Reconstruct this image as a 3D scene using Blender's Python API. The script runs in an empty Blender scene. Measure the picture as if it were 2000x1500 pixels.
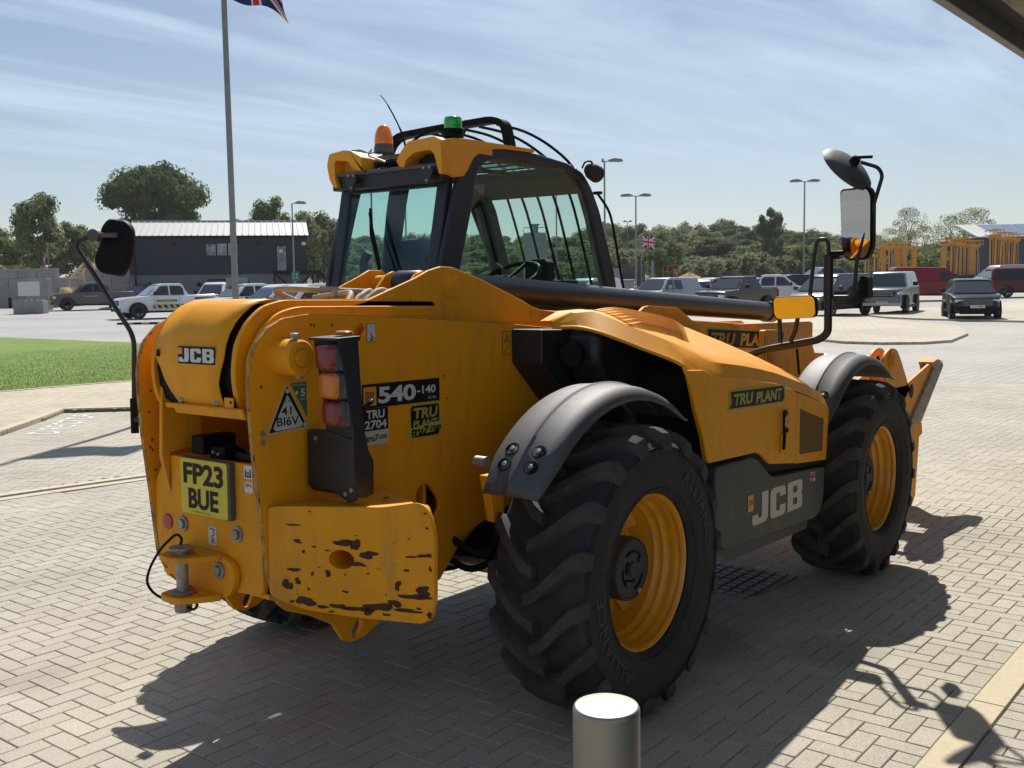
import bpy, bmesh, math, random
from mathutils import Vector, Matrix, Euler
import numpy as np
random.seed(7)
R_ = math.radians
scene = bpy.context.scene
COL = scene.collection

# ------------------------------------------------------------------ camera
YAW, PITCH, ROLL, FPX = 6.64961156e-01, 9.48443313e-02, 1.46647327e-02, 2042.07
CAM = Vector((-3.59188734, -3.27046194, 1.77039835))
_f = Vector((math.cos(YAW)*math.cos(PITCH), math.sin(YAW)*math.cos(PITCH), -math.sin(PITCH)))
_r0 = Vector((math.sin(YAW), -math.cos(YAW), 0)); _d0 = _f.cross(_r0)
_c, _s = math.cos(ROLL), math.sin(ROLL)
_r = _c*_r0 + _s*_d0; _d = -_s*_r0 + _c*_d0
cd = bpy.data.cameras.new('camera'); cam = bpy.data.objects.new('camera', cd); COL.objects.link(cam)
cam.matrix_world = Matrix((( _r.x, -_d.x, -_f.x, CAM.x), (_r.y, -_d.y, -_f.y, CAM.y), (_r.z, -_d.z, -_f.z, CAM.z), (0, 0, 0, 1)))
cd.sensor_width = 36; cd.lens = 36*FPX/2000; cd.clip_start = .05; cd.clip_end = 3000
scene.camera = cam
scene.render.resolution_x, scene.render.resolution_y = 1024, 768

# ------------------------------------------------------------------ sky, sun, exposure
SUNV = Vector((.76, .50, 1.0)).normalized()          # towards the sun
SUN_EL = math.asin(SUNV.z); SUN_AZ = math.atan2(SUNV.y, SUNV.x)
w = bpy.data.worlds.new('World'); scene.world = w; w.use_nodes = True
nt = w.node_tree; nt.nodes.clear(); N = nt.nodes.new; K = nt.links.new
sky = N('ShaderNodeTexSky'); sky.sky_type = 'NISHITA'; sky.sun_disc = False
sky.sun_elevation = SUN_EL; sky.sun_rotation = math.pi/2 - SUN_AZ
sky.air_density = 1.0; sky.dust_density = .6; sky.ozone_density = 1.6; sky.altitude = 50
tc = N('ShaderNodeTexCoord'); sep = N('ShaderNodeSeparateXYZ'); K(tc.outputs['Generated'], sep.inputs[0])
# thin cirrus, projected on a plane high above (direction / height)
zc = N('ShaderNodeMath'); zc.operation = 'MAXIMUM'; zc.inputs[1].default_value = .10; K(sep.outputs[2], zc.inputs[0])
dx = N('ShaderNodeMath'); dx.operation = 'DIVIDE'; K(sep.outputs[0], dx.inputs[0]); K(zc.outputs[0], dx.inputs[1])
dy = N('ShaderNodeMath'); dy.operation = 'DIVIDE'; K(sep.outputs[1], dy.inputs[0]); K(zc.outputs[0], dy.inputs[1])
cmb = N('ShaderNodeCombineXYZ'); K(dx.outputs[0], cmb.inputs[0]); K(dy.outputs[0], cmb.inputs[1])
mp = N('ShaderNodeMapping'); mp.inputs['Rotation'].default_value = (0, 0, R_(-62)); mp.inputs['Scale'].default_value = (.30, 1.5, 1)
K(cmb.outputs[0], mp.inputs[0])
n1 = N('ShaderNodeTexNoise'); n1.inputs['Scale'].default_value = .9; n1.inputs['Detail'].default_value = 9; n1.inputs['Roughness'].default_value = .56
n1.inputs['Distortion'].default_value = 1.1; K(mp.outputs[0], n1.inputs['Vector'])
cr = N('ShaderNodeValToRGB'); cr.color_ramp.elements[0].position = .42; cr.color_ramp.elements[1].position = .66
cr.color_ramp.elements[0].color = (0, 0, 0, 1); cr.color_ramp.elements[1].color = (.62, .62, .62, 1)
K(n1.outputs[0], cr.inputs[0])
lo = N('ShaderNodeMapRange'); lo.inputs[1].default_value = .07; lo.inputs[2].default_value = .17; K(sep.outputs[2], lo.inputs[0])
crm = N('ShaderNodeMath'); crm.operation = 'MULTIPLY'; K(cr.outputs[0], crm.inputs[0]); K(lo.outputs[0], crm.inputs[1])
hz = N('ShaderNodeMapRange'); hz.inputs[1].default_value = 0; hz.inputs[2].default_value = .40; hz.inputs[3].default_value = .30; hz.inputs[4].default_value = .0
K(sep.outputs[2], hz.inputs[0])
ad2 = N('ShaderNodeMath'); ad2.operation = 'MULTIPLY_ADD'; ad2.inputs[1].default_value = 1.15; K(crm.outputs[0], ad2.inputs[0]); K(hz.outputs[0], ad2.inputs[2])
mx = N('ShaderNodeMix'); mx.data_type = 'RGBA'; K(ad2.outputs[0], mx.inputs['Factor']); K(sky.outputs[0], mx.inputs[6])
mx.inputs[7].default_value = (8.0, 9.6, 11.9, 1)
bg = N('ShaderNodeBackground'); bg.inputs['Strength'].default_value = .066; K(mx.outputs[2], bg.inputs[0])
wo = N('ShaderNodeOutputWorld'); K(bg.outputs[0], wo.inputs[0])
sl = bpy.data.lights.new('sun', 'SUN'); sl.energy = 5.0; sl.angle = R_(.53); sl.color = (1, .95, .87)
so = bpy.data.objects.new('sun', sl); COL.objects.link(so); so.location = (20, 14, 30)
so.rotation_euler = SUNV.to_track_quat('Z', 'Y').to_euler()
vs = scene.view_settings; scene.display_settings.display_device = 'sRGB'
vs.view_transform = 'Standard'; vs.look = 'None'; vs.exposure = .22; vs.gamma = 1; vs.use_curve_mapping = False
scene.cycles.max_bounces = 8; scene.cycles.transparent_max_bounces = 12

# ------------------------------------------------------------------ materials
MATS = {}
def mat(name, col=(.5, .5, .5), rough=.5, metal=0, spec=.5, noise=None, bump=None, coat=0, chips=None, trans=0, emit=None, alpha=1):
    """noise=(scale, amount, second colour) bump=(scale, strength, distance) chips=(scale, threshold, colour)"""
    m = bpy.data.materials.new(name); m.use_nodes = True; t = m.node_tree; b = t.nodes['Principled BSDF']
    b.inputs['Roughness'].default_value = rough; b.inputs['Metallic'].default_value = metal
    b.inputs['Specular IOR Level'].default_value = spec; b.inputs['Coat Weight'].default_value = coat; b.inputs['Coat Roughness'].default_value = .12
    b.inputs['Base Color'].default_value = (*col, 1); b.inputs['Transmission Weight'].default_value = trans
    n = t.nodes.new; k = t.links.new
    co = n('ShaderNodeTexCoord')
    last = None
    if noise:
        x = n('ShaderNodeTexNoise'); x.inputs['Scale'].default_value = noise[0]; x.inputs['Detail'].default_value = 7; x.inputs['Roughness'].default_value = .62
        k(co.outputs['Object'], x.inputs['Vector'])
        r = n('ShaderNodeMapRange'); r.inputs[1].default_value = .38; r.inputs[2].default_value = .68; r.inputs[3].default_value = 0; r.inputs[4].default_value = noise[1]
        k(x.outputs[0], r.inputs[0])
        q = n('ShaderNodeMix'); q.data_type = 'RGBA'; q.inputs[6].default_value = (*col, 1); q.inputs[7].default_value = (*noise[2], 1)
        k(r.outputs[0], q.inputs['Factor']); last = q.outputs[2]
        rr = n('ShaderNodeMapRange'); rr.inputs[3].default_value = rough; rr.inputs[4].default_value = min(1, rough+.22)
        k(x.outputs[0], rr.inputs[0]); k(rr.outputs[0], b.inputs['Roughness'])
    if chips:
        x = n('ShaderNodeTexNoise'); x.inputs['Scale'].default_value = chips[0]; x.inputs['Detail'].default_value = 5; x.inputs['Roughness'].default_value = .6
        mpn = n('ShaderNodeMapping'); mpn.inputs['Scale'].default_value = chips[3] if len(chips) > 3 else (1, 1, 1); k(co.outputs['Object'], mpn.inputs[0]); k(mpn.outputs[0], x.inputs['Vector'])
        r = n('ShaderNodeMapRange'); r.inputs[1].default_value = chips[1]; r.inputs[2].default_value = chips[1]+.012
        k(x.outputs[0], r.inputs[0])
        q = n('ShaderNodeMix'); q.data_type = 'RGBA'; k(r.outputs[0], q.inputs['Factor'])
        if last: k(last, q.inputs[6])
        else: q.inputs[6].default_value = (*col, 1)
        q.inputs[7].default_value = (*chips[2], 1); last = q.outputs[2]
    if name in ('yellow_paint', 'yellow_worn', 'yellow_bonnet', 'yellow_cowl', 'yellow_rim', 'dark_panel'):
        mpn = n('ShaderNodeMapping'); mpn.inputs['Scale'].default_value = (7, 7, 1.3); k(co.outputs['Object'], mpn.inputs[0])
        x = n('ShaderNodeTexNoise'); x.inputs['Scale'].default_value = 1.6; x.inputs['Detail'].default_value = 9; x.inputs['Roughness'].default_value = .68; k(mpn.outputs[0], x.inputs['Vector'])
        r = n('ShaderNodeMapRange'); r.inputs[1].default_value = .50; r.inputs[2].default_value = .78; r.inputs[3].default_value = 0; r.inputs[4].default_value = {'yellow_worn': .75, 'yellow_paint': .55}.get(name, .38); k(x.outputs[0], r.inputs[0])
        q = n('ShaderNodeMix'); q.data_type = 'RGBA'; k(r.outputs[0], q.inputs['Factor']); q.inputs[7].default_value = (.34, .20, .075, 1) if name != 'dark_panel' else (.13, .12, .10, 1)
        if last: k(last, q.inputs[6])
        else: q.inputs[6].default_value = (*col, 1)
        last = q.outputs[2]
        x = n('ShaderNodeTexNoise'); x.inputs['Scale'].default_value = 55; x.inputs['Detail'].default_value = 2; mp2 = n('ShaderNodeMapping'); mp2.inputs['Scale'].default_value = (1, 1, .25) if name != 'yellow_bonnet' else (.3, 1, 1); k(co.outputs['Object'], mp2.inputs[0]); k(mp2.outputs[0], x.inputs['Vector'])
        r = n('ShaderNodeMapRange'); r.inputs[1].default_value = .70; r.inputs[2].default_value = .76; r.inputs[4].default_value = .45; k(x.outputs[0], r.inputs[0])
        q = n('ShaderNodeMix'); q.data_type = 'RGBA'; k(r.outputs[0], q.inputs['Factor']); k(last, q.inputs[6]); q.inputs[7].default_value = (.24, .12, .04, 1) if name != 'dark_panel' else (.16, .15, .14, 1); last = q.outputs[2]
    if last: k(last, b.inputs['Base Color'])
    if bump:
        x = n('ShaderNodeTexNoise'); x.inputs['Scale'].default_value = bump[0]; x.inputs['Detail'].default_value = 4
        k(co.outputs['Object'], x.inputs['Vector'])
        q = n('ShaderNodeBump'); q.inputs['Strength'].default_value = bump[1]; q.inputs['Distance'].default_value = bump[2]
        k(x.outputs[0], q.inputs['Height']); k(q.outputs[0], b.inputs['Normal'])
    if emit: b.inputs['Emission Color'].default_value = (*emit[0], 1); b.inputs['Emission Strength'].default_value = emit[1]
    MATS[name] = m; return m
YC = (.86, .335, .002)
mat('yellow_paint', YC, .45, spec=.3, coat=.03, noise=(2.2, .30, (.66, .26, .006)), bump=(60, .04, .002), chips=(38, .762, (.06, .02, .012)))
mat('yellow_worn', YC, .5, spec=.3, coat=.0, noise=(3.5, .55, (.62, .26, .015)), bump=(40, .08, .003), chips=(10, .70, (.045, .016, .010), (1, .8, 1.7)))
mat('yellow_edge', (.55, .27, .05), .6, noise=(20, .8, (.12, .06, .03)), chips=(45, .60, (.05, .02, .012)))
mat('yellow_bonnet', (.88, .355, .001), .42, spec=.3, coat=.03, noise=(3, .22, (.78, .33, .01)), bump=(90, .03, .001))
mat('yellow_rim', (.84, .35, .004), .35, coat=.3, noise=(9, .35, (.45, .19, .03)))
mat('yellow_cowl', (.84, .37, .01), .45, noise=(6, .2, (.60, .29, .05)))
mat('grille_brown', (.20, .105, .02), .7, noise=(400, .6, (.09, .05, .015)))
mat('rust', (.055, .019, .011), .9, noise=(60, .8, (.11, .045, .02)), bump=(160, .5, .003))
mat('dark_panel', (.036, .036, .037), .42, noise=(7, .6, (.085, .08, .075)), bump=(140, .08, .001))
mat('black_plastic', (.042, .043, .048), .50, spec=1.0, noise=(130, .6, (.075, .076, .082)), bump=(260, .45, .0025))
mat('black_metal', (.012, .013, .017), .33, noise=(12, .4, (.03, .03, .035)))
mat('matt_black', (.007, .007, .008), .6, spec=.15)
mat('tube_black', (.020, .021, .026), .30, noise=(14, .5, (.045, .045, .05)))
mat('cab_frame', (.020, .026, .042), .42, noise=(20, .4, (.035, .04, .055)))
mat('cab_trim', (.20, .19, .175), .8, noise=(30, .5, (.13, .125, .12)))
mat('seat_grey', (.045, .06, .09), .7)
mat('rubber', (.020, .020, .022), .75, noise=(7, .8, (.048, .045, .042)), bump=(90, .25, .002))
mat('rubber_lug', (.036, .035, .033), .80, noise=(9, .8, (.085, .078, .066)), bump=(120, .25, .002))
mat('hub_grey', (.035, .035, .036), .5, noise=(30, .6, (.07, .065, .06)))
mat('steel', (.42, .40, .37), .42, metal=.85, noise=(40, .7, (.22, .19, .15)))
mat('stainless', (.33, .315, .285), .40, metal=1, noise=(18, .5, (.36, .34, .30)), bump=(24, .02, .004))
mat('bare_steel', (.38, .34, .31), .5, metal=.6, noise=(18, .7, (.2, .13, .10)))
mat('hose', (.36, .33, .27), .55, noise=(20, .6, (.24, .19, .13)), bump=(300, .3, .001))
mat('decal_black', (.010, .011, .013), .55, spec=.25)
mat('decal_white', (.62, .62, .60), .4)
mat('decal_cream', (.52, .50, .43), .45)
mat('decal_olive', (.42, .40, .07), .5, spec=.3)
mat('decal_orange', (.75, .30, .04), .4)
mat('decal_green', (.02, .16, .07), .4)
mat('plate_yellow', (.66, .52, .03), .35)
mat('plate_white', (.75, .75, .73), .35)
mat('lens_red', (.20, .006, .008), .18, coat=.5, noise=(25, .3, (.12, .004, .004)))
mat('lens_amber', (.62, .17, .01), .18, coat=.5)
mat('lens_green', (.01, .55, .07), .12, coat=.6, trans=.35)
mat('beacon_amber', (.95, .30, .01), .12, coat=.6, trans=.35)
mat('reflector_red', (.45, .01, .015), .25, coat=.5)
mat('mirror_glass', (.50, .52, .52), .02, metal=1)
mat('chrome', (.75, .75, .75), .12, metal=1)
mat('concrete_kerb', (.58, .51, .36), .9, noise=(35, .45, (.44, .38, .26)), bump=(120, .4, .003))
mat('concrete_grey', (.33, .32, .30), .9, noise=(1.3, .7, (.24, .23, .21)), bump=(30, .2, .01))
mat('sand_heap', (.42, .31, .17), .95, noise=(1.1, .7, (.33, .23, .12)), bump=(4, .6, .2))
mat('asphalt_light', (.32, .31, .30), .85, noise=(.08, .8, (.26, .25, .24)), bump=(60, .2, .004))
mat('grate', (.10, .10, .105), .55, metal=.5)
mat('paint_white', (.72, .72, .70), .6, noise=(25, .6, (.45, .44, .42)))
mat('car_white', (.74, .75, .76), .22, coat=.7)
mat('car_grey', (.075, .077, .08), .25, coat=.35)
mat('car_silver', (.34, .36, .38), .25, metal=.4, coat=.35)
mat('car_slate', (.12, .135, .16), .25, metal=.3, coat=.35)
mat('car_black', (.008, .009, .012), .2, spec=.4, coat=.3)
mat('car_red', (.21, .008, .018), .3, spec=.3, coat=.1)
mat('car_maroon', (.10, .006, .015), .3, spec=.3, coat=.1)
mat('car_blue', (.02, .10, .42), .4, coat=.4)
mat('car_glass', (.010, .013, .015), .05, spec=.6, coat=.2)
mat('car_screen', (.03, .035, .038), .05, spec=.9, coat=1)
mat('alloy', (.42, .42, .43), .35, metal=.7)
mat('lamp_glass', (.62, .64, .66), .1, coat=1)
mat('clad_dark', (.022, .025, .036), .6, noise=(2, .4, (.032, .035, .046)))
mat('clad_grey', (.17, .175, .20), .7, noise=(1.5, .4, (.13, .135, .155)))
mat('clad_slate', (.045, .052, .065), .6)
mat('roof_white', (.43, .43, .42), .45, noise=(1, .4, (.36, .36, .35)))
mat('solar', (.10, .12, .22), .2, coat=.6)
mat('galvanised', (.26, .27, .28), .5, metal=.4, noise=(5, .5, (.18, .19, .19)))
mat('soffit', (.36, .34, .31), .8, noise=(6, .6, (.13, .12, .11)), bump=(20, .2, .004))
mat('bark', (.10, .08, .06), .9, noise=(8, .6, (.05, .04, .03)), bump=(20, .6, .02))
mat('flag_red', (.46, .012, .022), .8); mat('flag_white', (.66, .63, .62), .8); mat('flag_blue', (.010, .018, .11), .8)
mat('machine_yellow', (.62, .30, .03), .5, noise=(3, .5, (.42, .19, .03)))
mat('interior_dark', (.03, .03, .032), .8)

def leafmat(name, c1, c2, sc=1.2):
    m = mat(name, c1, .75, spec=.2, noise=(sc, .95, c2))
    t = m.node_tree; b = t.nodes['Principled BSDF']; o = t.nodes['Material Output']
    tr = t.nodes.new('ShaderNodeBsdfTranslucent'); ms = t.nodes.new('ShaderNodeMixShader'); ms.inputs[0].default_value = .5
    src = b.inputs['Base Color'].links[0].from_socket
    t.links.new(src, tr.inputs[0]); t.links.new(b.outputs[0], ms.inputs[1]); t.links.new(tr.outputs[0], ms.inputs[2]); t.links.new(ms.outputs[0], o.inputs[0])
    return m
leafmat('leaf_dark', (.075, .115, .04), (.17, .21, .075), .7)
leafmat('leaf_mid', (.17, .22, .08), (.30, .34, .14), .5)
leafmat('leaf_olive', (.25, .27, .13), (.38, .39, .22), .5)
leafmat('leaf_pale', (.30, .30, .19), (.22, .235, .12), .8)
leafmat('leaf_bright', (.17, .22, .055), (.26, .30, .09), .5)
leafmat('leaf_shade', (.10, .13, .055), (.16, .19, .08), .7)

def glassmat(name, tint, refl=.12):
    m = bpy.data.materials.new(name); m.use_nodes = True; t = m.node_tree; t.nodes.clear(); n = t.nodes.new; k = t.links.new
    tr = n('ShaderNodeBsdfTransparent'); tr.inputs[0].default_value = (*tint, 1)
    gl = n('ShaderNodeBsdfGlossy'); gl.inputs['Roughness'].default_value = .01
    fr = n('ShaderNodeFresnel'); ge = n('ShaderNodeNewGeometry'); mr = n('ShaderNodeMapRange'); mr.inputs[3].default_value = 1.45; mr.inputs[4].default_value = 1/1.45; k(ge.outputs['Backfacing'], mr.inputs[0]); k(mr.outputs[0], fr.inputs[0])
    ms = n('ShaderNodeMixShader'); o = n('ShaderNodeOutputMaterial')
    k(fr.outputs[0], ms.inputs[0]); k(tr.outputs[0], ms.inputs[1]); k(gl.outputs[0], ms.inputs[2]); k(ms.outputs[0], o.inputs[0])
    MATS[name] = m
glassmat('glass_tint', (.84, .955, .935)); glassmat('glass_smoke', (.86, .93, .90))

# paving stone: colour from the 'tint' attribute of each stone, speckled aggregate
_S2 = {}
def st2(t, ge, n, k):
    if t.name_full+str(id(t)) not in _S2:
        x = n('ShaderNodeTexNoise'); x.inputs['Scale'].default_value = 5; x.inputs['Detail'].default_value = 5; k(ge.outputs['Position'], x.inputs['Vector']); _S2[t.name_full+str(id(t))] = x.outputs[0]
    return _S2[t.name_full+str(id(t))]
def pavemat(name, c1, c2, usetint=True):
    m = bpy.data.materials.new(name); m.use_nodes = True; t = m.node_tree; b = t.nodes['Principled BSDF']; n = t.nodes.new; k = t.links.new
    ge = n('ShaderNodeNewGeometry')
    q = n('ShaderNodeMix'); q.data_type = 'RGBA'; q.inputs[6].default_value = (*c1, 1); q.inputs[7].default_value = (*c2, 1)
    at = n('ShaderNodeAttribute'); at.attribute_name = 'tint'; k(at.outputs['Fac'], q.inputs['Factor'])
    big = n('ShaderNodeTexNoise'); big.inputs['Scale'].default_value = .55; big.inputs['Detail'].default_value = 6; big.inputs['Roughness'].default_value = .6; k(ge.outputs['Position'], big.inputs['Vector'])
    r1 = n('ShaderNodeMapRange'); r1.inputs[1].default_value = .35; r1.inputs[2].default_value = .7; r1.inputs[3].default_value = .88; r1.inputs[4].default_value = 1.13; k(big.outputs[0], r1.inputs[0])
    sp = n('ShaderNodeTexNoise'); sp.inputs['Scale'].default_value = 150; sp.inputs['Detail'].default_value = 3; sp.inputs['Roughness'].default_value = .75; k(ge.outputs['Position'], sp.inputs['Vector'])
    r2 = n('ShaderNodeMapRange'); r2.inputs[1].default_value = .34; r2.inputs[2].default_value = .66; r2.inputs[3].default_value = .70; r2.inputs[4].default_value = 1.30; k(sp.outputs[0], r2.inputs[0])
    st = n('ShaderNodeTexNoise'); st.inputs['Scale'].default_value = 2.3; st.inputs['Detail'].default_value = 5; st.inputs['Roughness'].default_value = .7; k(ge.outputs['Position'], st.inputs['Vector'])
    r3 = n('ShaderNodeMapRange'); r3.inputs[1].default_value = .60; r3.inputs[2].default_value = .74; r3.inputs[3].default_value = 1; r3.inputs[4].default_value = .80; k(st.outputs[0], r3.inputs[0])
    a = n('ShaderNodeMath'); a.operation = 'MULTIPLY'; k(r1.outputs[0], a.inputs[0]); k(r2.outputs[0], a.inputs[1])
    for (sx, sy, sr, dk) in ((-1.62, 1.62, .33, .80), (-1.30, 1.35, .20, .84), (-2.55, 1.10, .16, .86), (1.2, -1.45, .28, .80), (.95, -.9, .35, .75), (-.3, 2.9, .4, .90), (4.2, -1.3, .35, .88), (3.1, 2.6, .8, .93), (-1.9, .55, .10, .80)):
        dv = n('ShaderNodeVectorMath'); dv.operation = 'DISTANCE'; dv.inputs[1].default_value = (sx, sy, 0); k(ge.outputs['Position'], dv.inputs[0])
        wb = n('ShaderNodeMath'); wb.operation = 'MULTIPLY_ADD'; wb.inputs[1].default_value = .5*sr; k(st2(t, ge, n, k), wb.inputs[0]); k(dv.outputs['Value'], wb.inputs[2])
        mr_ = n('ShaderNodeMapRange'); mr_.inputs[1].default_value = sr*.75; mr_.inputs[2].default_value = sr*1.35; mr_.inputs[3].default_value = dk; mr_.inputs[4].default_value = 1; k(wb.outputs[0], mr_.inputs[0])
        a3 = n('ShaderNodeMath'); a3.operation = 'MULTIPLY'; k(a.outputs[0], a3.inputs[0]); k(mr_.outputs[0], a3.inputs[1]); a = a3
    a2 = n('ShaderNodeMath'); a2.operation = 'MULTIPLY'; k(a.outputs[0], a2.inputs[0]); k(r3.outputs[0], a2.inputs[1])
    v = n('ShaderNodeVectorMath'); v.operation = 'SCALE'; k(q.outputs[2], v.inputs[0]); k(a2.outputs[0], v.inputs['Scale']); k(v.outputs[0], b.inputs['Base Color'])
    b.inputs['Roughness'].default_value = .82; b.inputs['Specular IOR Level'].default_value = .35
    bp = n('ShaderNodeBump'); bp.inputs['Strength'].default_value = .35; bp.inputs['Distance'].default_value = .002; k(sp.outputs[0], bp.inputs['Height']); k(bp.outputs[0], b.inputs['Normal'])
    MATS[name] = m
pavemat('paver_grey', (.405, .370, .300), (.448, .412, .335))
pavemat('paver_buff', (.47, .41, .30), (.54, .47, .36))
pavemat('joint_sand', (.29, .265, .21), (.29, .265, .21))

# procedural far paving: herringbone is too fine to tell apart there, a brick relief keeps the grain
def farpave(name, c1, c2, rot):
    m = bpy.data.materials.new(name); m.use_nodes = True; t = m.node_tree; b = t.nodes['Principled BSDF']; n = t.nodes.new; k = t.links.new
    ge = n('ShaderNodeNewGeometry'); mpn = n('ShaderNodeMapping'); mpn.inputs['Rotation'].default_value = (0, 0, rot); k(ge.outputs['Position'], mpn.inputs[0])
    br = n('ShaderNodeTexBrick'); br.inputs['Scale'].default_value = 1; br.inputs['Brick Width'].default_value = .38; br.inputs['Row Height'].default_value = .19
    br.inputs['Mortar Size'].default_value = .012; br.inputs['Color1'].default_value = (*c1, 1); br.inputs['Color2'].default_value = (*c2, 1); br.inputs['Mortar'].default_value = (c1[0]*.72, c1[1]*.72, c1[2]*.70, 1)
    k(mpn.outputs[0], br.inputs['Vector'])
    ns = n('ShaderNodeTexNoise'); ns.inputs['Scale'].default_value = .16; ns.inputs['Detail'].default_value = 8; ns.inputs['Roughness'].default_value = .65; k(ge.outputs['Position'], ns.inputs['Vector'])
    r1 = n('ShaderNodeMapRange'); r1.inputs[1].default_value = .35; r1.inputs[2].default_value = .7; r1.inputs[3].default_value = .84; r1.inputs[4].default_value = 1.16; k(ns.outputs[0], r1.inputs[0])
    v = n('ShaderNodeVectorMath'); v.operation = 'SCALE'; k(br.outputs[0], v.inputs[0]); k(r1.outputs[0], v.inputs['Scale']); k(v.outputs[0], b.inputs['Base Color'])
    b.inputs['Roughness'].default_value = .85
    MATS[name] = m
farpave('yard_paving', (.37, .35, .315), (.42, .395, .35), 0)
farpave('buff_paving', (.45, .40, .31), (.50, .45, .35), .4)
farpave('road_surface', (.34, .335, .33), (.36, .355, .35), .2)
mat('lawn', (.12, .20, .025), .9, noise=(.9, .8, (.20, .26, .05)), bump=(50, .6, .02))
mat('grass_blade', (.11, .21, .02), .7, noise=(.7, .8, (.22, .29, .05)))
mat('meadow', (.10, .115, .05), .95, noise=(.05, .8, (.16, .16, .08)))

# ------------------------------------------------------------------ ground height
_GT = [(0, 0), (20, 0), (50, .10), (75, .40), (110, .9), (200, 2.5), (420, 7), (1200, 12)]
def GH(x, y):
    d = math.hypot(x-CAM.x, y-CAM.y); z = _GT[-1][1]
    for (a, za), (b_, zb) in zip(_GT, _GT[1:]):
        if d <= b_: z = za+(zb-za)*(max(d, a)-a)/(b_-a); break
    return z - .048*math.exp(-((x-3.6)/2.0)**2) * (1 if d < 30 else 0)

# ------------------------------------------------------------------ mesh helpers
class MB:
    def __init__(s): s.v = []; s.f = []; s.m = []
    def add(s, vs, fs, mi=0):
        o = len(s.v); s.v += [tuple(p) for p in vs]; s.f += [tuple(i+o for i in f) for f in fs]; s.m += [mi]*len(fs); return s
    def box(s, x0, x1, y0, y1, z0, z1, M=None, mi=0):
        p = [(x, y, z) for z in (z0, z1) for y in (y0, y1) for x in (x0, x1)]
        if M is not None: p = [tuple(M @ Vector(q)) for q in p]
        return s.add(p, [(0, 2, 3, 1), (4, 5, 7, 6), (0, 1, 5, 4), (2, 6, 7, 3), (0, 4, 6, 2), (1, 3, 7, 5)], mi)
    def prism(s, pts, a, b, ax='y', mi=0):
        """convex or concave polygon pts in the two other axes, extruded from a to b along ax"""
        n = len(pts)
        def P(u, v, w_): return {'x': (w_, u, v), 'y': (u, w_, v), 'z': (u, v, w_)}[ax]
        vs = [P(u, v, a) for u, v in pts]+[P(u, v, b) for u, v in pts]
        fs = [tuple(range(n)), tuple(range(2*n-1, n-1, -1))]+[(i, i+n, (i+1) % n+n, (i+1) % n) for i in range(n)]
        return s.add(vs, fs, mi)
    def tube(s, path, r, seg=10, cap=True, mi=0):
        path = [Vector(p) for p in path]; n = len(path); rings = []
        rr = r if isinstance(r, (list, tuple)) else [r]*n
        t0 = (path[1]-path[0]).normalized(); up = Vector((0, 0, 1)) if abs(t0.z) < .9 else Vector((1, 0, 0))
        u = t0.cross(up).normalized()
        o = len(s.v)
        for i, p in enumerate(path):
            t = (path[min(i+1, n-1)]-path[max(i-1, 0)]).normalized()
            u = (u-t*u.dot(t)).normalized(); v = t.cross(u)
            for j in range(seg):
                a = 2*math.pi*j/seg; s.v.append(tuple(p+(u*math.cos(a)+v*math.sin(a))*rr[i]))
        for i in range(n-1):
            for j in range(seg):
                a, b = o+i*seg+j, o+i*seg+(j+1) % seg
                s.f.append((a, a+seg, b+seg, b)); s.m.append(mi)
        if cap:
            s.f.append(tuple(o+j for j in range(seg))); s.f.append(tuple(o+(n-1)*seg+j for j in reversed(range(seg)))); s.m += [mi, mi]
        return s
    def lathe(s, prof, c, axis='z', seg=32, a0=0, a1=2*math.pi, mi=0):
        """prof = [(r, h)] around axis through c"""
        full = abs(a1-a0-2*math.pi) < 1e-6; o = len(s.v); n = len(prof); S = seg if full else seg+1
        for j in range(S):
            a = a0+(a1-a0)*j/seg; ca, sa = math.cos(a), math.sin(a)
            for r, h in prof:
                p = {'z': (r*ca, r*sa, h), 'y': (r*ca, h, r*sa), 'x': (h, r*ca, r*sa)}[axis]
                s.v.append((c[0]+p[0], c[1]+p[1], c[2]+p[2]))
        for j in range(seg):
            j2 = (j+1) % S
            for i in range(n-1):
                s.f.append((o+j*n+i, o+j*n+i+1, o+j2*n+i+1, o+j2*n+i)); s.m.append(mi)
        return s
    def build(s, name, m, parent=None, smooth=True, bevel=0, ang=35, seg=2, fix=True, coll=True):
        me = bpy.data.meshes.new(name); me.from_pydata(s.v, [], s.f)
        ms = m if isinstance(m, (list, tuple)) else [m]
        for q in ms: me.materials.append(MATS[q])
        if len(ms) > 1: me.polygons.foreach_set('material_index', s.m)
        if fix:
            bm = bmesh.new(); bm.from_mesh(me); bmesh.ops.remove_doubles(bm, verts=bm.verts, dist=1e-5)
            bmesh.ops.recalc_face_normals(bm, faces=bm.faces); bm.to_mesh(me); bm.free()
        if smooth:
            me.polygons.foreach_set('use_smooth', [True]*len(me.polygons)); me.set_sharp_from_angle(angle=R_(ang))
        return link(me, name, parent, bevel, seg)
def link(me, name, parent=None, bevel=0, seg=2):
    o = bpy.data.objects.new(name, me); COL.objects.link(o)
    if parent is not None: o.parent = parent
    if bevel:
        b = o.modifiers.new('bevel', 'BEVEL'); b.width = bevel; b.segments = seg; b.limit_method = 'ANGLE'; b.angle_limit = R_(30); b.harden_normals = True
    return o
def thing(name, loc, label, cat, rz=0, group=None, rot=None):
    o = bpy.data.objects.new(name, None); COL.objects.link(o); o.location = loc; o.rotation_euler = rot or (0, 0, rz)
    o.empty_display_size = .2; o['label'] = label; o['category'] = cat
    if group: o['group'] = group
    return o
def tag(o, label, cat, group=None):
    o['label'] = label; o['category'] = cat
    if group: o['group'] = group
    return o
def struct(o): o['kind'] = 'structure'; return o
def stuff(o): o['kind'] = 'stuff'; return o
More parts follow.
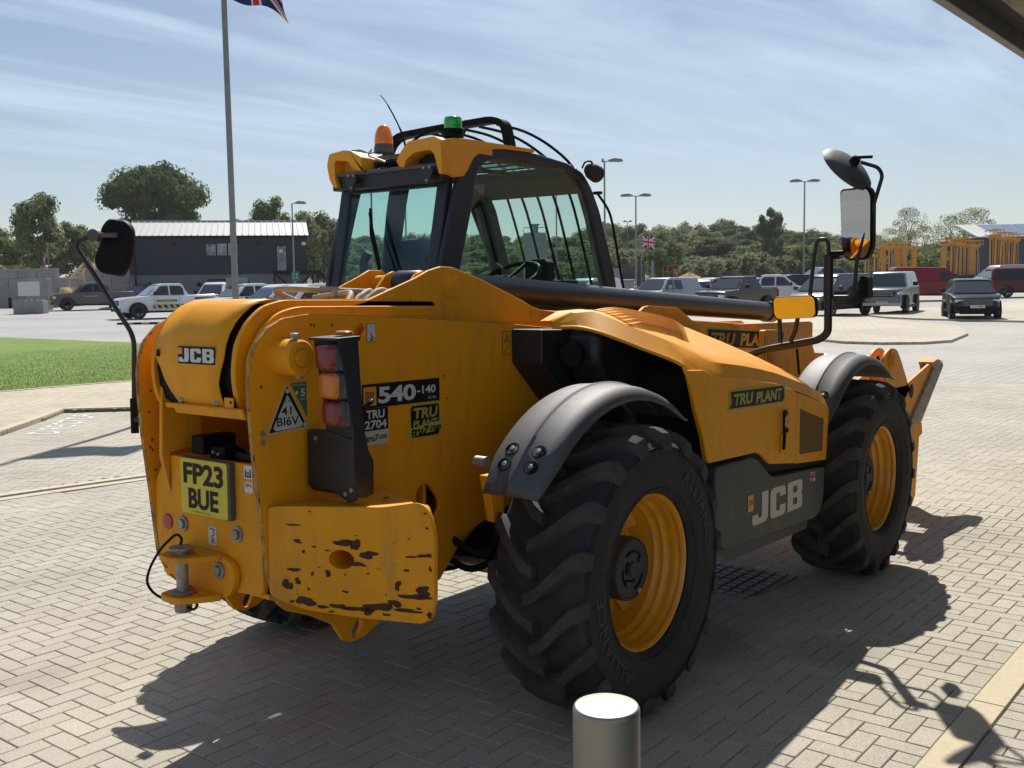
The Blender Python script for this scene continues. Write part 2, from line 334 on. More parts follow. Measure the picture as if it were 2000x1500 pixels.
def copy_tree(o, parent=None):
    c = o.copy(); COL.objects.link(c)
    if parent is not None: c.parent = parent
    for ch in list(o.children): copy_tree(ch, c)
    return c
def smoothpath(pts, n=6):
    """Catmull-Rom through pts"""
    P = [Vector(p) for p in pts]; out = []
    for i in range(len(P)-1):
        p0, p1, p2, p3 = P[max(i-1, 0)], P[i], P[i+1], P[min(i+2, len(P)-1)]
        for j in range(n):
            t = j/n; out.append(.5*((2*p1)+(-p0+p2)*t+(2*p0-5*p1+4*p2-p3)*t*t+(-p0+3*p1-3*p2+p3)*t**3))
    out.append(P[-1]); return out
def fillet(pts, r, n=5):
    """round the inner corners of a polyline"""
    P = [Vector(p) for p in pts]; out = [P[0]]
    for i in range(1, len(P)-1):
        a, b, c = P[i-1], P[i], P[i+1]; u = (a-b); v = (c-b); rr = min(r, u.length*.48, v.length*.48)
        s_, e = b+u.normalized()*rr, b+v.normalized()*rr
        for j in range(n+1):
            t = j/n; out.append((1-t)**2*s_+2*t*(1-t)*b+t*t*e)
    out.append(P[-1]); return out
def roundpoly(pts, r, n=4):
    P = [Vector((*p, 0)) for p in pts]; out = []; L = len(P)
    for i in range(L):
        a, b, c = P[i-1], P[i], P[(i+1) % L]; u, v = a-b, c-b; rr = min(r, u.length*.45, v.length*.45)
        s_, e = b+u.normalized()*rr, b+v.normalized()*rr
        for j in range(n+1):
            t = j/n; q = (1-t)**2*s_+2*t*(1-t)*b+t*t*e; out.append((q.x, q.y))
    return out
def curve_mesh(outlines, ext=0.0, bev=0.0):
    """filled 2-D outlines with holes -> mesh in the local xy plane, extruded +-ext"""
    cu = bpy.data.curves.new('outline', 'CURVE'); cu.dimensions = '2D'; cu.fill_mode = 'BOTH'; cu.extrude = ext; cu.bevel_depth = bev; cu.bevel_resolution = 1; cu.offset = -bev
    for pts in outlines:
        sp = cu.splines.new('POLY'); sp.points.add(len(pts)-1)
        for q, (x, y) in zip(sp.points, pts): q.co = (x, y, 0, 1)
        sp.use_cyclic_u = True
    ob = bpy.data.objects.new('outline', cu); COL.objects.link(ob)
    me = bpy.data.meshes.new_from_object(ob.evaluated_get(bpy.context.evaluated_depsgraph_get()))
    bpy.data.objects.remove(ob); return me
def plate_y(outlines, y0, y1, name, m, parent, bev=.003):
    """plate in the x-z plane between y0 and y1"""
    t = abs(y1-y0)/2; me = curve_mesh(outlines, max(t-bev, 1e-4), bev)
    me.transform(Matrix(((1, 0, 0, 0), (0, 0, -1, (y0+y1)/2), (0, 1, 0, 0), (0, 0, 0, 1))))
    me.materials.clear(); me.materials.append(MATS[m]); me.polygons.foreach_set('use_smooth', [True]*len(me.polygons)); me.set_sharp_from_angle(angle=R_(50))
    return link(me, name, parent)
def plate_x(outlines, x0, x1, name, m, parent, bev=.003):
    """plate in the y-z plane; outlines given as (y, z)"""
    t = abs(x1-x0)/2; me = curve_mesh([[(-a, b) for a, b in o] for o in outlines], max(t-bev, 1e-4), bev)
    me.transform(Matrix(((0, 0, -1, (x0+x1)/2), (-1, 0, 0, 0), (0, 1, 0, 0), (0, 0, 0, 1))))
    me.materials.clear(); me.materials.append(MATS[m]); me.polygons.foreach_set('use_smooth', [True]*len(me.polygons)); me.set_sharp_from_angle(angle=R_(50))
    return link(me, name, parent)
_TX = {}
def text_mesh(s, bold=.0, shear=0.0, space=1.0):
    key = (s, bold, shear, space)
    if key not in _TX:
        cu = bpy.data.curves.new('lettering', 'FONT'); cu.body = s; cu.size = 1; cu.offset = bold; cu.shear = shear; cu.space_character = space; cu.resolution_u = 3
        ob = bpy.data.objects.new('lettering', cu); COL.objects.link(ob)
        me = bpy.data.meshes.new_from_object(ob.evaluated_get(bpy.context.evaluated_depsgraph_get()))
        bpy.data.objects.remove(ob); _TX[key] = me
    return _TX[key].copy()
def fit_text(s, o, u, v, w_, h, m, parent, bold=.02, shear=0, name='lettering', space=1.0, mesh=None):
    """lay lettering with its box w_ x h (lower left corner o) along unit vectors u (right) and v (up)"""
    me = mesh or text_mesh(s, bold, shear, space); n = len(me.vertices); co = np.empty(n*3, 'f'); me.vertices.foreach_get('co', co); co = co.reshape(-1, 3)
    mn, mxx = co.min(0), co.max(0); sx = w_/(mxx[0]-mn[0]); sy = h/(mxx[1]-mn[1])
    u = np.array(u, float); v = np.array(v, float); o = np.array(o, float)
    q = o+(co[:, :1]-mn[0])*sx*u+(co[:, 1:2]-mn[1])*sy*v
    me.vertices.foreach_set('co', q.astype('f').ravel()); me.materials.clear(); me.materials.append(MATS[m]); me.update()
    return link(me, name, parent)
def quadplate(o, u, v, w_, h, m, parent, name='decal', r=0.0, th=.001):
    """thin rounded sticker: lower left corner o, along u and v, raised along u x v"""
    u, v, o = Vector(u), Vector(v), Vector(o); n = u.cross(v)
    pts = [(0, 0), (w_, 0), (w_, h), (0, h)]
    if r: pts = roundpoly(pts, r)
    return polyplate(pts, o, u, v, m, parent, name, th)
def polyplate(pts, o, u, v, m, parent, name='decal', th=.001):
    u, v, o = Vector(u), Vector(v), Vector(o); n = u.cross(v).normalized(); L = len(pts)
    a = [o+u*x+v*y for x, y in pts]; b = [p+n*th for p in a]
    return MB().add(a+b, [tuple(range(L))[::-1], tuple(range(L, 2*L))]+[(i, (i+1) % L, (i+1) % L+L, i+L) for i in range(L)]).build(name, m, parent, smooth=False)
# heavy block letters J C B as outlines (unit height)
def jcb_outlines():
    J = [[(.42, 1), (.72, 1), (.72, .25), (.70, .12), (.62, .03), (.50, 0), (.10, 0), (.02, .04), (0, .14), (0, .34), (.26, .34), (.26, .24), (.30, .20), (.38, .20), (.42, .25)]]
    Cc = [[(.96, 1), (1.42, 1), (1.52, .96), (1.56, .86), (1.56, .66), (1.28, .66), (1.28, .76), (1.24, .80), (1.14, .80), (1.10, .76), (1.10, .24), (1.14, .20), (1.24, .20), (1.28, .24), (1.28, .36), (1.56, .36), (1.56, .14), (1.52, .04), (1.42, 0), (.96, 0), (.86, .04), (.82, .14), (.82, .86), (.86, .96)]]
    B = [[(1.66, 1), (2.28, 1), (2.38, .96), (2.42, .86), (2.42, .62), (2.36, .52), (2.42, .42), (2.42, .14), (2.38, .04), (2.28, 0), (1.66, 0)],
         [(1.94, .82), (1.94, .60), (2.12, .60), (2.15, .63), (2.15, .79), (2.12, .82)], [(1.94, .42), (1.94, .18), (2.12, .18), (2.15, .21), (2.15, .39), (2.12, .42)]]
    return J+Cc+B
# ------------------------------------------------------------------ the ground
def proj(p):
    q = Vector(p)-CAM; z = q.dot(_f)
    if z < .05: return (-9999, -9999, z)
    return (1000+FPX*q.dot(_r)/z, 750+FPX*q.dot(_d)/z, z)
def inpoly(x, y, P):
    c = False; j = len(P)-1
    for i in range(len(P)):
        xi, yi = P[i]; xj, yj = P[j]
        if (yi > y) != (yj > y) and x < (xj-xi)*(y-yi)/(yj-yi)+xi: c = not c
        j = i
    return c
BUFF = [(-2.0, 5.5), (2.73, 9.93), (4.49, 11.58), (8.9, 6.0), (15, 10), (12, 13.75), (7.55, 14.66), (5.2, 15.1), (-2, 16.6), (-8, 12)]
LAWN = [(-2, 16.6), (5.2, 15.1), (7.55, 14.66), (12, 13.75), (15.8, 18), (15.5, 27), (15.2, 35.6), (15, 47), (-8, 47)]
ISL1 = [(25.4, 8.4), (24.4, 7.2), (24.3, 6.1), (24.9, 5.2), (26, 4.8), (29.6, 5.3), (34.6, 7), (37.1, 9.3), (40.8, 12.1), (41.5, 14.9), (38, 19), (30, 20), (26, 14)]
ISL2 = [(45.3, 13.6), (43.6, 13.2), (41.5, 11.7), (40.2, 9.8), (38.9, 5.7), (38.4, 0), (38.4, -6), (62, -6), (64, 10.6), (54, 12.8), (49.8, 13.4)]

def ground_mesh():
    rs = [0, 1, 2, 3]+[3+.4*i for i in range(1, 45)]+[22, 24, 27, 30, 34, 38, 43, 50, 58, 66, 75, 86, 98, 110, 130, 160, 200, 260, 340, 420, 600, 900, 1200]
    NA = 180; v = []; f = []; mi = []
    for r in rs:
        for j in range(NA):
            a = 2*math.pi*j/NA; x, y = CAM.x+r*math.cos(a), CAM.y+r*math.sin(a)
            v.append((x, y, GH(x, y)-(.0065 if r < 19 else .002)))
    for i in range(len(rs)-1):
        for j in range(NA):
            a, b = i*NA+j, i*NA+(j+1) % NA; f.append((a, b, b+NA, a+NA))
            r = (rs[i]+rs[i+1])/2; an = math.degrees(2*math.pi*(j+.5)/NA)
            x, y = CAM.x+r*math.cos(R_(an)), CAM.y+r*math.sin(R_(an))
            mi.append(0 if r < 19.2 else (3 if r > 125 else (1 if an < 45 or an > 300 else 2)))
    me = bpy.data.meshes.new('ground'); me.from_pydata(v, [], f)
    for q in ('joint_sand', 'yard_paving', 'road_surface', 'meadow'): me.materials.append(MATS[q])
    me.polygons.foreach_set('material_index', mi); me.polygons.foreach_set('use_smooth', [True]*len(f))
    at = me.color_attributes.new('tint', 'FLOAT_COLOR', 'POINT')
    bm = bmesh.new(); bm.from_mesh(me); bmesh.ops.remove_doubles(bm, verts=bm.verts, dist=1e-4); bmesh.ops.recalc_face_normals(bm, faces=bm.faces); bm.to_mesh(me); bm.free()
    return struct(link(me, 'ground'))
ground_mesh()

def sheet(poly, name, m, dz, step=None, kerb=None):
    """flat region following the ground, with an optional upstand"""
    bm = bmesh.new(); bm.faces.new([bm.verts.new((x, y, 0)) for x, y in poly])
    bmesh.ops.triangulate(bm, faces=bm.faces)
    for _ in range(step or 3): bmesh.ops.subdivide_edges(bm, edges=bm.edges, cuts=1, use_grid_fill=True)
    for v in bm.verts: v.co.z = GH(v.co.x, v.co.y)+dz
    if kerb:
        be = [e for e in bm.edges if len(e.link_faces) == 1]
        r = bmesh.ops.extrude_edge_only(bm, edges=be)
        for g in r['geom']:
            if isinstance(g, bmesh.types.BMVert): g.co.z -= kerb
    bmesh.ops.recalc_face_normals(bm, faces=bm.faces)
    me = bpy.data.meshes.new(name); bm.to_mesh(me); bm.free(); me.materials.append(MATS[m]); return struct(link(me, name))
sheet(LAWN, 'lawn', 'lawn', .03, 3, .05)
sheet(ISL1, 'traffic_island', 'buff_paving', .07, 2, .1)
sheet(ISL2, 'parking_apron', 'buff_paving', .07, 2, .1)

# paving stones: the nearest 300 in view are parts, the rest one mesh
CELL = .0945
def stone(mb, tints, M, lx, ly, simple, rnd):
    g = .0022; c = .0028; dz = rnd.uniform(-.001, .001); ta, tb = rnd.uniform(-.006, .006), rnd.uniform(-.006, .006)
    x0, x1, y0, y1 = -lx/2+g, lx/2-g, -ly/2+g, ly/2-g
    def P(x, y, z): 
        q = M @ Vector((x, y, 0)); return (q.x, q.y, GH(q.x, q.y)+z+dz+ta*x+tb*y)
    o = [(x0, y0), (x1, y0), (x1, y1), (x0, y1)]; i_ = [(x0+c, y0+c), (x1-c, y0+c), (x1-c, y1-c), (x0+c, y1-c)]
    if simple:
        vs = [P(*p, 0) for p in o]+[P(*p, -.012) for p in o]
        fs = [(0, 1, 2, 3)]+[(k+4, (k+1) % 4+4, (k+1) % 4, k) for k in range(4)]
    else:
        vs = [P(*p, 0) for p in i_]+[P(*p, -.003) for p in o]+[P(*p, -.02) for p in o]
        fs = [(0, 1, 2, 3)]+[(k+4, (k+1) % 4+4, (k+1) % 4, k) for k in range(4)]+[(k+8, (k+1) % 4+8, (k+1) % 4+4, k+4) for k in range(4)]
    mb.add(vs, fs); t = rnd.random()**1.3; tints += [t]*len(vs)
def herringbone(xr, yr, rot, ori, test):
    """centres and sizes of 2:1 stones in 90 degree herringbone"""
    out = []; c, s = math.cos(rot), math.sin(rot)
    for i in range(*xr):
        for j in range(*yr):
            k = (i-j) % 4
            if k == 0: cells = ((i, j), (i+1, j)); h = 0
            elif k == 3: cells = ((i, j), (i, j+1)); h = 1
            else: continue
            W_ = [(ori[0]+c*(a+.5)*CELL-s*(b+.5)*CELL, ori[1]+s*(a+.5)*CELL+c*(b+.5)*CELL) for a, b in cells]
            ok = [test(*q) for q in W_]
            if all(ok): out.append(((W_[0][0]+W_[1][0])/2, (W_[0][1]+W_[1][1])/2, rot+(math.pi/2 if h else 0), 2*CELL, CELL))
            elif any(ok): q = W_[ok.index(True)]; out.append((*q, rot, CELL, CELL))
    return out
def visible(x, y, lim=19.2, m=130):
    if math.hypot(x-CAM.x, y-CAM.y) > lim: return False
    u, v, z = proj((x, y, 0)); return z > .3 and -m < u < 2000+m and v < 1500+m
def mesh_of(mb, tints, name, m):
    me = bpy.data.meshes.new(name); me.from_pydata(mb.v, [], mb.f); me.materials.append(MATS[m])
    at = me.attributes.new('tint', 'FLOAT', 'POINT'); at.data.foreach_set('value', np.array(tints, 'f')); return me
def lay(name, stones, m, n_single, seed, partname='paver', dz=0):
    root = bpy.data.objects.new(name, None); COL.objects.link(root); root['kind'] = 'structure'
    rnd = random.Random(seed)
    stones.sort(key=lambda s: math.hypot(s[0]-CAM.x, s[1]-CAM.y)+(0 if visible(s[0], s[1], 30, 0) else 100))
    for k, (x, y, a, lx, ly) in enumerate(stones[:n_single]):
        mb = MB(); t = []; M = Matrix.Translation((x, y, 0)) @ Matrix.Rotation(a, 4, 'Z')
        stone(mb, t, M, lx, ly, False, rnd); me = mesh_of(mb, t, partname, m); me.transform(Matrix.Translation((-x, -y, 0)))
        o = link(me, partname, root); o.location = (x, y, dz)
    mb = MB(); t = []
    for (x, y, a, lx, ly) in stones[n_single:]:
        M = Matrix.Translation((x, y, 0)) @ Matrix.Rotation(a, 4, 'Z')
        stone(mb, t, M, lx, ly, math.hypot(x-CAM.x, y-CAM.y) > 9, rnd)
    if mb.v:
        o = link(mesh_of(mb, t, 'pavers', m), 'pavers', root); o['kind'] = 'stuff'; o.location = (0, 0, dz)
    return root
CH0, CH1 = 5.60, 5.93                      # drainage channel between these, turned slightly
def chan_y(x): return -.072*(x-.7)
def inA(x, y): return y > -2.11 and y < CH0+chan_y(x)-.02 and visible(x, y)
def inB(x, y): return y > CH1+chan_y(x)+.02 and not inpoly(x, y, BUFF) and not inpoly(x, y, LAWN) and visible(x, y)
A = herringbone((-30, 210), (-24, 86), 0, (0, -2.15), inA)
lay('block_paving', A, 'paver_grey', 290, 3)
B = herringbone((-60, 200), (-200, 120), R_(44), (2, 8), inB)
lay('bay_paving', B, 'paver_grey', 0, 4)
Cb = herringbone((-90, 160), (-160, 120), R_(0), (2, 8), lambda x, y: inpoly(x, y, BUFF) and visible(x, y, 22))
lay('buff_pavement', Cb, 'paver_buff', 0, 5, dz=.05)
sheet(BUFF, 'pavement_bed', 'joint_sand', .042, 3, .05)
# footway beyond the kerb: stretcher bond
D = []
for i in range(-30, 160):
    for j in range(12):
        x, y = i*CELL+.03, -2.29-(j+.5)*2*CELL+(CELL if i % 2 else 0)
        if y < -2.29-CELL*.99 and visible(x, y): D.append((x, y, math.pi/2, 2*CELL, CELL))
    if i % 2:
        x, y = i*CELL+.03, -2.29-.5*CELL
        if visible(x, y): D.append((x, y, 0, CELL, CELL))
lay('footway', D, 'paver_grey', 10, 6, dz=.006)
# kerb of flush buff concrete stones
kr = bpy.data.objects.new('kerb', None); COL.objects.link(kr); kr['kind'] = 'structure'
for k in range(22):
    x0 = -2.3+.914*k+.5; mb = MB()
    n = 4
    for i in range(n):
        a, b = x0+.004+(.906)*i/n, x0+.004+.906*(i+1)/n
        mb.add([(a, -2.282, GH(a, -2.2)+.010), (b, -2.282, GH(b, -2.2)+.010), (b, -2.158, GH(b, -2.2)+.010), (a, -2.158, GH(a, -2.2)+.010)], [(0, 1, 2, 3)])
        mb.add([(a, -2.158, GH(a, -2.2)+.010), (b, -2.158, GH(b, -2.2)+.010), (b, -2.152, GH(b, -2.2)-.03), (a, -2.152, GH(a, -2.2)-.03)], [(0, 1, 2, 3)])
        mb.add([(a, -2.282, GH(a, -2.2)+.010), (b, -2.282, GH(b, -2.2)+.010), (b, -2.288, GH(b, -2.2)-.03), (a, -2.288, GH(a, -2.2)-.03)], [(0, 1, 2, 3)])
    mb.add([(x0+.004, -2.282, .010+GH(x0, 0)), (x0+.004, -2.158, .010+GH(x0, 0)), (x0+.004, -2.152, -.04), (x0+.004, -2.288, -.04)], [(0, 1, 2, 3)])
    mb.build('kerbstone', 'concrete_kerb', kr, smooth=False, fix=True)
# drainage channel: two rows of edging stones and a slotted grate
ch = bpy.data.objects.new('drainage_channel', None); COL.objects.link(ch); ch['kind'] = 'structure'
for k in range(18):
    x0 = -1.6+.9*k
    for (a, b) in ((0, .115), (.215, .33)):
        mb = MB(); P = []
        for x, y in ((x0+.003, a), (x0+.897, a), (x0+.897, b), (x0+.003, b)):
            Y = CH0+chan_y(x)+y; P.append((x, Y, GH(x, Y)))
        mb.add([(p[0], p[1], p[2]+.006) for p in P]+[(p[0], p[1], p[2]-.03) for p in P], [(0, 1, 2, 3)]+[(i+4, (i+1) % 4+4, (i+1) % 4, i) for i in range(4)])
        mb.build('edging_stone', 'concrete_kerb', ch, smooth=False)
mb = MB(); x = -1.6
while x < 14:
    Y = CH0+chan_y(x); z = GH(x, Y); mb.box(x, x+.012, Y+.118, Y+.212, z-.02, z+.002); x += .026
for a in (.116, .163, .206):
    for k in range(36):
        xa = -1.6+.44*k; Ya, Yb = CH0+chan_y(xa)+a, CH0+chan_y(xa+.44)+a
        mb.add([(xa, Ya, GH(xa, Ya)+.0035), (xa+.44, Yb, GH(xa+.44, Yb)+.0035), (xa+.44, Yb+.01, GH(xa+.44, Yb)+.0035), (xa, Ya+.01, GH(xa, Ya)+.0035)], [(0, 1, 2, 3)])
stuff(mb.build('grate', 'grate', ch, smooth=False))
# edging round the buff pavement
ek = bpy.data.objects.new('pavement_edging', None); COL.objects.link(ek); ek['kind'] = 'structure'
def edging(p0, p1, wd, side):
    p0, p1 = Vector(p0), Vector(p1); L = (p1-p0).length; u = (p1-p0)/L; nrm = Vector((-u.y, u.x))*side; k = 0
    while k*.9 < L-.1:
        a, b = p0+u*(k*.9+.004), p0+u*min(k*.9+.896, L); P = [a, b, b+nrm*wd, a+nrm*wd]
        vs = [(q.x, q.y, GH(q.x, q.y)+.062) for q in P]+[(q.x, q.y, GH(q.x, q.y)-.02) for q in P]
        MB().add(vs, [(0, 1, 2, 3)]+[(i+4, (i+1) % 4+4, (i+1) % 4, i) for i in range(4)]).build('edging_stone', 'concrete_kerb', ek, smooth=False); k += 1
edging((-.4, 6.99), (4.49, 11.58), .12, 1); edging((4.49, 11.58), (8.9, 6.0), .12, 1)
edging((-2, 16.6), (5.2, 15.1), .1, -1); edging((5.2, 15.1), (7.55, 14.66), .1, -1); edging((7.55, 14.66), (12, 13.75), .1, -1)
# painted bay lettering
me = text_mesh('DIRECTOR', .01, 0, 1.15); d_ = Vector((4.55-3.12, 11.0-9.6)).normalized()
bl = fit_text('', (3.26, 9.50, .0035), (d_.x, d_.y, 0), (-d_.y*1.0, d_.x*1.0, 0), 2.05, .40, 'paint_white', None, mesh=me, name='bay_lettering')
for v in bl.data.vertices: v.co.z = GH(v.co.x, v.co.y)+.0035
tag(bl, 'white painted word DIRECTOR on the grey parking bay', 'road marking')
# small square drain cover under the machine
dc = thing('drain_cover', (2.05, -.45, GH(2.05, -.45)), 'square iron drain cover with raised studs under the yellow machine', 'drain cover', rz=0)
MB().box(-.33, .33, -.33, .33, -.01, .0045).build('frame', 'grate', dc, smooth=False)
mb = MB()
for i in range(8):
    for j in range(8): mb.box(-.28+.075*i, -.23+.075*i, -.28+.075*j, -.23+.075*j, .0045, .013)
stuff(mb.build('stud', 'galvanised', dc, smooth=False))
# grass blades on the near part of the lawn
rnd = random.Random(5); mb = MB(); n = 0
while n < 42000:
    x, y = rnd.uniform(-2, 15), rnd.uniform(13.8, 26)
    if not inpoly(x, y, LAWN) or not visible(x, y, 60, 100): continue
    if rnd.random() < (y-14)/14: continue
    h = rnd.uniform(.012, .03); a = rnd.uniform(0, 6.28); wv = .005; z = GH(x, y)+.028
    lx, ly = math.cos(a)*wv, math.sin(a)*wv; ox, oy = rnd.uniform(-.015, .015), rnd.uniform(-.015, .015)
    mb.add([(x-lx, y-ly, z), (x+lx, y+ly, z), (x+ox, y+oy, z+h)], [(0, 1, 2)]); n += 1
tag(stuff(mb.build('grass', 'grass_blade', None, smooth=False, fix=False)), 'short mown green grass of the lawn beside the buff paving', 'grass')

# ------------------------------------------------------------------ canopy over the camera
cp = thing('entrance_canopy', (4, -1.55, 3.2), 'grey canopy roof corner overhead at the top right of the view', 'canopy')
cp.location = (0, 0, 0)
def cy(x): return -.0128*(x-3)
def slab(x0, x1, ya, yb, z0, z1, name, m, bevel=.0):
    vs = [(x, y+cy(x), z) for z in (z0, z1) for y in (ya, yb) for x in (x0, x1)]
    return MB().add(vs, [(0, 2, 3, 1), (4, 5, 7, 6), (0, 1, 5, 4), (2, 6, 7, 3), (0, 4, 6, 2), (1, 3, 7, 5)]).build(name, m, cp, bevel=bevel)
slab(-.8, 14, -1.635, -1.575, 3.2, 3.46, 'fascia', 'galvanised', .008)
slab(-.8, 14, -1.84, -1.637, 3.30, 3.34, 'dark_gap', 'interior_dark')  # dark slab stands in for the gap behind the fascia
slab(-.8, 14, -8.0, -1.842, 3.40, 3.46, 'roof_deck', 'galvanised')  # unseen depth sized for how much sky light it blocks
for i in range(5):
    ya = -1.84-1.2*i
    for k in range(7):
        o = slab(-.8+2.11*k+.006, -.8+2.11*(k+1)-.006, ya-1.19, ya-(.0 if i else 0), 3.215, 3.235, 'soffit_panel', 'soffit')
for k in range(7):
    MB().lathe([(0, 3.209), (.028, 3.209), (.034, 3.214), (.034, 3.216)], (.35+1.9*k, -1.97+cy(.35+1.9*k), 0), 'z', 20).build('downlight', 'interior_dark', cp)
for xx in (-.5, 13):
    MB().lathe([(.09, 0), (.09, 3.3)], (xx, -7.6, 0), 'z', 24).build('post', 'galvanised', cp)
bw = thing('light_blocking_wall', (0, 0, 0), 'unseen dark wall off to the right of the view, added to block light', 'building')  # unseen wall and panes added to cut fill light on the machine
MB().box(-.4, 16, -8.3, -7.95, 0, 3.4).build('wall', 'clad_slate', bw)
for k in range(5): MB().box(.2+2.9*k, 2.5+2.9*k, -7.945, -7.93, .3, 3.0).build('window', 'car_glass', bw)
# stainless bollard
BX, BY = -1.93, -2.19
bo = thing('steel_bollard', (BX, BY, 0), 'brushed stainless steel bollard standing in front of the rear wheel', 'bollard')
MB().lathe([(.066, 0), (.066, .938), (.0655, .944), (.0635, .9485), (.060, .950), (0, .951)], (0, 0, 0), 'z', 64).build('post', 'stainless', bo, ang=60)
MB().lathe([(.11, .0065), (.11, .013), (.075, .016), (.067, .016)], (0, 0, 0), 'z', 48).build('base_ring', 'stainless', bo)
# ------------------------------------------------------------------ the telehandler (local frame: x forward, y left, origin under the rear axle)
T = thing('telehandler', (0, 0, 0), 'yellow telescopic handler with large black tyres parked on grey block paving', 'telehandler', rot=(0, .01525, 0))
XR, YU = (1, 0, 0), (0, 0, 1)      # lettering axes on the right-hand side
BR = (0, -1, 0)                    # lettering axis on the rear

# --- chassis side plates
side = [(-1.243, .623), (-1.286, .723), (-1.312, .967), (-1.338, 1.188), (-1.350, 1.368), (-1.350, 1.439), (-1.339, 1.501), (-1.311, 1.561), (-1.258, 1.613), (-1.189, 1.644), (-1.071, 1.657), (-.816, 1.649), (-.379, 1.624), (.141, 1.593), (.56, 1.560),
        (.66, 1.40), (.66, .80), (.10, .77), (-.212, .693), (-.381, .525), (-.60, .46), (-.70, .445), (-.747, .428), (-.82, .395), (-.885, .388), (-.935, .405), (-.962, .445), (-.985, .480), (-1.10, .545), (-1.20, .585)]
slot = [(-.809, 1.616), (-.790, 1.600), (-.826, 1.545), (-.850, 1.533), (-.872, 1.545), (-.872, 1.565), (-.835, 1.612)]
def circ(cx, cz, r, n=20, rz=None): return [(cx+r*math.cos(2*math.pi*i/n), cz+(rz or r)*math.sin(2*math.pi*i/n)) for i in range(n)]
def obl(cx, cz, r, d, ang, n=8):
    """slotted hole"""
    o = []
    for i in range(n+1): a = ang-math.pi/2+math.pi*i/n; o.append((cx+d*math.cos(ang)+r*math.cos(a), cz+d*math.sin(ang)+r*math.sin(a)))
    for i in range(n+1): a = ang+math.pi/2+math.pi*i/n; o.append((cx-d*math.cos(ang)+r*math.cos(a), cz-d*math.sin(ang)+r*math.sin(a)))
    return o
holes = [slot, circ(-.872, 1.452, .030), obl(-.453, .872, .052, .03, R_(-50)), obl(-.865, .435, .020, .016, R_(60))]
plate_y([side]+holes, -.345, -.325, 'chassis_plate', 'yellow_paint', T, .003)
plate_y([side]+holes, .325, .345, 'chassis_plate', 'yellow_paint', T, .003)
# worn edge strip along the rear rim of each plate
for y0, y1 in ((-.3445, -.3255), (.3255, .3445)):
    rim = side[-1:]+side[:14]; mb = MB(); o = len(mb.v)
    for x, z in rim:
        for y in (y0, y1): mb.v.append((x, y, z))
    mb2 = MB(); cxm, czm = -.8, 1.1
    vs = []; fs = []
    for i, (x, z) in enumerate(rim):
        dxx, dzz = x-cxm, z-czm; L = math.hypot(dxx, dzz); e = .0012; X, Z = x+dxx/L*e, z+dzz/L*e
        vs += [(X, y0, Z), (X, y1, Z), (X-dxx/L*.004, y1, Z-dzz/L*.004), (X-dxx/L*.004, y0, Z-dzz/L*.004)]
    for i in range(len(rim)-1):
        a = 4*i; fs += [(a, a+1, a+5, a+4), (a+1, a+2, a+6, a+5), (a+3, a, a+4, a+7)]
    MB().add(vs, fs).build('plate_edge', 'yellow_edge', T, smooth=False)
# pivot boss and pin
for s in (-1, 1):
    MB().lathe([(.066, .0), (.064, .10), (.058, .107), (.034, .107), (.034, .100), (.030, .1), (.030, .112), (.0, .114)] if s < 0 else [(.066, 0), (.064, .10), (.058, .107), (0, .107)], (-1.205, s*.345, 1.508), 'y', 40).build('pivot_boss', 'yellow_paint', T).scale = (1, 1, 1)
for o in list(T.children):
    if o.name.startswith('pivot_boss'): pass
# the lathe above grows towards +y: mirror the right-hand boss
for o in T.children:
    if o.name == 'pivot_boss':
        o.data.transform(Matrix.Translation((0, -.345, 0)) @ Matrix.Scale(-1, 4, (0, 1, 0)) @ Matrix.Translation((0, .345, 0))); o.data.flip_normals()
MB().lathe([(0, 1.595), (.014, 1.595), (.017, 1.592), (.017, 1.574)], (-1.215, -.425, 0), 'z', 8).build('grease_nipple', 'steel', T)
MB().lathe([(0, 1.435), (.014, 1.435), (.016, 1.438), (.016, 1.45)], (-1.195, -.42, 0), 'z', 8).build('grease_nipple', 'steel', T)
# small bolts and drilled holes on the plate
for x, z in ((-1.30, 1.243), (-1.301, 1.212)): MB().lathe([(.011, 0), (.010, -.006), (0, -.0075)], (x, -.345, z), 'y', 12).build('bolt', 'steel', T)
for x, z in ((-1.299, 1.408), (-.964, 1.615), (-1.053, 1.616), (-1.068, 1.62), (-.342, 1.387), (-.330, 1.292), (-1.235, .93), (-1.232, .915), (-.87, 1.335)):
    MB().lathe([(.0055, -.3455), (0, -.3458)], (x, 0, z), 'y', 10).build('drilled_hole', 'rust', T)
for x, z in ((-1.30, 1.36), (-1.31, 1.28), (-1.30, 1.17), (-1.30, 1.13), (-1.29, 1.05), (-1.28, 1.0), (-1.31, 1.14)):
    MB().lathe([(.0055, .3245), (0, .3242)], (x, 0, z), 'y', 10).build('drilled_hole', 'rust', T)
# turned lips of slot and hole (seen bright against the dark inside)
for pts in (slot, circ(-.872, 1.452, .030)):
    plate_y([[(x+.014, z-.004) for x, z in pts], [(x*1.0+.014-(.008 if 0 else 0)+(( -.840-x)*.22), z-.004+((1.575-z)*.22 if z > 1.5 else (1.452-z)*.3)) for x, z in pts]], -.324, -.318, 'reinforcing_ring', 'yellow_paint', T, .001)

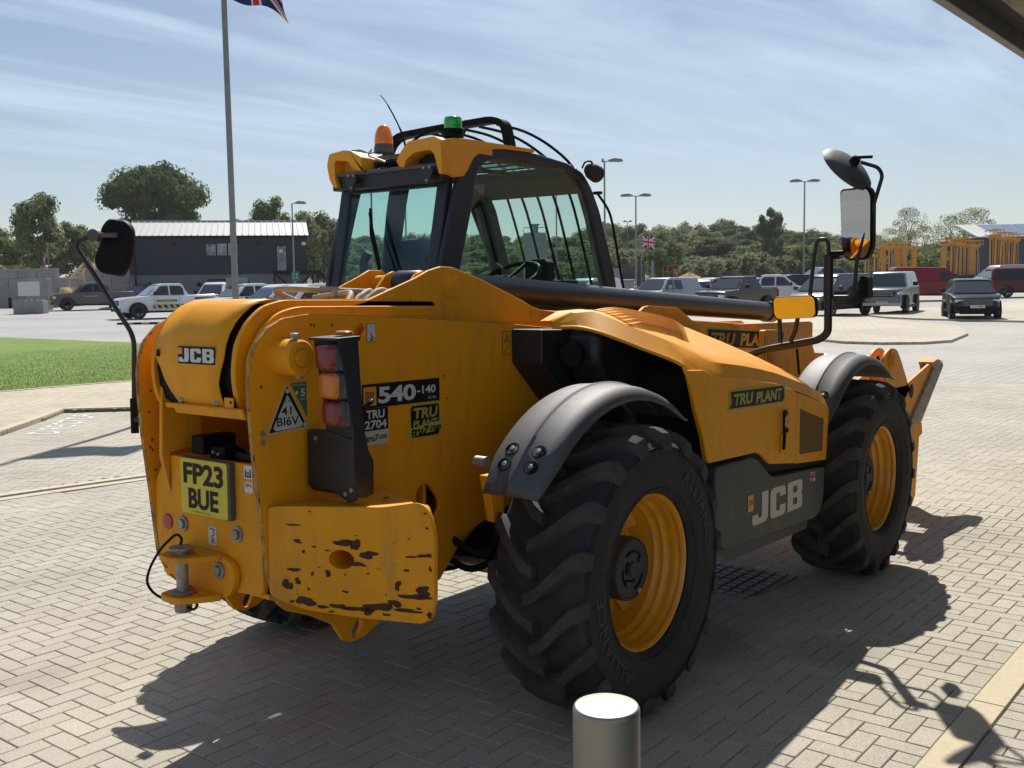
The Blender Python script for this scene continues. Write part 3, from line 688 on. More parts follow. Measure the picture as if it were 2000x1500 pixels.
# --- rear lower plate, floor and inner web
rl = roundpoly([(.325, 1.00), (.25, 1.118), (-.322, 1.128), (-.322, .655), (.06, .632), (.20, .632), (.30, .70), (.325, .82)], .03)
plate_x([rl], -1.295, -1.270, 'rear_plate', 'yellow_worn', T, .004)
mb = MB(); mb.prism([(-1.318, 1.46), (-1.332, 1.12), (-1.300, .98), (-1.296, 1.13), (-1.15, 1.14), (-1.15, 1.46)], .215, .235, 'y').build('inner_web', 'yellow_paint', T, bevel=.003)
MB().prism([(-1.27, .66), (-1.27, .64), (-.95, .50), (-.38, .54), (-.05, .74), (.6, .80), (.6, .83), (-.1, .80), (-.42, .60), (-.95, .54)], -.322, .322, 'y').build('belly_plate', 'yellow_paint', T, bevel=.003)
MB().box(-1.262, -.95, -.322, .322, 1.085, 1.10).build('rear_shelf', 'yellow_paint', T, bevel=.003)
MB().box(-.46, -.44, -.322, .322, .82, 1.54).build('bulkhead', 'yellow_paint', T)
MB().prism([(-.9, 1.102), (-.86, 1.102), (-1.06, 1.34), (-1.09, 1.33)], -.20, -.17, 'y').build('cross_rib', 'yellow_paint', T, bevel=.003)
MB().prism([(-.02, 1.10), (.10, 1.10), (.06, 1.19), (.04, 1.24), (.015, 1.27), (.02, 1.2)], -.94, -.93, 'x').build('gusset', 'yellow_paint', T)
# hydraulics and lamp in the cavity above the number plate
MB().box(-1.27, -1.12, .04, .115, 1.13, 1.20).build('valve_block', 'matt_black', T, bevel=.004)
MB().box(-1.25, -1.18, -.06, .03, 1.10, 1.165).build('camera_housing', 'matt_black', T, bevel=.006)
MB().lathe([(0, -1.262), (.006, -1.262), (.006, -1.25)], (0, -.035, 1.14), 'x', 10).build('camera_screw', 'steel', T)
MB().lathe([(0, -1.262), (.006, -1.262), (.006, -1.25)], (0, -.005, 1.145), 'x', 10).build('camera_screw', 'steel', T)
MB().tube(smoothpath([(-1.1, .16, 1.12), (-1.13, .1, 1.15), (-1.15, .0, 1.14), (-1.16, -.1, 1.12), (-1.12, -.2, 1.16), (-1.05, -.28, 1.15)]), .017, 8).build('hydraulic_hose', 'matt_black', T)
MB().tube(smoothpath([(-1.1, .12, 1.12), (-1.17, .03, 1.13), (-1.19, -.08, 1.13), (-1.17, -.18, 1.13), (-1.1, -.3, 1.19)]), .013, 8).build('hydraulic_hose', 'interior_dark', T)
MB().tube([(-.95, -.07, 1.27), (-.95, .02, 1.27)], .07, 18).build('cylinder_pin', 'steel', T, ang=50)
lw = MB().box(-1.24, -1.18, -.315, -.235, 1.235, 1.30).build('work_lamp', 'interior_dark', T, bevel=.006)
quadplate((-1.2415, -.245, 1.245), BR, YU, .06, .045, 'lamp_glass', lw, 'lens', .004)
MB().tube([(-1.21, -.28, 1.235), (-1.21, -.28, 1.15)], .012, 8).build('lamp_bracket', 'steel', T)
# number plate
npl = quadplate((-1.322, .107, .918), BR, YU, .279, .206, 'plate_yellow', T, 'number_plate', .012, .004)
MB().box(-1.3215, -1.297, -.182, .11, .915, 1.128).build('plate_holder', 'black_plastic', T, bevel=.004)
fit_text('FP23', (-1.3275, .088, 1.030), BR, YU, .240, .080, 'decal_black', npl, .034, name='number_lettering')
fit_text('BUE', (-1.3275, .060, .938), BR, YU, .180, .077, 'decal_black', npl, .034, name='number_lettering')
fit_text('TRU COMMERCIAL LTD  NR4 6EQ', (-1.3275, .045, .9245), BR, YU, .12, .006, 'decal_black', npl, .0, name='small_lettering')
for y, z in ((.086, 1.010), (-.135, 1.005)): MB().lathe([(0, -1.3285), (.0045, -1.3275), (.0055, -1.326)], (0, y, z), 'x', 12).build('screw_cap', 'decal_cream', npl)
# reflector, bolts, stickers on the rear plate
MB().lathe([(0, -1.303), (.028, -1.301), (.032, -1.295)], (0, .243, .857), 'x', 28).build('reflector', 'reflector_red', T)
for y, z in ((.143, .861), (-.188, .865), (-.118, .727)):
    b = MB(); b.lathe([(0, -1.312 if z > .8 else -1.345), (.018, -1.312 if z > .8 else -1.345), (.019, -1.309 if z > .8 else -1.342), (.019, -1.303 if z > .8 else -1.336)], (0, y, z), 'x', 6)
    b.lathe([(.019, -1.303 if z > .8 else -1.336), (.030, -1.303 if z > .8 else -1.336), (.031, -1.300 if z > .8 else -1.333), (.031, -1.295 if z > .8 else -1.325)], (0, y, z), 'x', 24).build('hex_bolt', 'steel', T)
s1 = quadplate((-1.296, -.234, 1.074), BR, YU, .046, .048, 'decal_white', T, 'pictogram_sticker', .006)
MB().box(-1.2985, -1.297, -.273, -.241, 1.080, 1.084).box(-1.2985, -1.297, -.273, -.269, 1.084, 1.108).box(-1.2985, -1.297, -.245, -.241, 1.084, 1.108).build('pictogram', 'decal_black', s1, smooth=False)
plate_x([circ(-.257, 1.093, .008, 14), circ(-.257, 1.093, .005, 14)], -1.2985, -1.2975, 'pictogram', 'decal_black', s1, .0001)
s2 = quadplate((-1.296, -.236, 1.024), BR, YU, .046, .040, 'decal_white', T, 'pictogram_sticker', .006)
fit_text('OP 4', (-1.2985, -.241, 1.045), BR, YU, .034, .012, 'decal_black', s2, .01)
s3 = quadplate((-1.296, -.014, .805), BR, YU, .048, .068, 'decal_white', T, 'pictogram_sticker', .008)
MB().tube([(-1.298, -.022, .868), (-1.298, -.03, .862), (-1.298, -.042, .868), (-1.298, -.054, .862)], .0015, 5).tube(smoothpath([(-1.298, -.042, .862), (-1.298, -.05, .845), (-1.298, -.034, .838), (-1.298, -.046, .825), (-1.298, -.03, .812)]), .0014, 5).tube([(-1.298, -.026, .826), (-1.298, -.054, .812)], .0013, 5).build('pictogram', 'decal_black', s3)

# --- towing hitch with pin and wire lanyard
hl = roundpoly([(.15, .785), (-.10, .785), (-.19, .76), (-.205, .70), (-.17, .64), (-.10, .615), (.15, .615)], .05, 5)
plate_x([hl], -1.326, -1.298, 'hitch_plate', 'yellow_worn', T, .004)
for z0, z1 in ((.766, .786), (.618, .640)):
    ear = roundpoly([(-1.30, .095), (-1.46, .07), (-1.47, -.0), (-1.46, -.05), (-1.40, -.10), (-1.325, -.14), (-1.325, .10)], .03, 4)
    MB().prism([(a, b-.0) for a, b in ear], z0, z1, 'z').build('hitch_ear', 'yellow_worn', T, bevel=.004)
MB().lathe([(.0, .575), (.021, .575), (.022, .58), (.022, .80), (.045, .803), (.047, .808), (.045, .813), (.0, .816)], (-1.405, .0, 0), 'z', 24).build('hitch_pin', 'steel', T)
MB().lathe([(.036, .641), (.045, .643), (.045, .648), (.022, .652)], (-1.405, .0, 0), 'z', 20).build('washer', 'bare_steel', T)
MB().lathe([(.0, .57), (.030, .572), (.032, .59), (.030, .617)], (-1.405, .0, 0), 'z', 10).build('pin_nut', 'bare_steel', T)
cab_pts = [(-1.405, .005, .822), (-1.41, -.01, .845), (-1.41, .02, .856), (-1.415, .055, .835), (-1.42, .115, .785), (-1.425, .175, .71), (-1.425, .195, .65), (-1.42, .15, .612), (-1.41, .06, .598), (-1.405, .0, .606), (-1.405, -.05, .622), (-1.405, -.085, .612), (-1.405, -.06, .590), (-1.405, -.01, .597), (-1.405, .03, .600)]
MB().tube(smoothpath(cab_pts, 6), .0052, 8).build('wire_lanyard', 'matt_black', T)
MB().tube([(-1.412, .065, .598), (-1.408, .01, .600)], .010, 8).build('lanyard_ferrule', 'interior_dark', T)
MB().tube([(-1.408, .0, .85), (-1.405, .002, .82)], .003, 6).tube(smoothpath([(-1.404, .0, .575), (-1.40, -.012, .59), (-1.40, .012, .60)]), .003, 6).build('split_ring', 'steel', T)

# --- counterweight wing on the right (and its twin)
def cw(sign):
    F = [(.347, .665), (.347, .985), (.42, .990), (.75, 1.004), (.871, 1.028), (.900, 1.010), (.924, .930), (.921, .678), (.905, .625), (.880, .606), (.656, .609), (.476, .622), (.40, .645)]
    F = roundpoly(F, .02, 3)
    def xf(y): return -1.290+(y-.345)*(.23/.555)
    def xb(y): return min(-.70-(y-.345)*.60, -.70)
    n = len(F); vs = [(xf(y), sign*y, z) for y, z in F]+[(max(xb(y), xf(y)+.02), sign*y, z-.02*(1 if z > .9 else 0)) for y, z in F]
    fs = [tuple(range(n)), tuple(range(2*n-1, n-1, -1))]+[(i, i+n, (i+1) % n+n, (i+1) % n) for i in range(n)]
    o = MB().add(vs, fs).build('counterweight', 'yellow_worn', T, bevel=.022, seg=4, ang=60)
    return o
cwr = cw(-1)
# cast lifting hole, rim and the large paint chips on its face
def cwp(y, z, off=0): 
    n = Vector((-.555, -.23, 0)).normalized(); x = -1.290+(y-.345)*(.23/.555); return Vector((x, -y, z))+n*off
def cwdisc(cy_, cz_, ry, rz, m, name, off, ragged=0, n=26, seed=0, parent=None):
    q = random.Random(seed); ph = [q.uniform(0, 6.28) for _ in range(5)]; pts = []
    for i in range(n):
        a = 2*math.pi*i/n; k = 1+ragged*sum(math.sin((j+2)*a+ph[j])/(j+1.4) for j in range(5)); pts.append(cwp(cy_+ry*k*math.cos(a), cz_+rz*k*math.sin(a), off))
    c = cwp(cy_, cz_, off); return MB().add([c]+pts, [(0, i+1, (i+1) % n+1) for i in range(n)]).build(name, m, parent or cwr, smooth=False, fix=False)
n_ = Vector((-.555, -.23, 0)).normalized(); u_ = Vector((.23, -.555, 0)).normalized()
hc = cwp(.603, .812)
ring = []
for k, (r, off) in enumerate(((.072, .0007), (.058, .0015), (.050, -.000), (.046, .0006))):
    ring.append((r, off))
vs = []; fs = []; n = 32
for r, off in ((.060, .0012), (.052, .0016), (.045, .0010), (.030, .0010), (0.001, .0010)):
    for i in range(n):
        a = 2*math.pi*i/n; vs.append(hc+u_*(r*1.05*math.cos(a)+(.0 if r > .05 else 0))+Vector((0, 0, 1))*r*.72*math.sin(a)+n_*off)
for k in range(4):
    for i in range(n): fs.append((k*n+i, k*n+(i+1) % n, (k+1)*n+(i+1) % n, (k+1)*n+i))
hole_o = [ (hc+u_*(.048*math.cos(2*math.pi*i/n))+Vector((0, 0, .034*math.sin(2*math.pi*i/n)))) for i in range(n)]
# real pocket: boolean-cut recess
cutter = MB(); vs = [tuple(p+n_*.05) for p in hole_o]+[tuple(p-n_*.13+u_*.02) for p in hole_o]
cutter.add(vs, [tuple(range(n)), tuple(range(2*n-1, n-1, -1))]+[(i, i+n, (i+1) % n+n, (i+1) % n) for i in range(n)])
co_ = cutter.build('counterweight_pocket', 'yellow_worn', T, smooth=False)
bo_ = cwr.modifiers.new('pocket', 'BOOLEAN'); bo_.object = co_; bo_.operation = 'DIFFERENCE'; bo_.solver = 'EXACT'
bpy.context.view_layer.update(); dg = bpy.context.evaluated_depsgraph_get(); me = bpy.data.meshes.new_from_object(cwr.evaluated_get(dg))
cwr.modifiers.clear(); cwr.data = me; bpy.data.objects.remove(co_)
for k, (y, z, ry, rz, rg) in enumerate([(.615, .872, .045, .012, .30), (.657, .868, .020, .026, .22), (.70, .835, .035, .016, .32), (.66, .800, .03, .012, .35), (.44, .925, .026, .005, .3), (.455, .868, .018, .008, .35), (.475, .832, .008, .006, .3), (.56, .76, .009, .020, .3),
        (.44, .765, .022, .010, .32), (.415, .71, .022, .022, .28), (.452, .725, .012, .014, .3), (.48, .655, .040, .020, .25), (.60, .645, .040, .011, .35), (.665, .642, .05, .012, .35), (.735, .655, .055, .018, .25), (.70, .635, .02, .015, .3),
        (.83, .65, .045, .010, .3), (.79, .672, .028, .014, .3), (.86, .70, .055, .013, .3), (.885, .72, .03, .022, .3), (.83, .79, .012, .005, .2), (.895, .845, .024, .009, .35), (.85, .838, .03, .004, .35), (.80, .735, .012, .020, .4), (.905, .64, .012, .012, .3), (.62, .70, .012, .006, .3), (.54, .640, .03, .006, .3), (.90, .94, .008, .004, .3), (.505, .755, .005, .012, .3)]):
    cwdisc(y, z, ry*.86, rz*.80, 'rust', 'paint_chip', .0012, rg, seed=k)
mat('scratch', (.62, .44, .16), .6)
for k, (y, z, ry, rz) in enumerate([(.78, .822, .06, .0012), (.70, .818, .03, .0012), (.845, .79, .045, .0010), (.50, .868, .045, .0009), (.425, .90, .0012, .03), (.64, .72, .0010, .03), (.58, .70, .0010, .025), (.87, .745, .05, .0013), (.56, .93, .05, .0008), (.73, .70, .035, .0009), (.80, .62, .05, .0012)]):
    cwdisc(y, z, ry, rz, 'scratch', 'scratch', .0011, .15, seed=50+k)
for k, (y, z, ry, rz) in enumerate([(.53, .78, .004, .003), (.62, .76, .003, .004), (.70, .77, .005, .003), (.76, .70, .003, .003), (.49, .70, .006, .004), (.84, .90, .004, .003), (.79, .88, .003, .002), (.66, .90, .003, .003), (.87, .66, .008, .004), (.57, .625, .01, .004), (.76, .63, .012, .005), (.43, .65, .008, .006), (.91, .80, .004, .010), (.895, .99, .006, .003), (.50, .975, .006, .002)]):
    cwdisc(y, z, ry, rz, 'rust', 'paint_chip', .0012, .3, seed=80+k)
MB().lathe([(0, .9935), (.011, .9935), (.013, .992)], (-.95, -.60, 0), 'z', 16).build('lifting_eye_hole', 'matt_black', T)

# --- boom tail between the plates
tail = [(-.3, 1.700), (-.68, 1.704), (-1.118, 1.706), (-1.212, 1.684), (-1.282, 1.627), (-1.329, 1.551), (-1.344, 1.456), (-1.336, 1.38), (-1.318, 1.325), (-1.295, 1.31), (-1.15, 1.30), (-.9, 1.36), (-.3, 1.33)]
inner = [(x+(.012 if x < -1.1 else 0), z-(.012 if z > 1.5 else -.012)) for x, z in tail]
boom = thing.__call__ if False else None
bm_ = bpy.data.objects.new('boom', None); COL.objects.link(bm_); bm_.parent = T
sk = lambda L: [(x, z) for x, z in L]
# cover sheet: a curved band following the tail, wider at the top than at its foot
path = [(-.60, 1.7045), (-.9, 1.7055), (-1.118, 1.706), (-1.17, 1.699), (-1.212, 1.684), (-1.250, 1.658), (-1.282, 1.627), (-1.310, 1.590), (-1.329, 1.551), (-1.340, 1.50), (-1.344, 1.456), (-1.343, 1.41), (-1.338, 1.37), (-1.330, 1.335), (-1.326, 1.318)]
lf = [.215, .215, .215, .215, .215, .215, .215, .214, .213, .210, .170, .145, .115, .085, .085]
rt = [-.205]*9+[-.205, -.205, -.185, -.205, -.225, -.20]
rt = [-.200, -.200, -.200, -.200, -.200, -.200, -.200, -.203, -.205, -.205, -.190, -.175, -.180, -.190, -.190]
vs = []; fs = []
for (x, z), a, b in zip(path, lf, rt):
    for k in range(5): y = a+(b-a)*k/4; vs.append((x-.006, y, z+.003))
for i in range(len(path)-1):
    for k in range(4): fs.append((i*5+k, i*5+k+1, i*5+5+k+1, i*5+5+k))
cov = MB().add(vs, fs).build('tail_cover', 'yellow_bonnet', bm_, ang=60); sd = cov.modifiers.new('s', 'SOLIDIFY'); sd.thickness = .005; sd.offset = 1
for y in (.062, -.150):
    MB().lathe([(0, -1.352), (.006, -1.352), (.009, -1.348), (.0125, -1.346), (.0125, -1.342)], (0, y, 1.342), 'x', 16).build('cover_screw', 'steel', bm_)
plate_x([circ(.190, 1.505, .012, 16, .026)], -1.3512, -1.3502, 'inspection_hole', 'matt_black', bm_, .0002)
# dark inside, side cheeks and the folded lower tray
MB().prism(inner, -.232, .225, 'y').build('tail_inside', 'matt_black', bm_, smooth=False)
cheek = [(x-.004 if x < -1.1 else x, z+(.004 if z > 1.5 else 0)) for x, z in tail]
MB().prism(roundpoly(cheek, .03, 2), -.262, -.236, 'y').build('tail_cheek', 'yellow_paint', bm_, bevel=.005)
MB().prism(roundpoly(cheek, .03, 2), .228, .25, 'y').build('tail_cheek', 'yellow_paint', bm_, bevel=.005)
cheek2 = [(x+.03 if x < -1.1 else x, z-.02 if z > 1.5 else z+.03) for x, z in tail]
MB().prism(roundpoly(cheek2, .04, 3), -.300, -.275, 'y').build('tail_cheek', 'yellow_paint', bm_, bevel=.006)
MB().prism([(-1.355, 1.332), (-1.350, 1.312), (-1.15, 1.290), (-1.15, 1.30), (-1.34, 1.322)], -.262, .150, 'y').build('tail_tray', 'yellow_worn', bm_, bevel=.003)
MB().prism([(-1.365, 1.33), (-1.350, 1.295), (-1.20, 1.275), (-1.20, 1.288), (-1.34, 1.31), (-1.352, 1.335)], -.315, .09, 'y').build('tail_lip', 'yellow_worn', bm_, bevel=.004)
MB().box(-1.352, -1.346, -.255, -.205, 1.33, 1.368).build('tail_tab', 'yellow_bonnet', bm_, bevel=.002)
MB().lathe([(0, -1.3535), (.006, -1.3532)], (0, -.243, 1.352), 'x', 12).build('tab_hole', 'matt_black', bm_)
# JCB sticker on the cover
dl = quadplate((-1.352, .060, 1.480), BR, YU, .221, .064, 'decal_black', T, 'maker_sticker', .003, .0015)
me = curve_mesh(jcb_outlines(), 0, 0)
fit_text('', (-1.3545, .055, 1.4865), BR, YU, .211, .050, 'decal_white', dl, mesh=me.copy(), name='maker_lettering')
quadplate((-1.3540, .056, 1.515), BR, YU, .024, .023, 'decal_orange', dl, 'maker_badge', .0, .001)
# boom beam going forward (slightly nose down)
def bz(x): return 1.662-.052*(x-.3)
beam = [(-.3, 1.700), (.2, 1.66), (.27, bz(.27)), (3.55, bz(3.55)), (3.55, bz(3.55)-.42), (-.3, 1.27)]
MB().prism(beam, -.256, .25, 'y').build('main_beam', 'yellow_paint', bm_, bevel=.012, seg=3)
# triangular ears that carry the ram pin
ear = [(-.775, 1.690), (-.72, 1.700), (-.42, 1.797), (-.34, 1.830), (-.262, 1.848), (-.185, 1.846), (-.105, 1.825), (.02, 1.792), (.312, 1.700), (.38, 1.672), (.45, 1.655), (.62, 1.64), (.62, 1.60), (-.775, 1.60)]
plate_y([ear], -.262, -.244, 'ram_ear', 'yellow_paint', bm_, .003)
ear2 = [(-.60, 1.690), (-.30, 1.812), (-.235, 1.842), (-.16, 1.842), (-.10, 1.815), (.1, 1.74), (.4, 1.64), (-.6, 1.60)]
plate_y([ear2], .20, .216, 'ram_ear', 'yellow_paint', bm_, .003)
ear3 = [(-.38, 1.68), (-.245, 1.818), (-.20, 1.835), (-.15, 1.825), (-.12, 1.79), (-.14, 1.68)]
for y in (.085, -.095): plate_y([ear3], y, y+.014, 'ram_ear', 'yellow_paint', bm_, .003)
MB().lathe([(.036, -.2), (.036, .2)], (-.195, 0, 1.782), 'y', 24).build('ram_pin', 'yellow_paint', bm_, ang=60)
MB().lathe([(.052, -.075), (.055, -.07), (.055, .055), (.052, .062)], (-.19, 0, 1.782), 'y', 28).build('ram_eye', 'tube_black', bm_, ang=60)
MB().lathe([(.062, -.262), (.062, -.268), (.050, -.270), (.040, -.270), (.040, -.278), (.034, -.280), (.026, -.280), (.024, -.286), (0, -.287)], (-.194, 0, 1.774), 'y', 32).build('pin_boss', 'yellow_paint', bm_)
MB().tube([(-.15, 0, 1.780), (3.66, -.0, 1.598)], .068, 40).build('extension_ram', 'tube_black', bm_, ang=50)
g_ = MB().lathe([(.078, 0), (.078, .10), (.07, .11)], (0, 0, 0), 'x', 32).build('ram_gland', 'tube_black', bm_)
g_.location = (3.58, 0, 1.602); g_.rotation_euler = (0, .047, 0)
# guide plate with two holes on the beam, mid length
gp = [(1.28, 1.60), (1.40, 1.658), (1.45, 1.664), (1.76, 1.650), (1.80, 1.640), (1.95, 1.575), (2.05, 1.556), (2.06, 1.50), (1.28, 1.52)]
plate_y([gp, circ(1.52, 1.634, .009, 12), circ(1.70, 1.627, .009, 12)], -.275, -.259, 'guide_plate', 'yellow_paint', bm_, .002)
# boom head and its hose/lock hardware
hd = [(2.55, 1.535), (3.72, 1.530), (3.77, 1.515), (3.77, 1.30), (4.0, 1.285), (4.03, 1.0), (3.7, .95), (2.55, 1.08)]
plate_y([hd], -.285, -.262, 'head_plate', 'yellow_paint', bm_, .003); plate_y([hd], .26, .28, 'head_plate', 'yellow_paint', bm_, .003)
MB().prism([(3.0, 1.5), (3.74, 1.48), (3.95, 1.22), (3.95, 1.02), (3.0, 1.1)], -.26, .26, 'y').build('head_box', 'yellow_paint', bm_, bevel=.01)
MB().prism(roundpoly([(2.60, 1.50), (2.82, 1.495), (2.84, 1.44), (2.84, 1.18), (2.60, 1.18)], .03), -.44, -.40, 'y').build('lock_plate', 'yellow_paint', bm_, bevel=.004)
MB().box(2.62, 2.82, -.40, -.285, 1.2, 1.26).build('lock_bracket', 'yellow_paint', bm_)
MB().lathe([(.055, -.44), (.052, -.452), (.04, -.456), (0, -.456)], (2.72, 0, 1.35), 'y', 24).build('lock_pin', 'yellow_paint', bm_)
MB().tube(smoothpath([(2.60, -.46, 1.28), (2.585, -.46, 1.38), (2.60, -.455, 1.46)]), .010, 8).build('lock_lever', 'steel', bm_)
MB().lathe([(.03, -.29), (.03, -.36), (.04, -.40)], (2.95, 0, 1.45), 'y', 16).build('hose_drum', 'tube_black', bm_)
tb = polyplate([(0, .01), (.02, .055), (.0, .115), (.98, .108), (.99, -.006)], (2.13, -.2856, 1.402), (1, 0, -.043), (0, 0, 1), 'decal_black', bm_, 'hire_decal', .001)
MB().add([tuple(Vector((2.115+.0, -.2853, 1.392))+Vector((a, 0, b-.043*a))) for a, b in ((0, 0), (1.02, -.006), (1.02, .134), (-.02, .137), (.018, .07))], [(0, 1, 2, 3, 4)]).build('decal_border', 'decal_olive', bm_, smooth=False, fix=False)
fit_text('TRU', (2.165, -.288, 1.412), Vector((1, 0, -.043)), Vector((.10, 0, 1)), .33, .082, 'decal_olive', bm_, .035, .12, 'hire_lettering')
fit_text('PLANT', (2.57, -.288, 1.396), Vector((1, 0, -.043)), Vector((.10, 0, 1)), .52, .082, 'decal_olive', bm_, .035, .12, 'hire_lettering')

# --- hydraulic hoses on top of the boom
H = [[(-.62, .25, 1.70), (-.70, .27, 1.735), (-.74, .24, 1.752), (-.70, .19, 1.755), (-.60, .13, 1.750), (-.50, .06, 1.745), (-.42, .0, 1.74)],
     [(-.66, .10, 1.715), (-.64, .03, 1.725), (-.63, -.04, 1.733), (-.64, -.10, 1.735), (-.68, -.135, 1.71), (-.74, -.16, 1.67), (-.80, -.17, 1.62)],
     [(-.52, -.06, 1.73), (-.54, -.115, 1.742), (-.60, -.145, 1.735), (-.68, -.165, 1.69), (-.76, -.18, 1.62)],
     [(-.44, -.12, 1.66), (-.46, -.145, 1.72), (-.51, -.165, 1.745), (-.58, -.18, 1.735), (-.66, -.19, 1.68), (-.72, -.20, 1.62)],
     [(-.40, -.20, 1.62), (-.41, -.20, 1.69), (-.45, -.20, 1.735), (-.51, -.205, 1.742), (-.58, -.21, 1.71), (-.64, -.215, 1.65), (-.67, -.22, 1.60)]]
for k, h in enumerate(H):
    MB().tube(smoothpath(h, 7), .0135, 12).build('hydraulic_hose', 'hose', bm_)
    a, b = Vector(h[-3]), Vector(h[-2]); c = (a+b)/2; d_ = (b-a).normalized()
    MB().tube([c-d_*.022, c-d_*.012, c+d_*.012, c+d_*.022], [.016, .0185, .0185, .016], 6).build('hose_fitting', 'hose', bm_, ang=20)
MB().tube([(-.60, .13, 1.75), (-.57, .105, 1.748)], .019, 6).build('hose_fitting', 'hose', bm_, ang=20)
MB().tube([(-.635, -.02, 1.73), (-.635, .01, 1.728)], .020, 6).build('hose_fitting', 'hose', bm_, ang=20)
MB().tube([(-.645, .06, 1.72), (-.66, .17, 1.69)], .016, 10).build('hydraulic_hose', 'matt_black', bm_)
MB().box(-.55, -.38, -.22, -.10, 1.66, 1.70).build('hose_clamp', 'yellow_paint', bm_, bevel=.004)

# --- decals on the right-hand plate
def D(x, z, w_, h, m, name, r=.0, y=-.3456, th=.0008, parent=None): return quadplate((x, y, z), XR, YU, w_, h, m, parent or T, name, r, th)
def TX(s, x, z, w_, h, m, parent, bold=.02, shear=0, y=-.3475, name='lettering', sp=1.0): return fit_text(s, (x, y, z), XR, Vector(YU)+Vector((shear, 0, 0)), w_, h, m, parent, bold, 0, name, sp)
d = D(-.820, 1.288, .445, .094, 'decal_black', 'model_decal')
b = D(-.812, 1.297, .068, .074, 'decal_orange', 'maker_badge', y=-.3466, parent=d)
plate_y([[(-.803, 1.352), (-.757, 1.348), (-.762, 1.315), (-.800, 1.312)], [(-.799, 1.347), (-.761, 1.344), (-.766, 1.319), (-.797, 1.317)]], -.3482, -.3476, 'badge_outline', 'decal_black', d, .0001)
TX('JCB', -.796, 1.321, .030, .021, 'decal_black', d, .03, .0, -.3483)
TX('540', -.734, 1.302, .215, .066, 'decal_white', d, .035, sp=.95)
TX('-140', -.512, 1.323, .112, .034, 'decal_white', d, .03)
TX('Hi Viz', -.444, 1.298, .045, .013, 'decal_white', d, .0)
d = D(-.818, 1.200, .138, .087, 'decal_black', 'fleet_decal'); TX('TRU', -.800, 1.246, .100, .034, 'decal_white', d, .03); TX('2704', -.808, 1.206, .119, .034, 'decal_white', d, .03)
d = D(-.818, 1.143, .138, .0565, 'decal_cream', 'web_decal', y=-.3454); TX('tru7', -.804, 1.157, .065, .026, 'decal_black', d, .03, .25, -.347); TX('.com', -.738, 1.163, .050, .016, 'decal_black', d, .02, .25, -.347)
d = D(-.556, 1.141, .182, .141, 'decal_olive', 'hire_decal', .018); D(-.550, 1.147, .170, .129, 'decal_black', 'decal_field', .014, -.3466, parent=d)
TX('TRU', -.540, 1.222, .146, .044, 'decal_olive', d, .035, .12, -.3482); TX('PLANT', -.538, 1.188, .146, .028, 'decal_olive', d, .03, .12, -.3482)
p_ = polyplate([(-.01, 0), (.15, .012), (.19, .035), (.2, .055), (.0, .035)], (-.563, -.3478, 1.150), XR, YU, 'decal_olive', d, 'swash', .0006)
TX('tru7', -.556, 1.155, .105, .034, 'decal_black', d, .045, .25, -.3492); TX('.com', -.448, 1.166, .075, .020, 'decal_black', d, .035, .25, -.3492)
# security triangle and emissions wedge
tri = [(-1.187, 1.412), (-1.090, 1.247), (-1.278, 1.237)]
def shrink(P, k): cx_, cz_ = sum(p[0] for p in P)/3, sum(p[1] for p in P)/3; return [(cx_+(x-cx_)*k, cz_+(z-cz_)*k) for x, z in P]
d = polyplate(roundpoly(tri, .006, 2), (0, -.3456, 0), XR, YU, 'decal_cream', T, 'security_decal', .0008)
polyplate(shrink(tri, .93), (0, -.3466, 0), XR, YU, 'decal_black', d, 'decal_field', .0006)
polyplate([(-1.186, 1.372), (-1.116, 1.262), (-1.124, 1.252), (-1.240, 1.246), (-1.252, 1.258), (-1.21, 1.330)], (0, -.3474, 0), XR, YU, 'decal_cream', d, 'decal_field', .0006)
TX('41', -1.215, 1.300, .046, .030, 'decal_black', d, .012, 0, -.3486); TX('BI6V', -1.236, 1.262, .100, .032, 'decal_black', d, .012, 0, -.3486)
TX('CESAR', -1.204, 1.346, .03, .006, 'decal_black', d, .0, 0, -.3486)
for x, z in ((-1.186, 1.385), (-1.108, 1.258)): plate_y([circ(x, z, .008, 16)], -.3486, -.3480, 'seal', 'decal_cream', d, .0001)
g = polyplate([(-1.170, 1.411), (-1.096, 1.414), (-1.094, 1.283)], (0, -.3456, 0), XR, YU, 'decal_green', T, 'emissions_decal', .0008)
TX('5', -1.124, 1.362, .020, .028, 'decal_white', g, .02); TX('EMISSIONS', -1.162, 1.401, .060, .006, 'decal_white', g, .0); TX('STAGE V', -1.128, 1.348, .028, .007, 'decal_white', g, .0)
plate_y([circ(-1.142, 1.376, .007, 14)], -.3474, -.3468, 'seal', 'decal_cream', g, .0001)
# lifting-hook and warning stickers
d = D(-.789, 1.546, .046, .070, 'decal_black', 'hook_sticker', .006); D(-.787, 1.548, .042, .066, 'decal_white', 'decal_field', .005, -.3466, parent=d)
MB().tube(smoothpath([(-.766, -.3476, 1.578), (-.766, -.3476, 1.568), (-.757, -.3476, 1.560), (-.764, -.3476, 1.552), (-.775, -.3476, 1.559)]), .0026, 6).build('hook_mark', 'decal_black', d)
plate_y([circ(-.767, 1.594, .012, 18), circ(-.767, 1.594, .0108, 18)], -.3476, -.3472, 'hook_mark', 'decal_black', d, .0001)
d = D(.050, 1.458, .060, .104, 'decal_black', 'warning_sticker', .002); D(.053, 1.461, .054, .098, 'yellow_bonnet', 'decal_field', 0, -.3466, parent=d)
polyplate([(.060, 1.518), (.100, 1.518), (.080, 1.554)], (0, -.3474, 0), XR, YU, 'decal_black', d, 'warning_mark', .0004); polyplate([(.068, 1.523), (.092, 1.523), (.080, 1.545)], (0, -.3479, 0), XR, YU, 'yellow_bonnet', d, 'warning_mark', .0004)
TX('!', .078, 1.525, .004, .014, 'decal_black', d, .01, 0, -.3486)
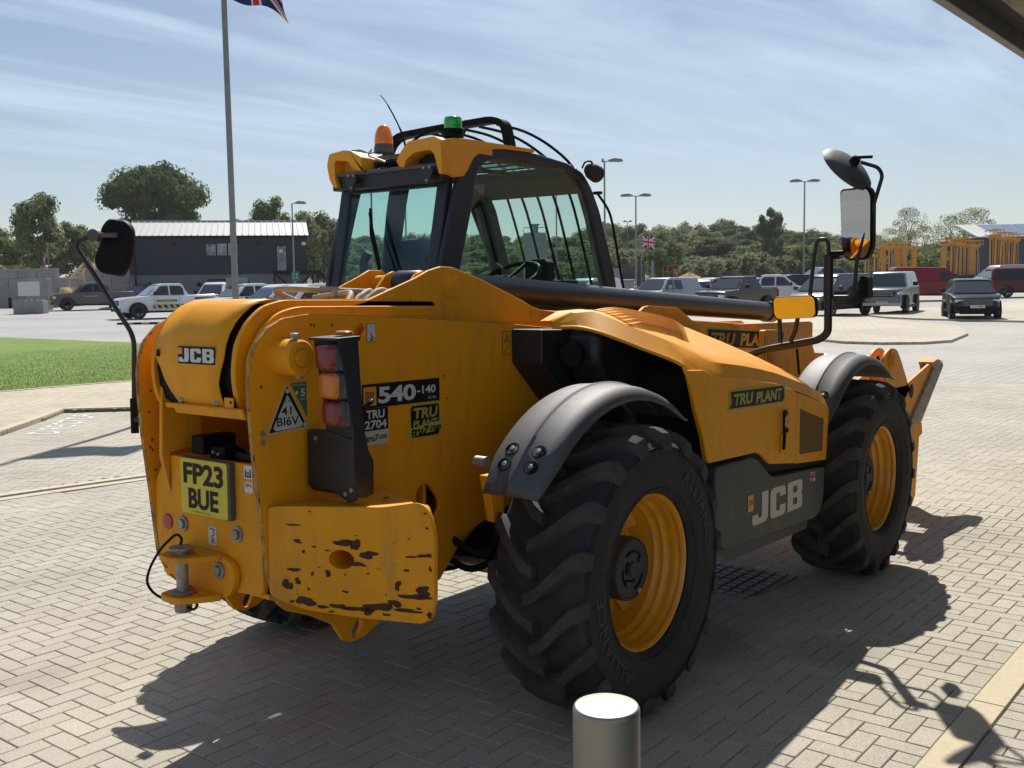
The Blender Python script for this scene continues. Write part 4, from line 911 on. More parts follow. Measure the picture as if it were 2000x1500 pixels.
D(.055, 1.510, .050, .0015, 'decal_black', 'warning_mark', 0, -.3474, parent=d)
MB().tube([(.070, -.3478, 1.475), (.082, -.3478, 1.488), (.088, -.3478, 1.500)], .0018, 5).tube([(.060, -.3478, 1.468), (.075, -.3478, 1.468)], .001, 5).build('warning_mark', 'decal_black', d)
# --- rear light cluster on its black bracket
LB = bpy.data.objects.new('light_cluster', None); COL.objects.link(LB); LB.parent = T
def lx(z): return -1.185+.10*(1.54-z)/.5          # the face leans forward towards its foot
MB().prism([(-1.20, 1.580), (-1.09, 1.585), (-1.09, 1.568), (-1.20, 1.572)], -.626, -.480, 'y').build('bracket_top', 'black_metal', LB, bevel=.002)
MB().prism([(-1.19, 1.573), (-1.10, 1.573), (-1.088, 1.36), (-1.070, 1.20), (-1.035, 1.14), (-1.038, 1.025), (-1.07, 1.015), (-1.11, 1.02), (-1.13, 1.08), (-1.13, 1.25), (-1.155, 1.40)], -.626, -.619, 'y').build('bracket_cheek', 'black_metal', LB, bevel=.002)
MB().prism([(-1.10, 1.24), (-1.06, 1.24), (-1.04, 1.14), (-1.045, 1.02), (-1.08, 1.01), (-1.10, 1.03)], -.619, -.350, 'y').build('bracket_foot', 'black_metal', LB, bevel=.01)
vs = []; P5 = [(1.575, -1.165), (1.50, -1.155), (1.38, -1.130), (1.24, -1.115), (1.12, -1.105), (1.03, -1.10)]
for z, x in P5: vs += [(x, -.619, z), (x, -.47, z)]
MB().add(vs, [(2*i, 2*i+1, 2*i+3, 2*i+2) for i in range(5)]).build('bracket_face', 'black_metal', LB, fix=False)
MB().prism([(-.62, 1.04), (-.62, 1.01), (-.58, .998), (-.50, 1.03), (-.37, 1.035), (-.37, 1.24), (-.47, 1.25), (-.62, 1.22)], -1.118, -1.108, 'x').build('foot_plate', 'black_metal', LB, bevel=.003)
for k, (z, m) in enumerate(((1.512, 'lens_red'), (1.414, 'lens_amber'), (1.317, 'lens_red'))):
    x = -1.178+.18*(1.512-z)*.75
    lp = roundpoly([(-.613, z-.044), (-.524, z-.044), (-.520, z+.045), (-.613, z+.046)], .026, 5); n = len(lp); c = (-.573, z)
    vs = []; fs = []
    for s_, dxx in ((1.10, .006), (1.10, -.012), (1.02, -.018), (.94, -.030), (.78, -.036), (.4, -.038)):
        vs += [(x+dxx+(z-b)*-.0, c[0]+(a-c[0])*s_, c[1]+(b-c[1])*s_) for a, b in lp]
    for r in range(5): fs += [(r*n+i, r*n+(i+1) % n, (r+1)*n+(i+1) % n, (r+1)*n+i) for i in range(n)]
    mi = [0]*n*2+[1]*n*3; fs.append(tuple(range(5*n, 6*n))); mi.append(1)
    mb = MB(); mb.v = vs; mb.f = fs; mb.m = mi
    mb.build('lamp', ['black_plastic', m], LB)
    MB().box(x-.002, x+.05, -.622, -.524, z-.047, z+.047).build('lamp_body', 'black_plastic', LB, bevel=.012)
MB().lathe([(.030, 1.589), (.033, 1.593), (.031, 1.599), (.022, 1.603), (0, 1.604)], (-1.11, -.565, 0), 'z', 24).build('side_marker', 'lens_amber', LB)
for y, z in ((-.60, 1.045), (-.57, 1.028), (-.42, 1.215)): MB().lathe([(0, -1.124), (.008, -1.124), (.009, -1.118)], (0, y, z), 'x', 8).build('bracket_bolt', 'steel', LB)
MB().tube(smoothpath([(-1.08, -.60, 1.32), (-1.06, -.63, 1.345), (-1.035, -.62, 1.355), (-1.03, -.58, 1.33), (-1.06, -.54, 1.29)]), .008, 8).build('lamp_cable', 'matt_black', LB)

# --- engine bonnet: sweeping crease, band over the wheel arch, louvres, front grille
B_ = bpy.data.objects.new('bonnet', None); COL.objects.link(B_); B_.parent = T
# station: inner edge (x, z at y=-.40) | crease | band foot
REAR = [((.26, 1.605), (.297, -.45, 1.600), (.297, -.45, 1.572)), ((.40, 1.650), (.347, -.53, 1.642), (.281, -.60, 1.577)), ((.55, 1.655), (.385, -.61, 1.649), (.304, -.72, 1.551)),
        ((.75, 1.650), (.41, -.70, 1.615), (.34, -.80, 1.520)), ((.95, 1.638), (.445, -.80, 1.572), (.384, -.87, 1.487)), ((1.12, 1.620), (.52, -.90, 1.525), (.42, -.95, 1.452)), ((1.30, 1.598), (.60, -.97, 1.480), (.455, -1.03, 1.405))]
FRONT = [(.72, 1.42, 1.580), (.88, 1.54, 1.560), (1.05, 1.68, 1.535), (1.25, 1.80, 1.508), (1.45, 1.95, 1.475), (1.62, 2.07, 1.448), (1.80, 2.20, 1.415), (1.95, 2.32, 1.38), (2.06, 2.42, 1.35), (2.115, 2.47, 1.33)]
vs = []; fs = []
def lp3(a, b, t, dz=0): return (a[0]+(b[0]-a[0])*t, a[1]+(b[1]-a[1])*t, a[2]+(b[2]-a[2])*t+dz)
for (xi, zi), Cq, Fq in REAR:
    I = (xi, -.40, zi); vs += [I, lp3(I, Cq, .35, .004), lp3(I, Cq, .7, .004), lp3(I, Cq, .93, .001), Cq, lp3(Cq, Fq, .5), Fq]
for x, xi, zi in FRONT:
    zc_ = float(np.interp(x, [.72, 1.03, 1.385, 1.65, 1.85, 2.0, 2.115], [1.448, 1.415, 1.365, 1.308, 1.262, 1.222, 1.165]))
    k = float(np.interp(x, [.72, 1.2, 2.0], [0, .6, 1])); I = (xi, -.40, zi); Cq = (x, -.975-.0*k, zc_)
    vs += [I, lp3(I, Cq, .35, .012*k), lp3(I, Cq, .7, .014*k), lp3(I, Cq, .93, .006*k), Cq, (x-.02*(1-k), -1.030, zc_-.032), (x-.06*(1-k), -1.058, zc_-.095)]
NR = len(vs)//7
for i in range(NR-1):
    for k in range(6): fs.append((i*7+k, i*7+k+1, i*7+8+k, i*7+7+k))
MB().add(vs, fs).build('bonnet_top', 'yellow_bonnet', B_, ang=22)
# side panel
SP = [(.458, 1.392), (.60, 1.385), (.72, 1.350), (1.03, 1.320), (1.385, 1.272), (1.57, 1.232), (1.655, 1.205), (1.655, .826), (1.34, .862), (1.305, .875), (1.22, .925), (1.16, .942), (.672, .952), (.64, .975), (.605, 1.08), (.543, 1.195), (.50, 1.30)]
MB().prism(SP, -1.061, -1.035, 'y').build('side_panel', 'yellow_bonnet', B_, bevel=.008, seg=3)
MB().prism([(1.661, 1.205), (1.85, 1.165), (2.0, 1.125), (2.112, 1.068), (2.085, .79), (1.661, .822)], -1.060, -1.035, 'y').build('front_side_panel', 'yellow_bonnet', B_, bevel=.008, seg=3)
MB().prism([(1.70, 1.115), (1.86, 1.07), (2.03, 1.03), (2.02, .85), (1.70, .868)], -1.0615, -1.058, 'y').build('grille_mesh', 'grille_brown', B_, bevel=.001)
# curled return edge along the arch
arch = [(.297, -.45, 1.572), (.281, -.60, 1.577), (.304, -.72, 1.551), (.384, -.87, 1.487), (.457, -1.01, 1.425), (.458, -1.045, 1.39), (.50, -1.058, 1.30), (.543, -1.06, 1.195), (.605, -1.06, 1.08), (.645, -1.06, .97)]
MB().tube(smoothpath(arch, 5), .009, 8).build('arch_edge', 'yellow_bonnet', B_)
# front wall and top front lip
MB().add([(2.115, -1.055, 1.06), (2.118, -1.0, 1.168), (2.40, -.42, 1.375), (2.50, -.40, 1.30), (2.50, -.40, .80), (2.085, -1.055, .79)], [(0, 1, 2, 3, 4, 5)]).build('front_wall', 'yellow_bonnet', B_, fix=False)
# louvres: raised fins running down the slope, seated on the bonnet surface
from mathutils.bvhtree import BVHTree
_bv = BVHTree.FromPolygons([Vector(v) for v in vs], fs)
def onb(x, y):
    h = _bv.ray_cast(Vector((x, y, 3)), Vector((0, 0, -1))); return h[0].z if h[0] else None
for k in range(7):
    y0 = -.445-.054*k; x0, x1 = .66-.035*k, 1.52-.09*k
    n = 16; lv = []; lf_ = []; m_ = 0
    for i in range(n+1):
        t = i/n; x = x0+(x1-x0)*t; h = .020*min(1, t*6, (1-t)*9)
        za, zb = onb(x, y0+.026), onb(x, y0-.026)
        if za is None or zb is None: continue
        lv += [(x, y0+.026, za-.004), (x, y0+.014, za+h), (x, y0-.004, za+h), (x, y0-.020, zb+h*.25), (x, y0-.026, zb-.004)]; m_ += 1
    for i in range(m_-1): lf_ += [(5*i+k2, 5*i+k2+1, 5*i+k2+6, 5*i+k2+5) for k2 in range(4)]
    lf_ += [(0, 1, 2, 3, 4), tuple(5*(m_-1)+j for j in (4, 3, 2, 1, 0))]
    MB().add(lv, lf_).build('louvre', 'yellow_bonnet', B_, bevel=.002)
# maker's decal area and catch on the side panel
Y2 = -1.0625
def D2(pts, m, name, y=Y2, parent=None, th=.0008): return polyplate(pts, (0, y, 0), XR, YU, m, parent or T, name, th)
d = D2([(.835, 1.178), (.865, 1.215), (.848, 1.276), (1.46, 1.262), (1.492, 1.245), (1.495, 1.19), (1.47, 1.165)], 'decal_olive', 'hire_decal')
D2([(.855, 1.186), (.882, 1.215), (.868, 1.266), (1.455, 1.254), (1.480, 1.238), (1.483, 1.195), (1.463, 1.174)], 'decal_black', 'decal_field', Y2-.001, d)
fit_text('TRU', (.895, Y2-.0025, 1.195), XR, (.14, 0, 1), .205, .056, 'decal_olive', d, .035); fit_text('PLANT', (1.145, Y2-.0025, 1.188), XR, (.14, 0, 1), .30, .056, 'decal_olive', d, .035)
MB().box(1.440, 1.485, Y2-.010, Y2, .905, 1.01).build('catch_recess', 'yellow_paint', T, bevel=.006)
MB().prism([(1.448, 1.125), (1.475, 1.13), (1.472, 1.0), (1.462, .925), (1.446, .925), (1.452, 1.0)], Y2-.022, Y2-.008, 'y').build('bonnet_catch', 'matt_black', T, bevel=.003)
MB().box(1.452, 1.472, Y2-.0235, Y2-.021, 1.045, 1.095).build('catch_label', 'decal_orange', T)
d = D2([(1.485, 1.095), (1.545, 1.088), (1.545, 1.13), (1.485, 1.138)], 'yellow_bonnet', 'warning_sticker'); D2([(1.490, 1.102), (1.512, 1.100), (1.501, 1.125)], 'decal_black', 'warning_mark', Y2-.001, d); D2([(1.518, 1.100), (1.540, 1.097), (1.529, 1.122)], 'decal_black', 'warning_mark', Y2-.001, d)
d = D2([(1.485, 1.045), (1.545, 1.038), (1.545, 1.083), (1.485, 1.090)], 'yellow_bonnet', 'warning_sticker')
MB().tube([(1.495, Y2-.001, 1.055), (1.505, Y2-.001, 1.075)], .0018, 5).tube([(1.52, Y2-.001, 1.05), (1.535, Y2-.001, 1.07)], .0018, 5).tube([(1.495, Y2-.001, 1.05), (1.508, Y2-.001, 1.05)], .0015, 5).build('warning_mark', 'decal_black', d)
MB().lathe([(0, Y2-.012), (.012, Y2-.01), (.013, Y2)], (1.515, 0, 1.018), 'y', 12).build('catch_knob', 'matt_black', T)
# gap shade drawn as black strip, grey lower side box with the big letters
MB().prism([(.645, .955), (1.19, .942), (1.32, .865), (2.06, .785), (2.06, .76), (1.30, .83), (1.17, .91), (.645, .93)], -1.045, -.80, 'y').build('shadow_gap', 'matt_black', T)
GP = roundpoly([(.70, .930), (1.09, .928), (1.165, .905), (1.30, .812), (1.36, .795), (2.03, .762), (2.02, .60), (1.985, .525), (1.91, .49), (.80, .520), (.70, .60)], .03, 3)
MB().prism(GP, -1.074, -.72, 'y').build('side_box', 'dark_panel', T, bevel=.022, seg=4)
MB().prism([(.66, .925), (.80, .925), (.86, .50), (1.0, .44), (1.95, .43), (1.98, .50), (1.0, .47), (.80, .48), (.70, .55)], -1.0, -.5, 'y').build('step_skirt', 'black_plastic', T, bevel=.02)
fit_text('', (1.095, -1.0762, .585), XR, YU, .615, .155, 'decal_cream', T, mesh=me.copy(), name='maker_lettering')
me2 = curve_mesh(jcb_outlines(), 0, .012)
d = D2([(1.045, .665), (1.105, .662), (1.105, .742), (1.045, .745)], 'decal_orange', 'maker_badge', -1.0755)
fit_text('JCB', (1.055, -1.0768, .690), XR, YU, .042, .030, 'decal_black', d, .03)
d = D2([(1.82, .705), (1.885, .700), (1.885, .752), (1.82, .757)], 'decal_white', 'flag_sticker', -1.0755)
D2([(1.82, .724), (1.885, .720), (1.885, .733), (1.82, .737)], 'flag_red', 'flag_band', -1.0764, d); D2([(1.847, .703), (1.859, .703), (1.859, .754), (1.847, .755)], 'flag_red', 'flag_band', -1.0766, d)
D2([(1.824, .740), (1.843, .739), (1.826, .752)], 'flag_blue', 'flag_band', -1.0768, d); D2([(1.863, .738), (1.882, .737), (1.882, .748)], 'flag_blue', 'flag_band', -1.0768, d); D2([(1.824, .707), (1.843, .706), (1.843, .720)], 'flag_blue', 'flag_band', -1.0768, d)

# --- black engine cover between plate and bonnet
E_ = [(.113, 1.572), (.113, 1.42), (.33, 1.22), (.42, 1.15), (.66, 1.05), (.66, .95), (1.9, .95), (1.9, 1.2), (1.2, 1.50), (.60, 1.60), (.48, 1.565)]
MB().prism(E_, -.52, -.346, 'y').build('engine_cover', 'black_metal', T, bevel=.01)
MB().prism([(.28, 1.565), (.45, 1.563), (.70, 1.52), (1.1, 1.40), (1.8, 1.22), (1.9, .8), (.75, .8), (.64, .95), (.58, 1.15), (.42, 1.20), (.28, 1.42)], -.70, -.52, 'y').build('engine_shroud', 'black_metal', T, bevel=.045, seg=5)
MB().prism([(.62, 1.38), (1.0, 1.36), (1.7, 1.15), (2.0, 1.0), (2.0, .6), (.72, .6), (.72, .95), (.62, 1.15)], -1.03, -.70, 'y').build('engine_block', 'matt_black', T, bevel=.02)
MB().tube([(.30, -.58, 1.46), (.22, -.60, 1.46)], .052, 28).tube([(.225, -.60, 1.46), (.30, -.58, 1.46)], .040, 28).build('intake_pipe', 'matt_black', T)
MB().prism([(.40, 1.40), (.42, 1.41), (.58, 1.22), (.565, 1.205)], -.716, -.702, 'y').build('shroud_rib', 'black_metal', T, bevel=.003)
MB().box(.10, 1.6, -.34, -.30, .5, .80).build('frame_rail', 'matt_black', T); MB().box(-.1, 3.2, -.25, .25, .52, .86).build('chassis_rail', 'matt_black', T, bevel=.01)
MB().box(3.0, 3.6, -.30, .30, .55, 1.15).build('front_frame', 'yellow_paint', T, bevel=.01)
MB().box(.66, 2.3, -.52, -.33, .55, .80).build('fuel_tank', 'matt_black', T, bevel=.02)

# --- axles
for x in (0, 2.75):
    MB().tube([(x, -1.0, .6), (x, -.75, .6), (x, -.35, .6), (x, .35, .6), (x, .75, .6), (x, 1.0, .6)], [.13, .12, .075, .075, .12, .13], 20).build('axle', 'matt_black', T)
    MB().lathe([(0, -.16), (.11, -.14), (.17, -.05), (.18, .05), (.14, .14), (0, .17)], (x, 0, .6), 'x', 24).build('differential', 'matt_black', T)
    MB().tube([(x-.17, -.65, .55), (x-.19, .65, .55)], .028, 12).build('steering_rod', 'steel', T)
    for s in (-1, 1): MB().tube([(x-.1, s*.42, .62), (x-.18, s*.62, .58)], .04, 10).build('steering_joint', 'matt_black', T)
MB().tube(smoothpath([(-.3, -.3, .7), (-.25, -.45, .62), (-.2, -.5, .66), (-.1, -.42, .72)]), .018, 8).tube(smoothpath([(-.3, -.2, .66), (-.28, -.4, .56), (-.22, -.52, .60), (-.1, -.6, .62)]), .015, 8).build('brake_hose', 'matt_black', T)

# --- wheels
RO = .600
def tyre_mesh():
    w2 = .205; prof = [(.322, -.175), (.335, -.195), (.40, -.213), (.47, -.216), (.52, -.206), (.536, -.190), (.544, -.16), (.549, -.08), (.550, 0)]
    prof = prof+[(r, -y) for r, y in prof[-2::-1]]
    mb = MB(); mb.lathe(prof, (0, 0, 0), 'y', 96)
    for rr, yy in ((.515, .2105), (.503, .2135), (.345, .204)):
        for s in (-1, 1):
            c = [(rr*math.cos(2*math.pi*i/96), s*yy, rr*math.sin(2*math.pi*i/96)) for i in range(97)]; mb.tube(c, .0028, 5, cap=False)
    return mb
def lugs(mb):
    NL = 18
    # lug centre line across the tread: (y, advance angle, half width, outer radius, inner radius)
    for s in (-1, 1):
        for k in range(NL):
            ph = 2*math.pi*(k+(.5 if s > 0 else 0))/NL; rows = []
            for y, adv, hw, ro, ri in ((-.018, -.018, .019, RO-.004, .540), (.035, .028, .0225, RO, .540), (.085, .105, .0235, RO, .540), (.135, .195, .0245, RO-.003, .535), (.178, .265, .027, RO-.012, .525), (.208, .292, .030, RO-.030, .525), (.222, .300, .027, .540, .50)):
                a = ph-adv; da = hw/RO*1.25; R1 = []
                for aa, r in ((a-da*1.15, ri), (a-da*.86, ro), (a+da*.86, ro), (a+da*1.15, ri)): R1.append((r*math.cos(aa), s*y, r*math.sin(aa)))
                rows.append(R1)
            vs = [p for R1 in rows for p in R1]; fs = []
            for i in range(len(rows)-1):
                for j in range(3): fs.append((i*4+j, i*4+j+1, i*4+j+5, i*4+j+4))
            fs.append((0, 1, 2, 3)); e = 4*(len(rows)-1); fs.append((e+3, e+2, e+1, e)); mb.add(vs, fs, 1)
    return mb
_ty = lugs(tyre_mesh()).build('tyre', ['rubber', 'rubber_lug'], None, ang=30, bevel=.0035, seg=1); tyre_me = _ty.data; bpy.data.objects.remove(_ty)
rimprof = [(.300, -.005), (.318, .012), (.328, .008), (.333, -.002), (.331, -.010), (.322, -.012), (.314, -.006), (.306, -.020), (.300, -.040), (.303, -.052), (.298, -.066), (.286, -.078), (.289, -.090), (.284, -.104), (.272, -.116), (.274, -.130), (.268, -.146), (.262, -.20), (.250, -.225), (.19, -.235), (.12, -.215), (.10, -.205)]
def arc_text(s, r, a0, span, h, m, parent, side, y, name='sidewall_lettering', bold=.02):
    me = text_mesh(s, bold, 0, 1.15); n = len(me.vertices); co = np.empty(n*3, 'f'); me.vertices.foreach_get('co', co); co = co.reshape(-1, 3); mn, mxx = co.min(0), co.max(0)
    t = (co[:, 0]-mn[0])/(mxx[0]-mn[0]); q = (co[:, 1]-mn[1])/(mxx[1]-mn[1]); a = a0-span*t*side; rr = r+h*(q-.5)
    out = np.stack([rr*np.cos(a), np.full(n, y)-0*q, rr*np.sin(a)], 1); me.vertices.foreach_set('co', out.astype('f').ravel()); me.materials.clear(); me.materials.append(MATS[m]); return link(me, name, parent)
mat('sidewall_letters', (.055, .053, .050), .8)  # flat lettering in a paler tone than the rubber
def wheel(x, side):
    """side -1: right-hand wheels, outer face at y=-1.12"""
    wh = bpy.data.objects.new('wheel', None); COL.objects.link(wh); wh.parent = T; wh.location = (x, side*.965, RO); wh.rotation_euler = (0, R_(7 if x else 0), 0)
    t = link(tyre_me, 'tyre', wh)
    if side > 0: pass
    pr = [(r, side*(.155+h)) for r, h in rimprof]
    rim = MB().lathe(pr, (0, 0, 0), 'y', 64).build('rim', 'yellow_rim', wh, ang=50)
    sdm = rim.modifiers.new('s', 'SOLIDIFY'); sdm.thickness = .006; sdm.offset = 0
    MB().lathe([(r, side*h) for r, h in ((.132, -.08), (.132, .085), (.127, .095), (.118, .098), (.116, .094), (.0, .094))], (0, 0, 0), 'y', 48).build('hub', 'hub_grey', wh, ang=40)
    mb = MB()
    for r, a0, a1 in ((.075, .6, 2.2), (.075, 3.0, 4.1), (.048, 2.3, 3.4), (.048, 4.2, 5.0), (.085, 4.9, 5.9)):
        mb.tube([(r*math.cos(a), side*.096, r*math.sin(a)) for a in [a0+(a1-a0)*i/10 for i in range(11)]], .0045, 6)
    mb.tube([(.045, side*.096, .02), (.06, side*.096, .055)], .0045, 6).tube([(-.03, side*.096, -.04), (-.065, side*.096, -.04)], .0045, 6)
    mb.build('hub_casting_mark', 'matt_black', wh)
    MB().lathe([(.013, side*.094), (.013, side*.104), (.009, side*.106), (0, side*.103)], (.045, 0, -.095), 'y', 14).build('drain_plug', 'steel', wh)
    MB().lathe([(.03, side*.094), (.028, side*.103), (0, side*.104)], (0, 0, 0), 'y', 20).build('hub_cap', 'hub_grey', wh)
    for i in range(10):
        a = 2*math.pi*(i+.5)/10; MB().lathe([(.013, side*-.075), (.013, side*-.055), (.008, side*-.05), (0, side*-.05)], (.165*math.cos(a), 0, .165*math.sin(a)), 'y', 6).build('wheel_nut', 'steel', wh)
    for i in range(4):
        a = 2*math.pi*i/4+.7; c, s_ = math.cos(a), math.sin(a)
        P = [(c*.262-s_*.05, side*-.02, s_*.262+c*.05), (c*.262+s_*.05, side*-.02, s_*.262-c*.05), (c*.20+s_*.02, side*-.07, s_*.20-c*.02), (c*.20-s_*.02, side*-.07, s_*.20+c*.02)]
        MB().add(P+[(p[0], p[1]-side*.012, p[2]) for p in P], [(0, 1, 2, 3), (7, 6, 5, 4), (0, 4, 5, 1), (1, 5, 6, 2), (2, 6, 7, 3), (3, 7, 4, 0)]).build('rim_lug', 'yellow_rim', wh, bevel=.003)
    if side < 0:
        yy = side*.2185
        arc_text('ALLIANCE', .425, R_(62), R_(62), .052, 'sidewall_letters', wh, 1, yy); arc_text('ALLIANCE', .425, R_(242), R_(62), .052, 'sidewall_letters', wh, 1, yy)
        arc_text('15.5/80-24', .415, R_(170), R_(40), .030, 'sidewall_letters', wh, 1, yy, bold=.0); arc_text('163 A8', .40, R_(118), R_(12), .012, 'sidewall_letters', wh, 1, yy, bold=.0); arc_text('TUBELESS', .405, R_(330), R_(22), .018, 'sidewall_letters', wh, 1, yy, bold=.0)
    return wh
for x in (0, 2.75):
    for s in (-1, 1): wheel(x, s)

# --- mudguards
def fender(x0, side):
    fd = bpy.data.objects.new('mudguard', None); COL.objects.link(fd); fd.parent = T
    A0, A1, n = R_(51), R_(149), 30
    # cross-section: y (from inner to outer), drop from crown radius
    CS = [(-.785, .030), (-.790, .008), (-.81, .0), (-.875, -.004), (-.912, -.006), (-.918, -.014), (-.930, -.016), (-.940, -.008), (-1.01, .0), (-1.05, .012), (-1.066, .035), (-1.07, .055)]
    vs = []; fs = []
    for i in range(n+1):
        a = A0+(A1-A0)*i/n; k = math.sin(math.pi*i/n)**.35
        for y, dr in CS:
            r = .742-dr*(.35+.65*k); yy = y
            if i > n-4: yy = -.93+(y+.93)*(1-.04*(i-n+4))
            vs.append((r*math.cos(a), side*-yy, .60+r*math.sin(a)))
    L = len(CS)
    for i in range(n):
        for j in range(L-1): fs.append((i*L+j, i*L+j+1, i*L+L+j+1, i*L+L+j))
    g = MB().add(vs, fs).build('guard_shell', 'black_plastic', fd, ang=40); sdm = g.modifiers.new('s', 'SOLIDIFY'); sdm.thickness = .007; sdm.offset = 0
    for a in (R_(134), R_(139.5)):
        for y in (-.862, -.985):
            c = Vector((.744*math.cos(a), side*-y, .6+.744*math.sin(a))); nrm = Vector((math.cos(a), 0, math.sin(a))); q = nrm.to_track_quat('Z', 'Y').to_matrix().to_4x4()
            mb = MB(); mb.lathe([(.031, .002), (.030, .006), (.027, .007), (.025, .003), (0, .0025)], (0, 0, 0), 'z', 24); mb.v = [tuple(Matrix.Translation(c) @ q @ Vector(p)) for p in mb.v]; mb.build('bolt_recess', 'matt_black', fd)  # recess darkness put into a blacker material than the guard
            mb = MB(); mb.lathe([(.0105, .002), (.0105, .009), (.008, .011), (0, .011)], (0, 0, 0), 'z', 6); mb.v = [tuple(Matrix.Translation(c) @ q @ Vector(p)) for p in mb.v]; mb.build('bolt', 'steel', fd)
    MB().tube([(-.60, side*.75, 1.09), (-.60, side*.80, 1.09)], .022, 14).build('stay_end', 'steel', fd)
    fd.location = (x0-.02, 0, .008)
for x0 in (0, 2.75):
    for s in (-1, 1): fender(x0, s)
MB().prism([(-.545, 1.03), (-.47, 1.03), (-.44, .95), (-.44, .84), (-.50, .84), (-.52, .93)], -.74, -.70, 'y').build('step_bracket', 'yellow_paint', T, bevel=.004)
# --- cab
C_ = bpy.data.objects.new('cab', None); COL.objects.link(C_); C_.parent = T
outer = [(.24, .95), (.28, 1.45), (.32, 1.847), (.46, 2.30), (.51, 2.39), (.60, 2.455), (.70, 2.492), (.95, 2.515), (1.14, 2.515), (1.44, 2.492), (1.60, 2.45), (1.69, 2.37), (1.78, 2.24), (1.95, 1.87), (2.06, 1.45), (2.0, 1.2), (2.0, .95)]
glass = [(.44, 1.50), (.476, 1.85), (.583, 2.197), (.615, 2.345), (.65, 2.40), (.711, 2.433), (.953, 2.466), (1.438, 2.445), (1.56, 2.41), (1.63, 2.34), (1.70, 2.20), (1.86, 1.79), (1.94, 1.50)]
glass = roundpoly(glass, .03, 2)
plate_y([roundpoly(outer, .03, 2), glass], .270, .300, 'side_frame', 'cab_frame', C_, .008)
plate_y([[(x-(x-1.2)*.01, z-(z-2)*.01) for x, z in glass]], .283, .288, 'side_window', 'glass_smoke', C_, .001)
door = [(.95, 1.50), (.86, 1.85), (.94, 2.25), (.98, 2.40), (1.438, 2.43), (1.50, 2.36), (1.72, 2.0), (1.80, 1.79), (1.86, 1.5)]
rearq = [(.44, 1.50), (.43, 1.85), (.54, 2.20), (.60, 2.38), (.70, 2.41), (.84, 2.41), (.80, 2.25), (.74, 1.85), (.80, 1.50)]
plate_y([roundpoly(outer, .03, 2), roundpoly(door, .06, 3), roundpoly(rearq, .05, 3)], 1.085, 1.115, 'side_frame', 'cab_frame', C_, .008)
plate_y([roundpoly(door, .05, 2)], 1.098, 1.102, 'door_window', 'glass_tint', C_, .001); plate_y([roundpoly(rearq, .05, 2)], 1.098, 1.102, 'quarter_window', 'glass_tint', C_, .001)
# rear wall: frame and window, leaning forward at the top
def rx(z): return .20+(z-.95)*.083 if z < 1.85 else .275+(z-1.85)*.29
def rearpanel(y0, y1, z0, z1, name, m, th=.02, off=0, bev=.004):
    vs = [(rx(z)+off+t, y, z) for t in (0, th) for z in (z0, z1) for y in (y0, y1)]
    return MB().add(vs, [(0, 1, 3, 2), (4, 6, 7, 5), (0, 4, 5, 1), (2, 3, 7, 6), (0, 2, 6, 4), (1, 5, 7, 3)]).build(name, m, C_, bevel=bev)
rearpanel(.31, .385, 1.5, 2.35, 'rear_pillar', 'cab_frame', .05, .02, .012); rearpanel(1.02, 1.10, 1.5, 2.35, 'rear_pillar', 'cab_frame', .05, .02, .012)
rearpanel(.31, 1.10, 1.0, 1.52, 'rear_wall', 'cab_frame'); rearpanel(.385, 1.02, 2.285, 2.36, 'rear_header', 'cab_frame', .04, .02)
rearpanel(.375, 1.03, 1.52, 2.295, 'rear_window', 'glass_tint', .004, .035, 0)
# black beam under the roof pods, with two hinges
MB().box(.36, .42, .285, 1.09, 2.300, 2.385).build('roof_beam', 'black_metal', C_, bevel=.006)
MB().box(.345, .40, .285, 1.09, 2.372, 2.392).build('roof_rail', 'black_plastic', C_, bevel=.003)
for y in (.35, .90):
    plate_x([roundpoly([(y+.045, 2.365), (y-.045, 2.365), (y-.03, 2.33), (y-.012, 2.285), (y+.012, 2.285), (y+.03, 2.33)], .006, 2)], .318, .330, 'window_hinge', 'black_metal', C_, .002)
    for yy, zz in ((y-.02, 2.368), (y+.02, 2.368), (y, 2.305)): MB().lathe([(0, .314), (.007, .315), (.008, .318)], (0, yy, zz), 'x', 10).build('hinge_bolt', 'steel', C_)
    MB().box(.33, .36, y-.02, y+.02, 2.33, 2.36).build('hinge_block', 'black_metal', C_)
# rear wiper
MB().tube([(rx(2.15)+.0, .80, 2.19), (rx(2.05)-.02, .745, 2.05), (rx(1.85)-.015, .64, 1.86)], [.007, .010, .006], 8).build('wiper_arm', 'matt_black', C_)
MB().tube([(rx(2.18)+.012, .83, 2.17), (rx(1.87)+.012, .66, 1.87)], .006, 6).build('wiper_blade', 'matt_black', C_)
# yellow roof pods
podL = [(1.085, 2.498), (.97, 2.510), (.915, 2.502), (.834, 2.462), (.838, 2.386), (.80, 2.376), (.90, 2.408), (.937, 2.448), (1.03, 2.461), (1.046, 2.448), (1.040, 2.355), (1.022, 2.312), (1.055, 2.318), (1.085, 2.36), (1.104, 2.44)]
podR = [(.493, 2.512), (.311, 2.522), (.268, 2.50), (.262, 2.416), (.262, 2.335), (.282, 2.330), (.302, 2.40), (.318, 2.440), (.345, 2.458), (.451, 2.452), (.505, 2.424), (.526, 2.383), (.555, 2.388), (.578, 2.422), (.540, 2.470)]
MB().prism(roundpoly(podL, .012, 3), .335, .42, 'x').build('roof_pod', 'yellow_cowl', C_, bevel=.006)
MB().prism([(y, z) for y, z in ((1.088, 2.496), (.97, 2.507), (.915, 2.499), (.838, 2.46), (.842, 2.395), (1.06, 2.39), (1.10, 2.43))], .41, .80, 'x').build('roof_pod_top', 'yellow_cowl', C_, bevel=.008)
MB().prism(roundpoly(podR, .012, 3), .335, .43, 'x').build('roof_pod', 'yellow_cowl', C_, bevel=.006)
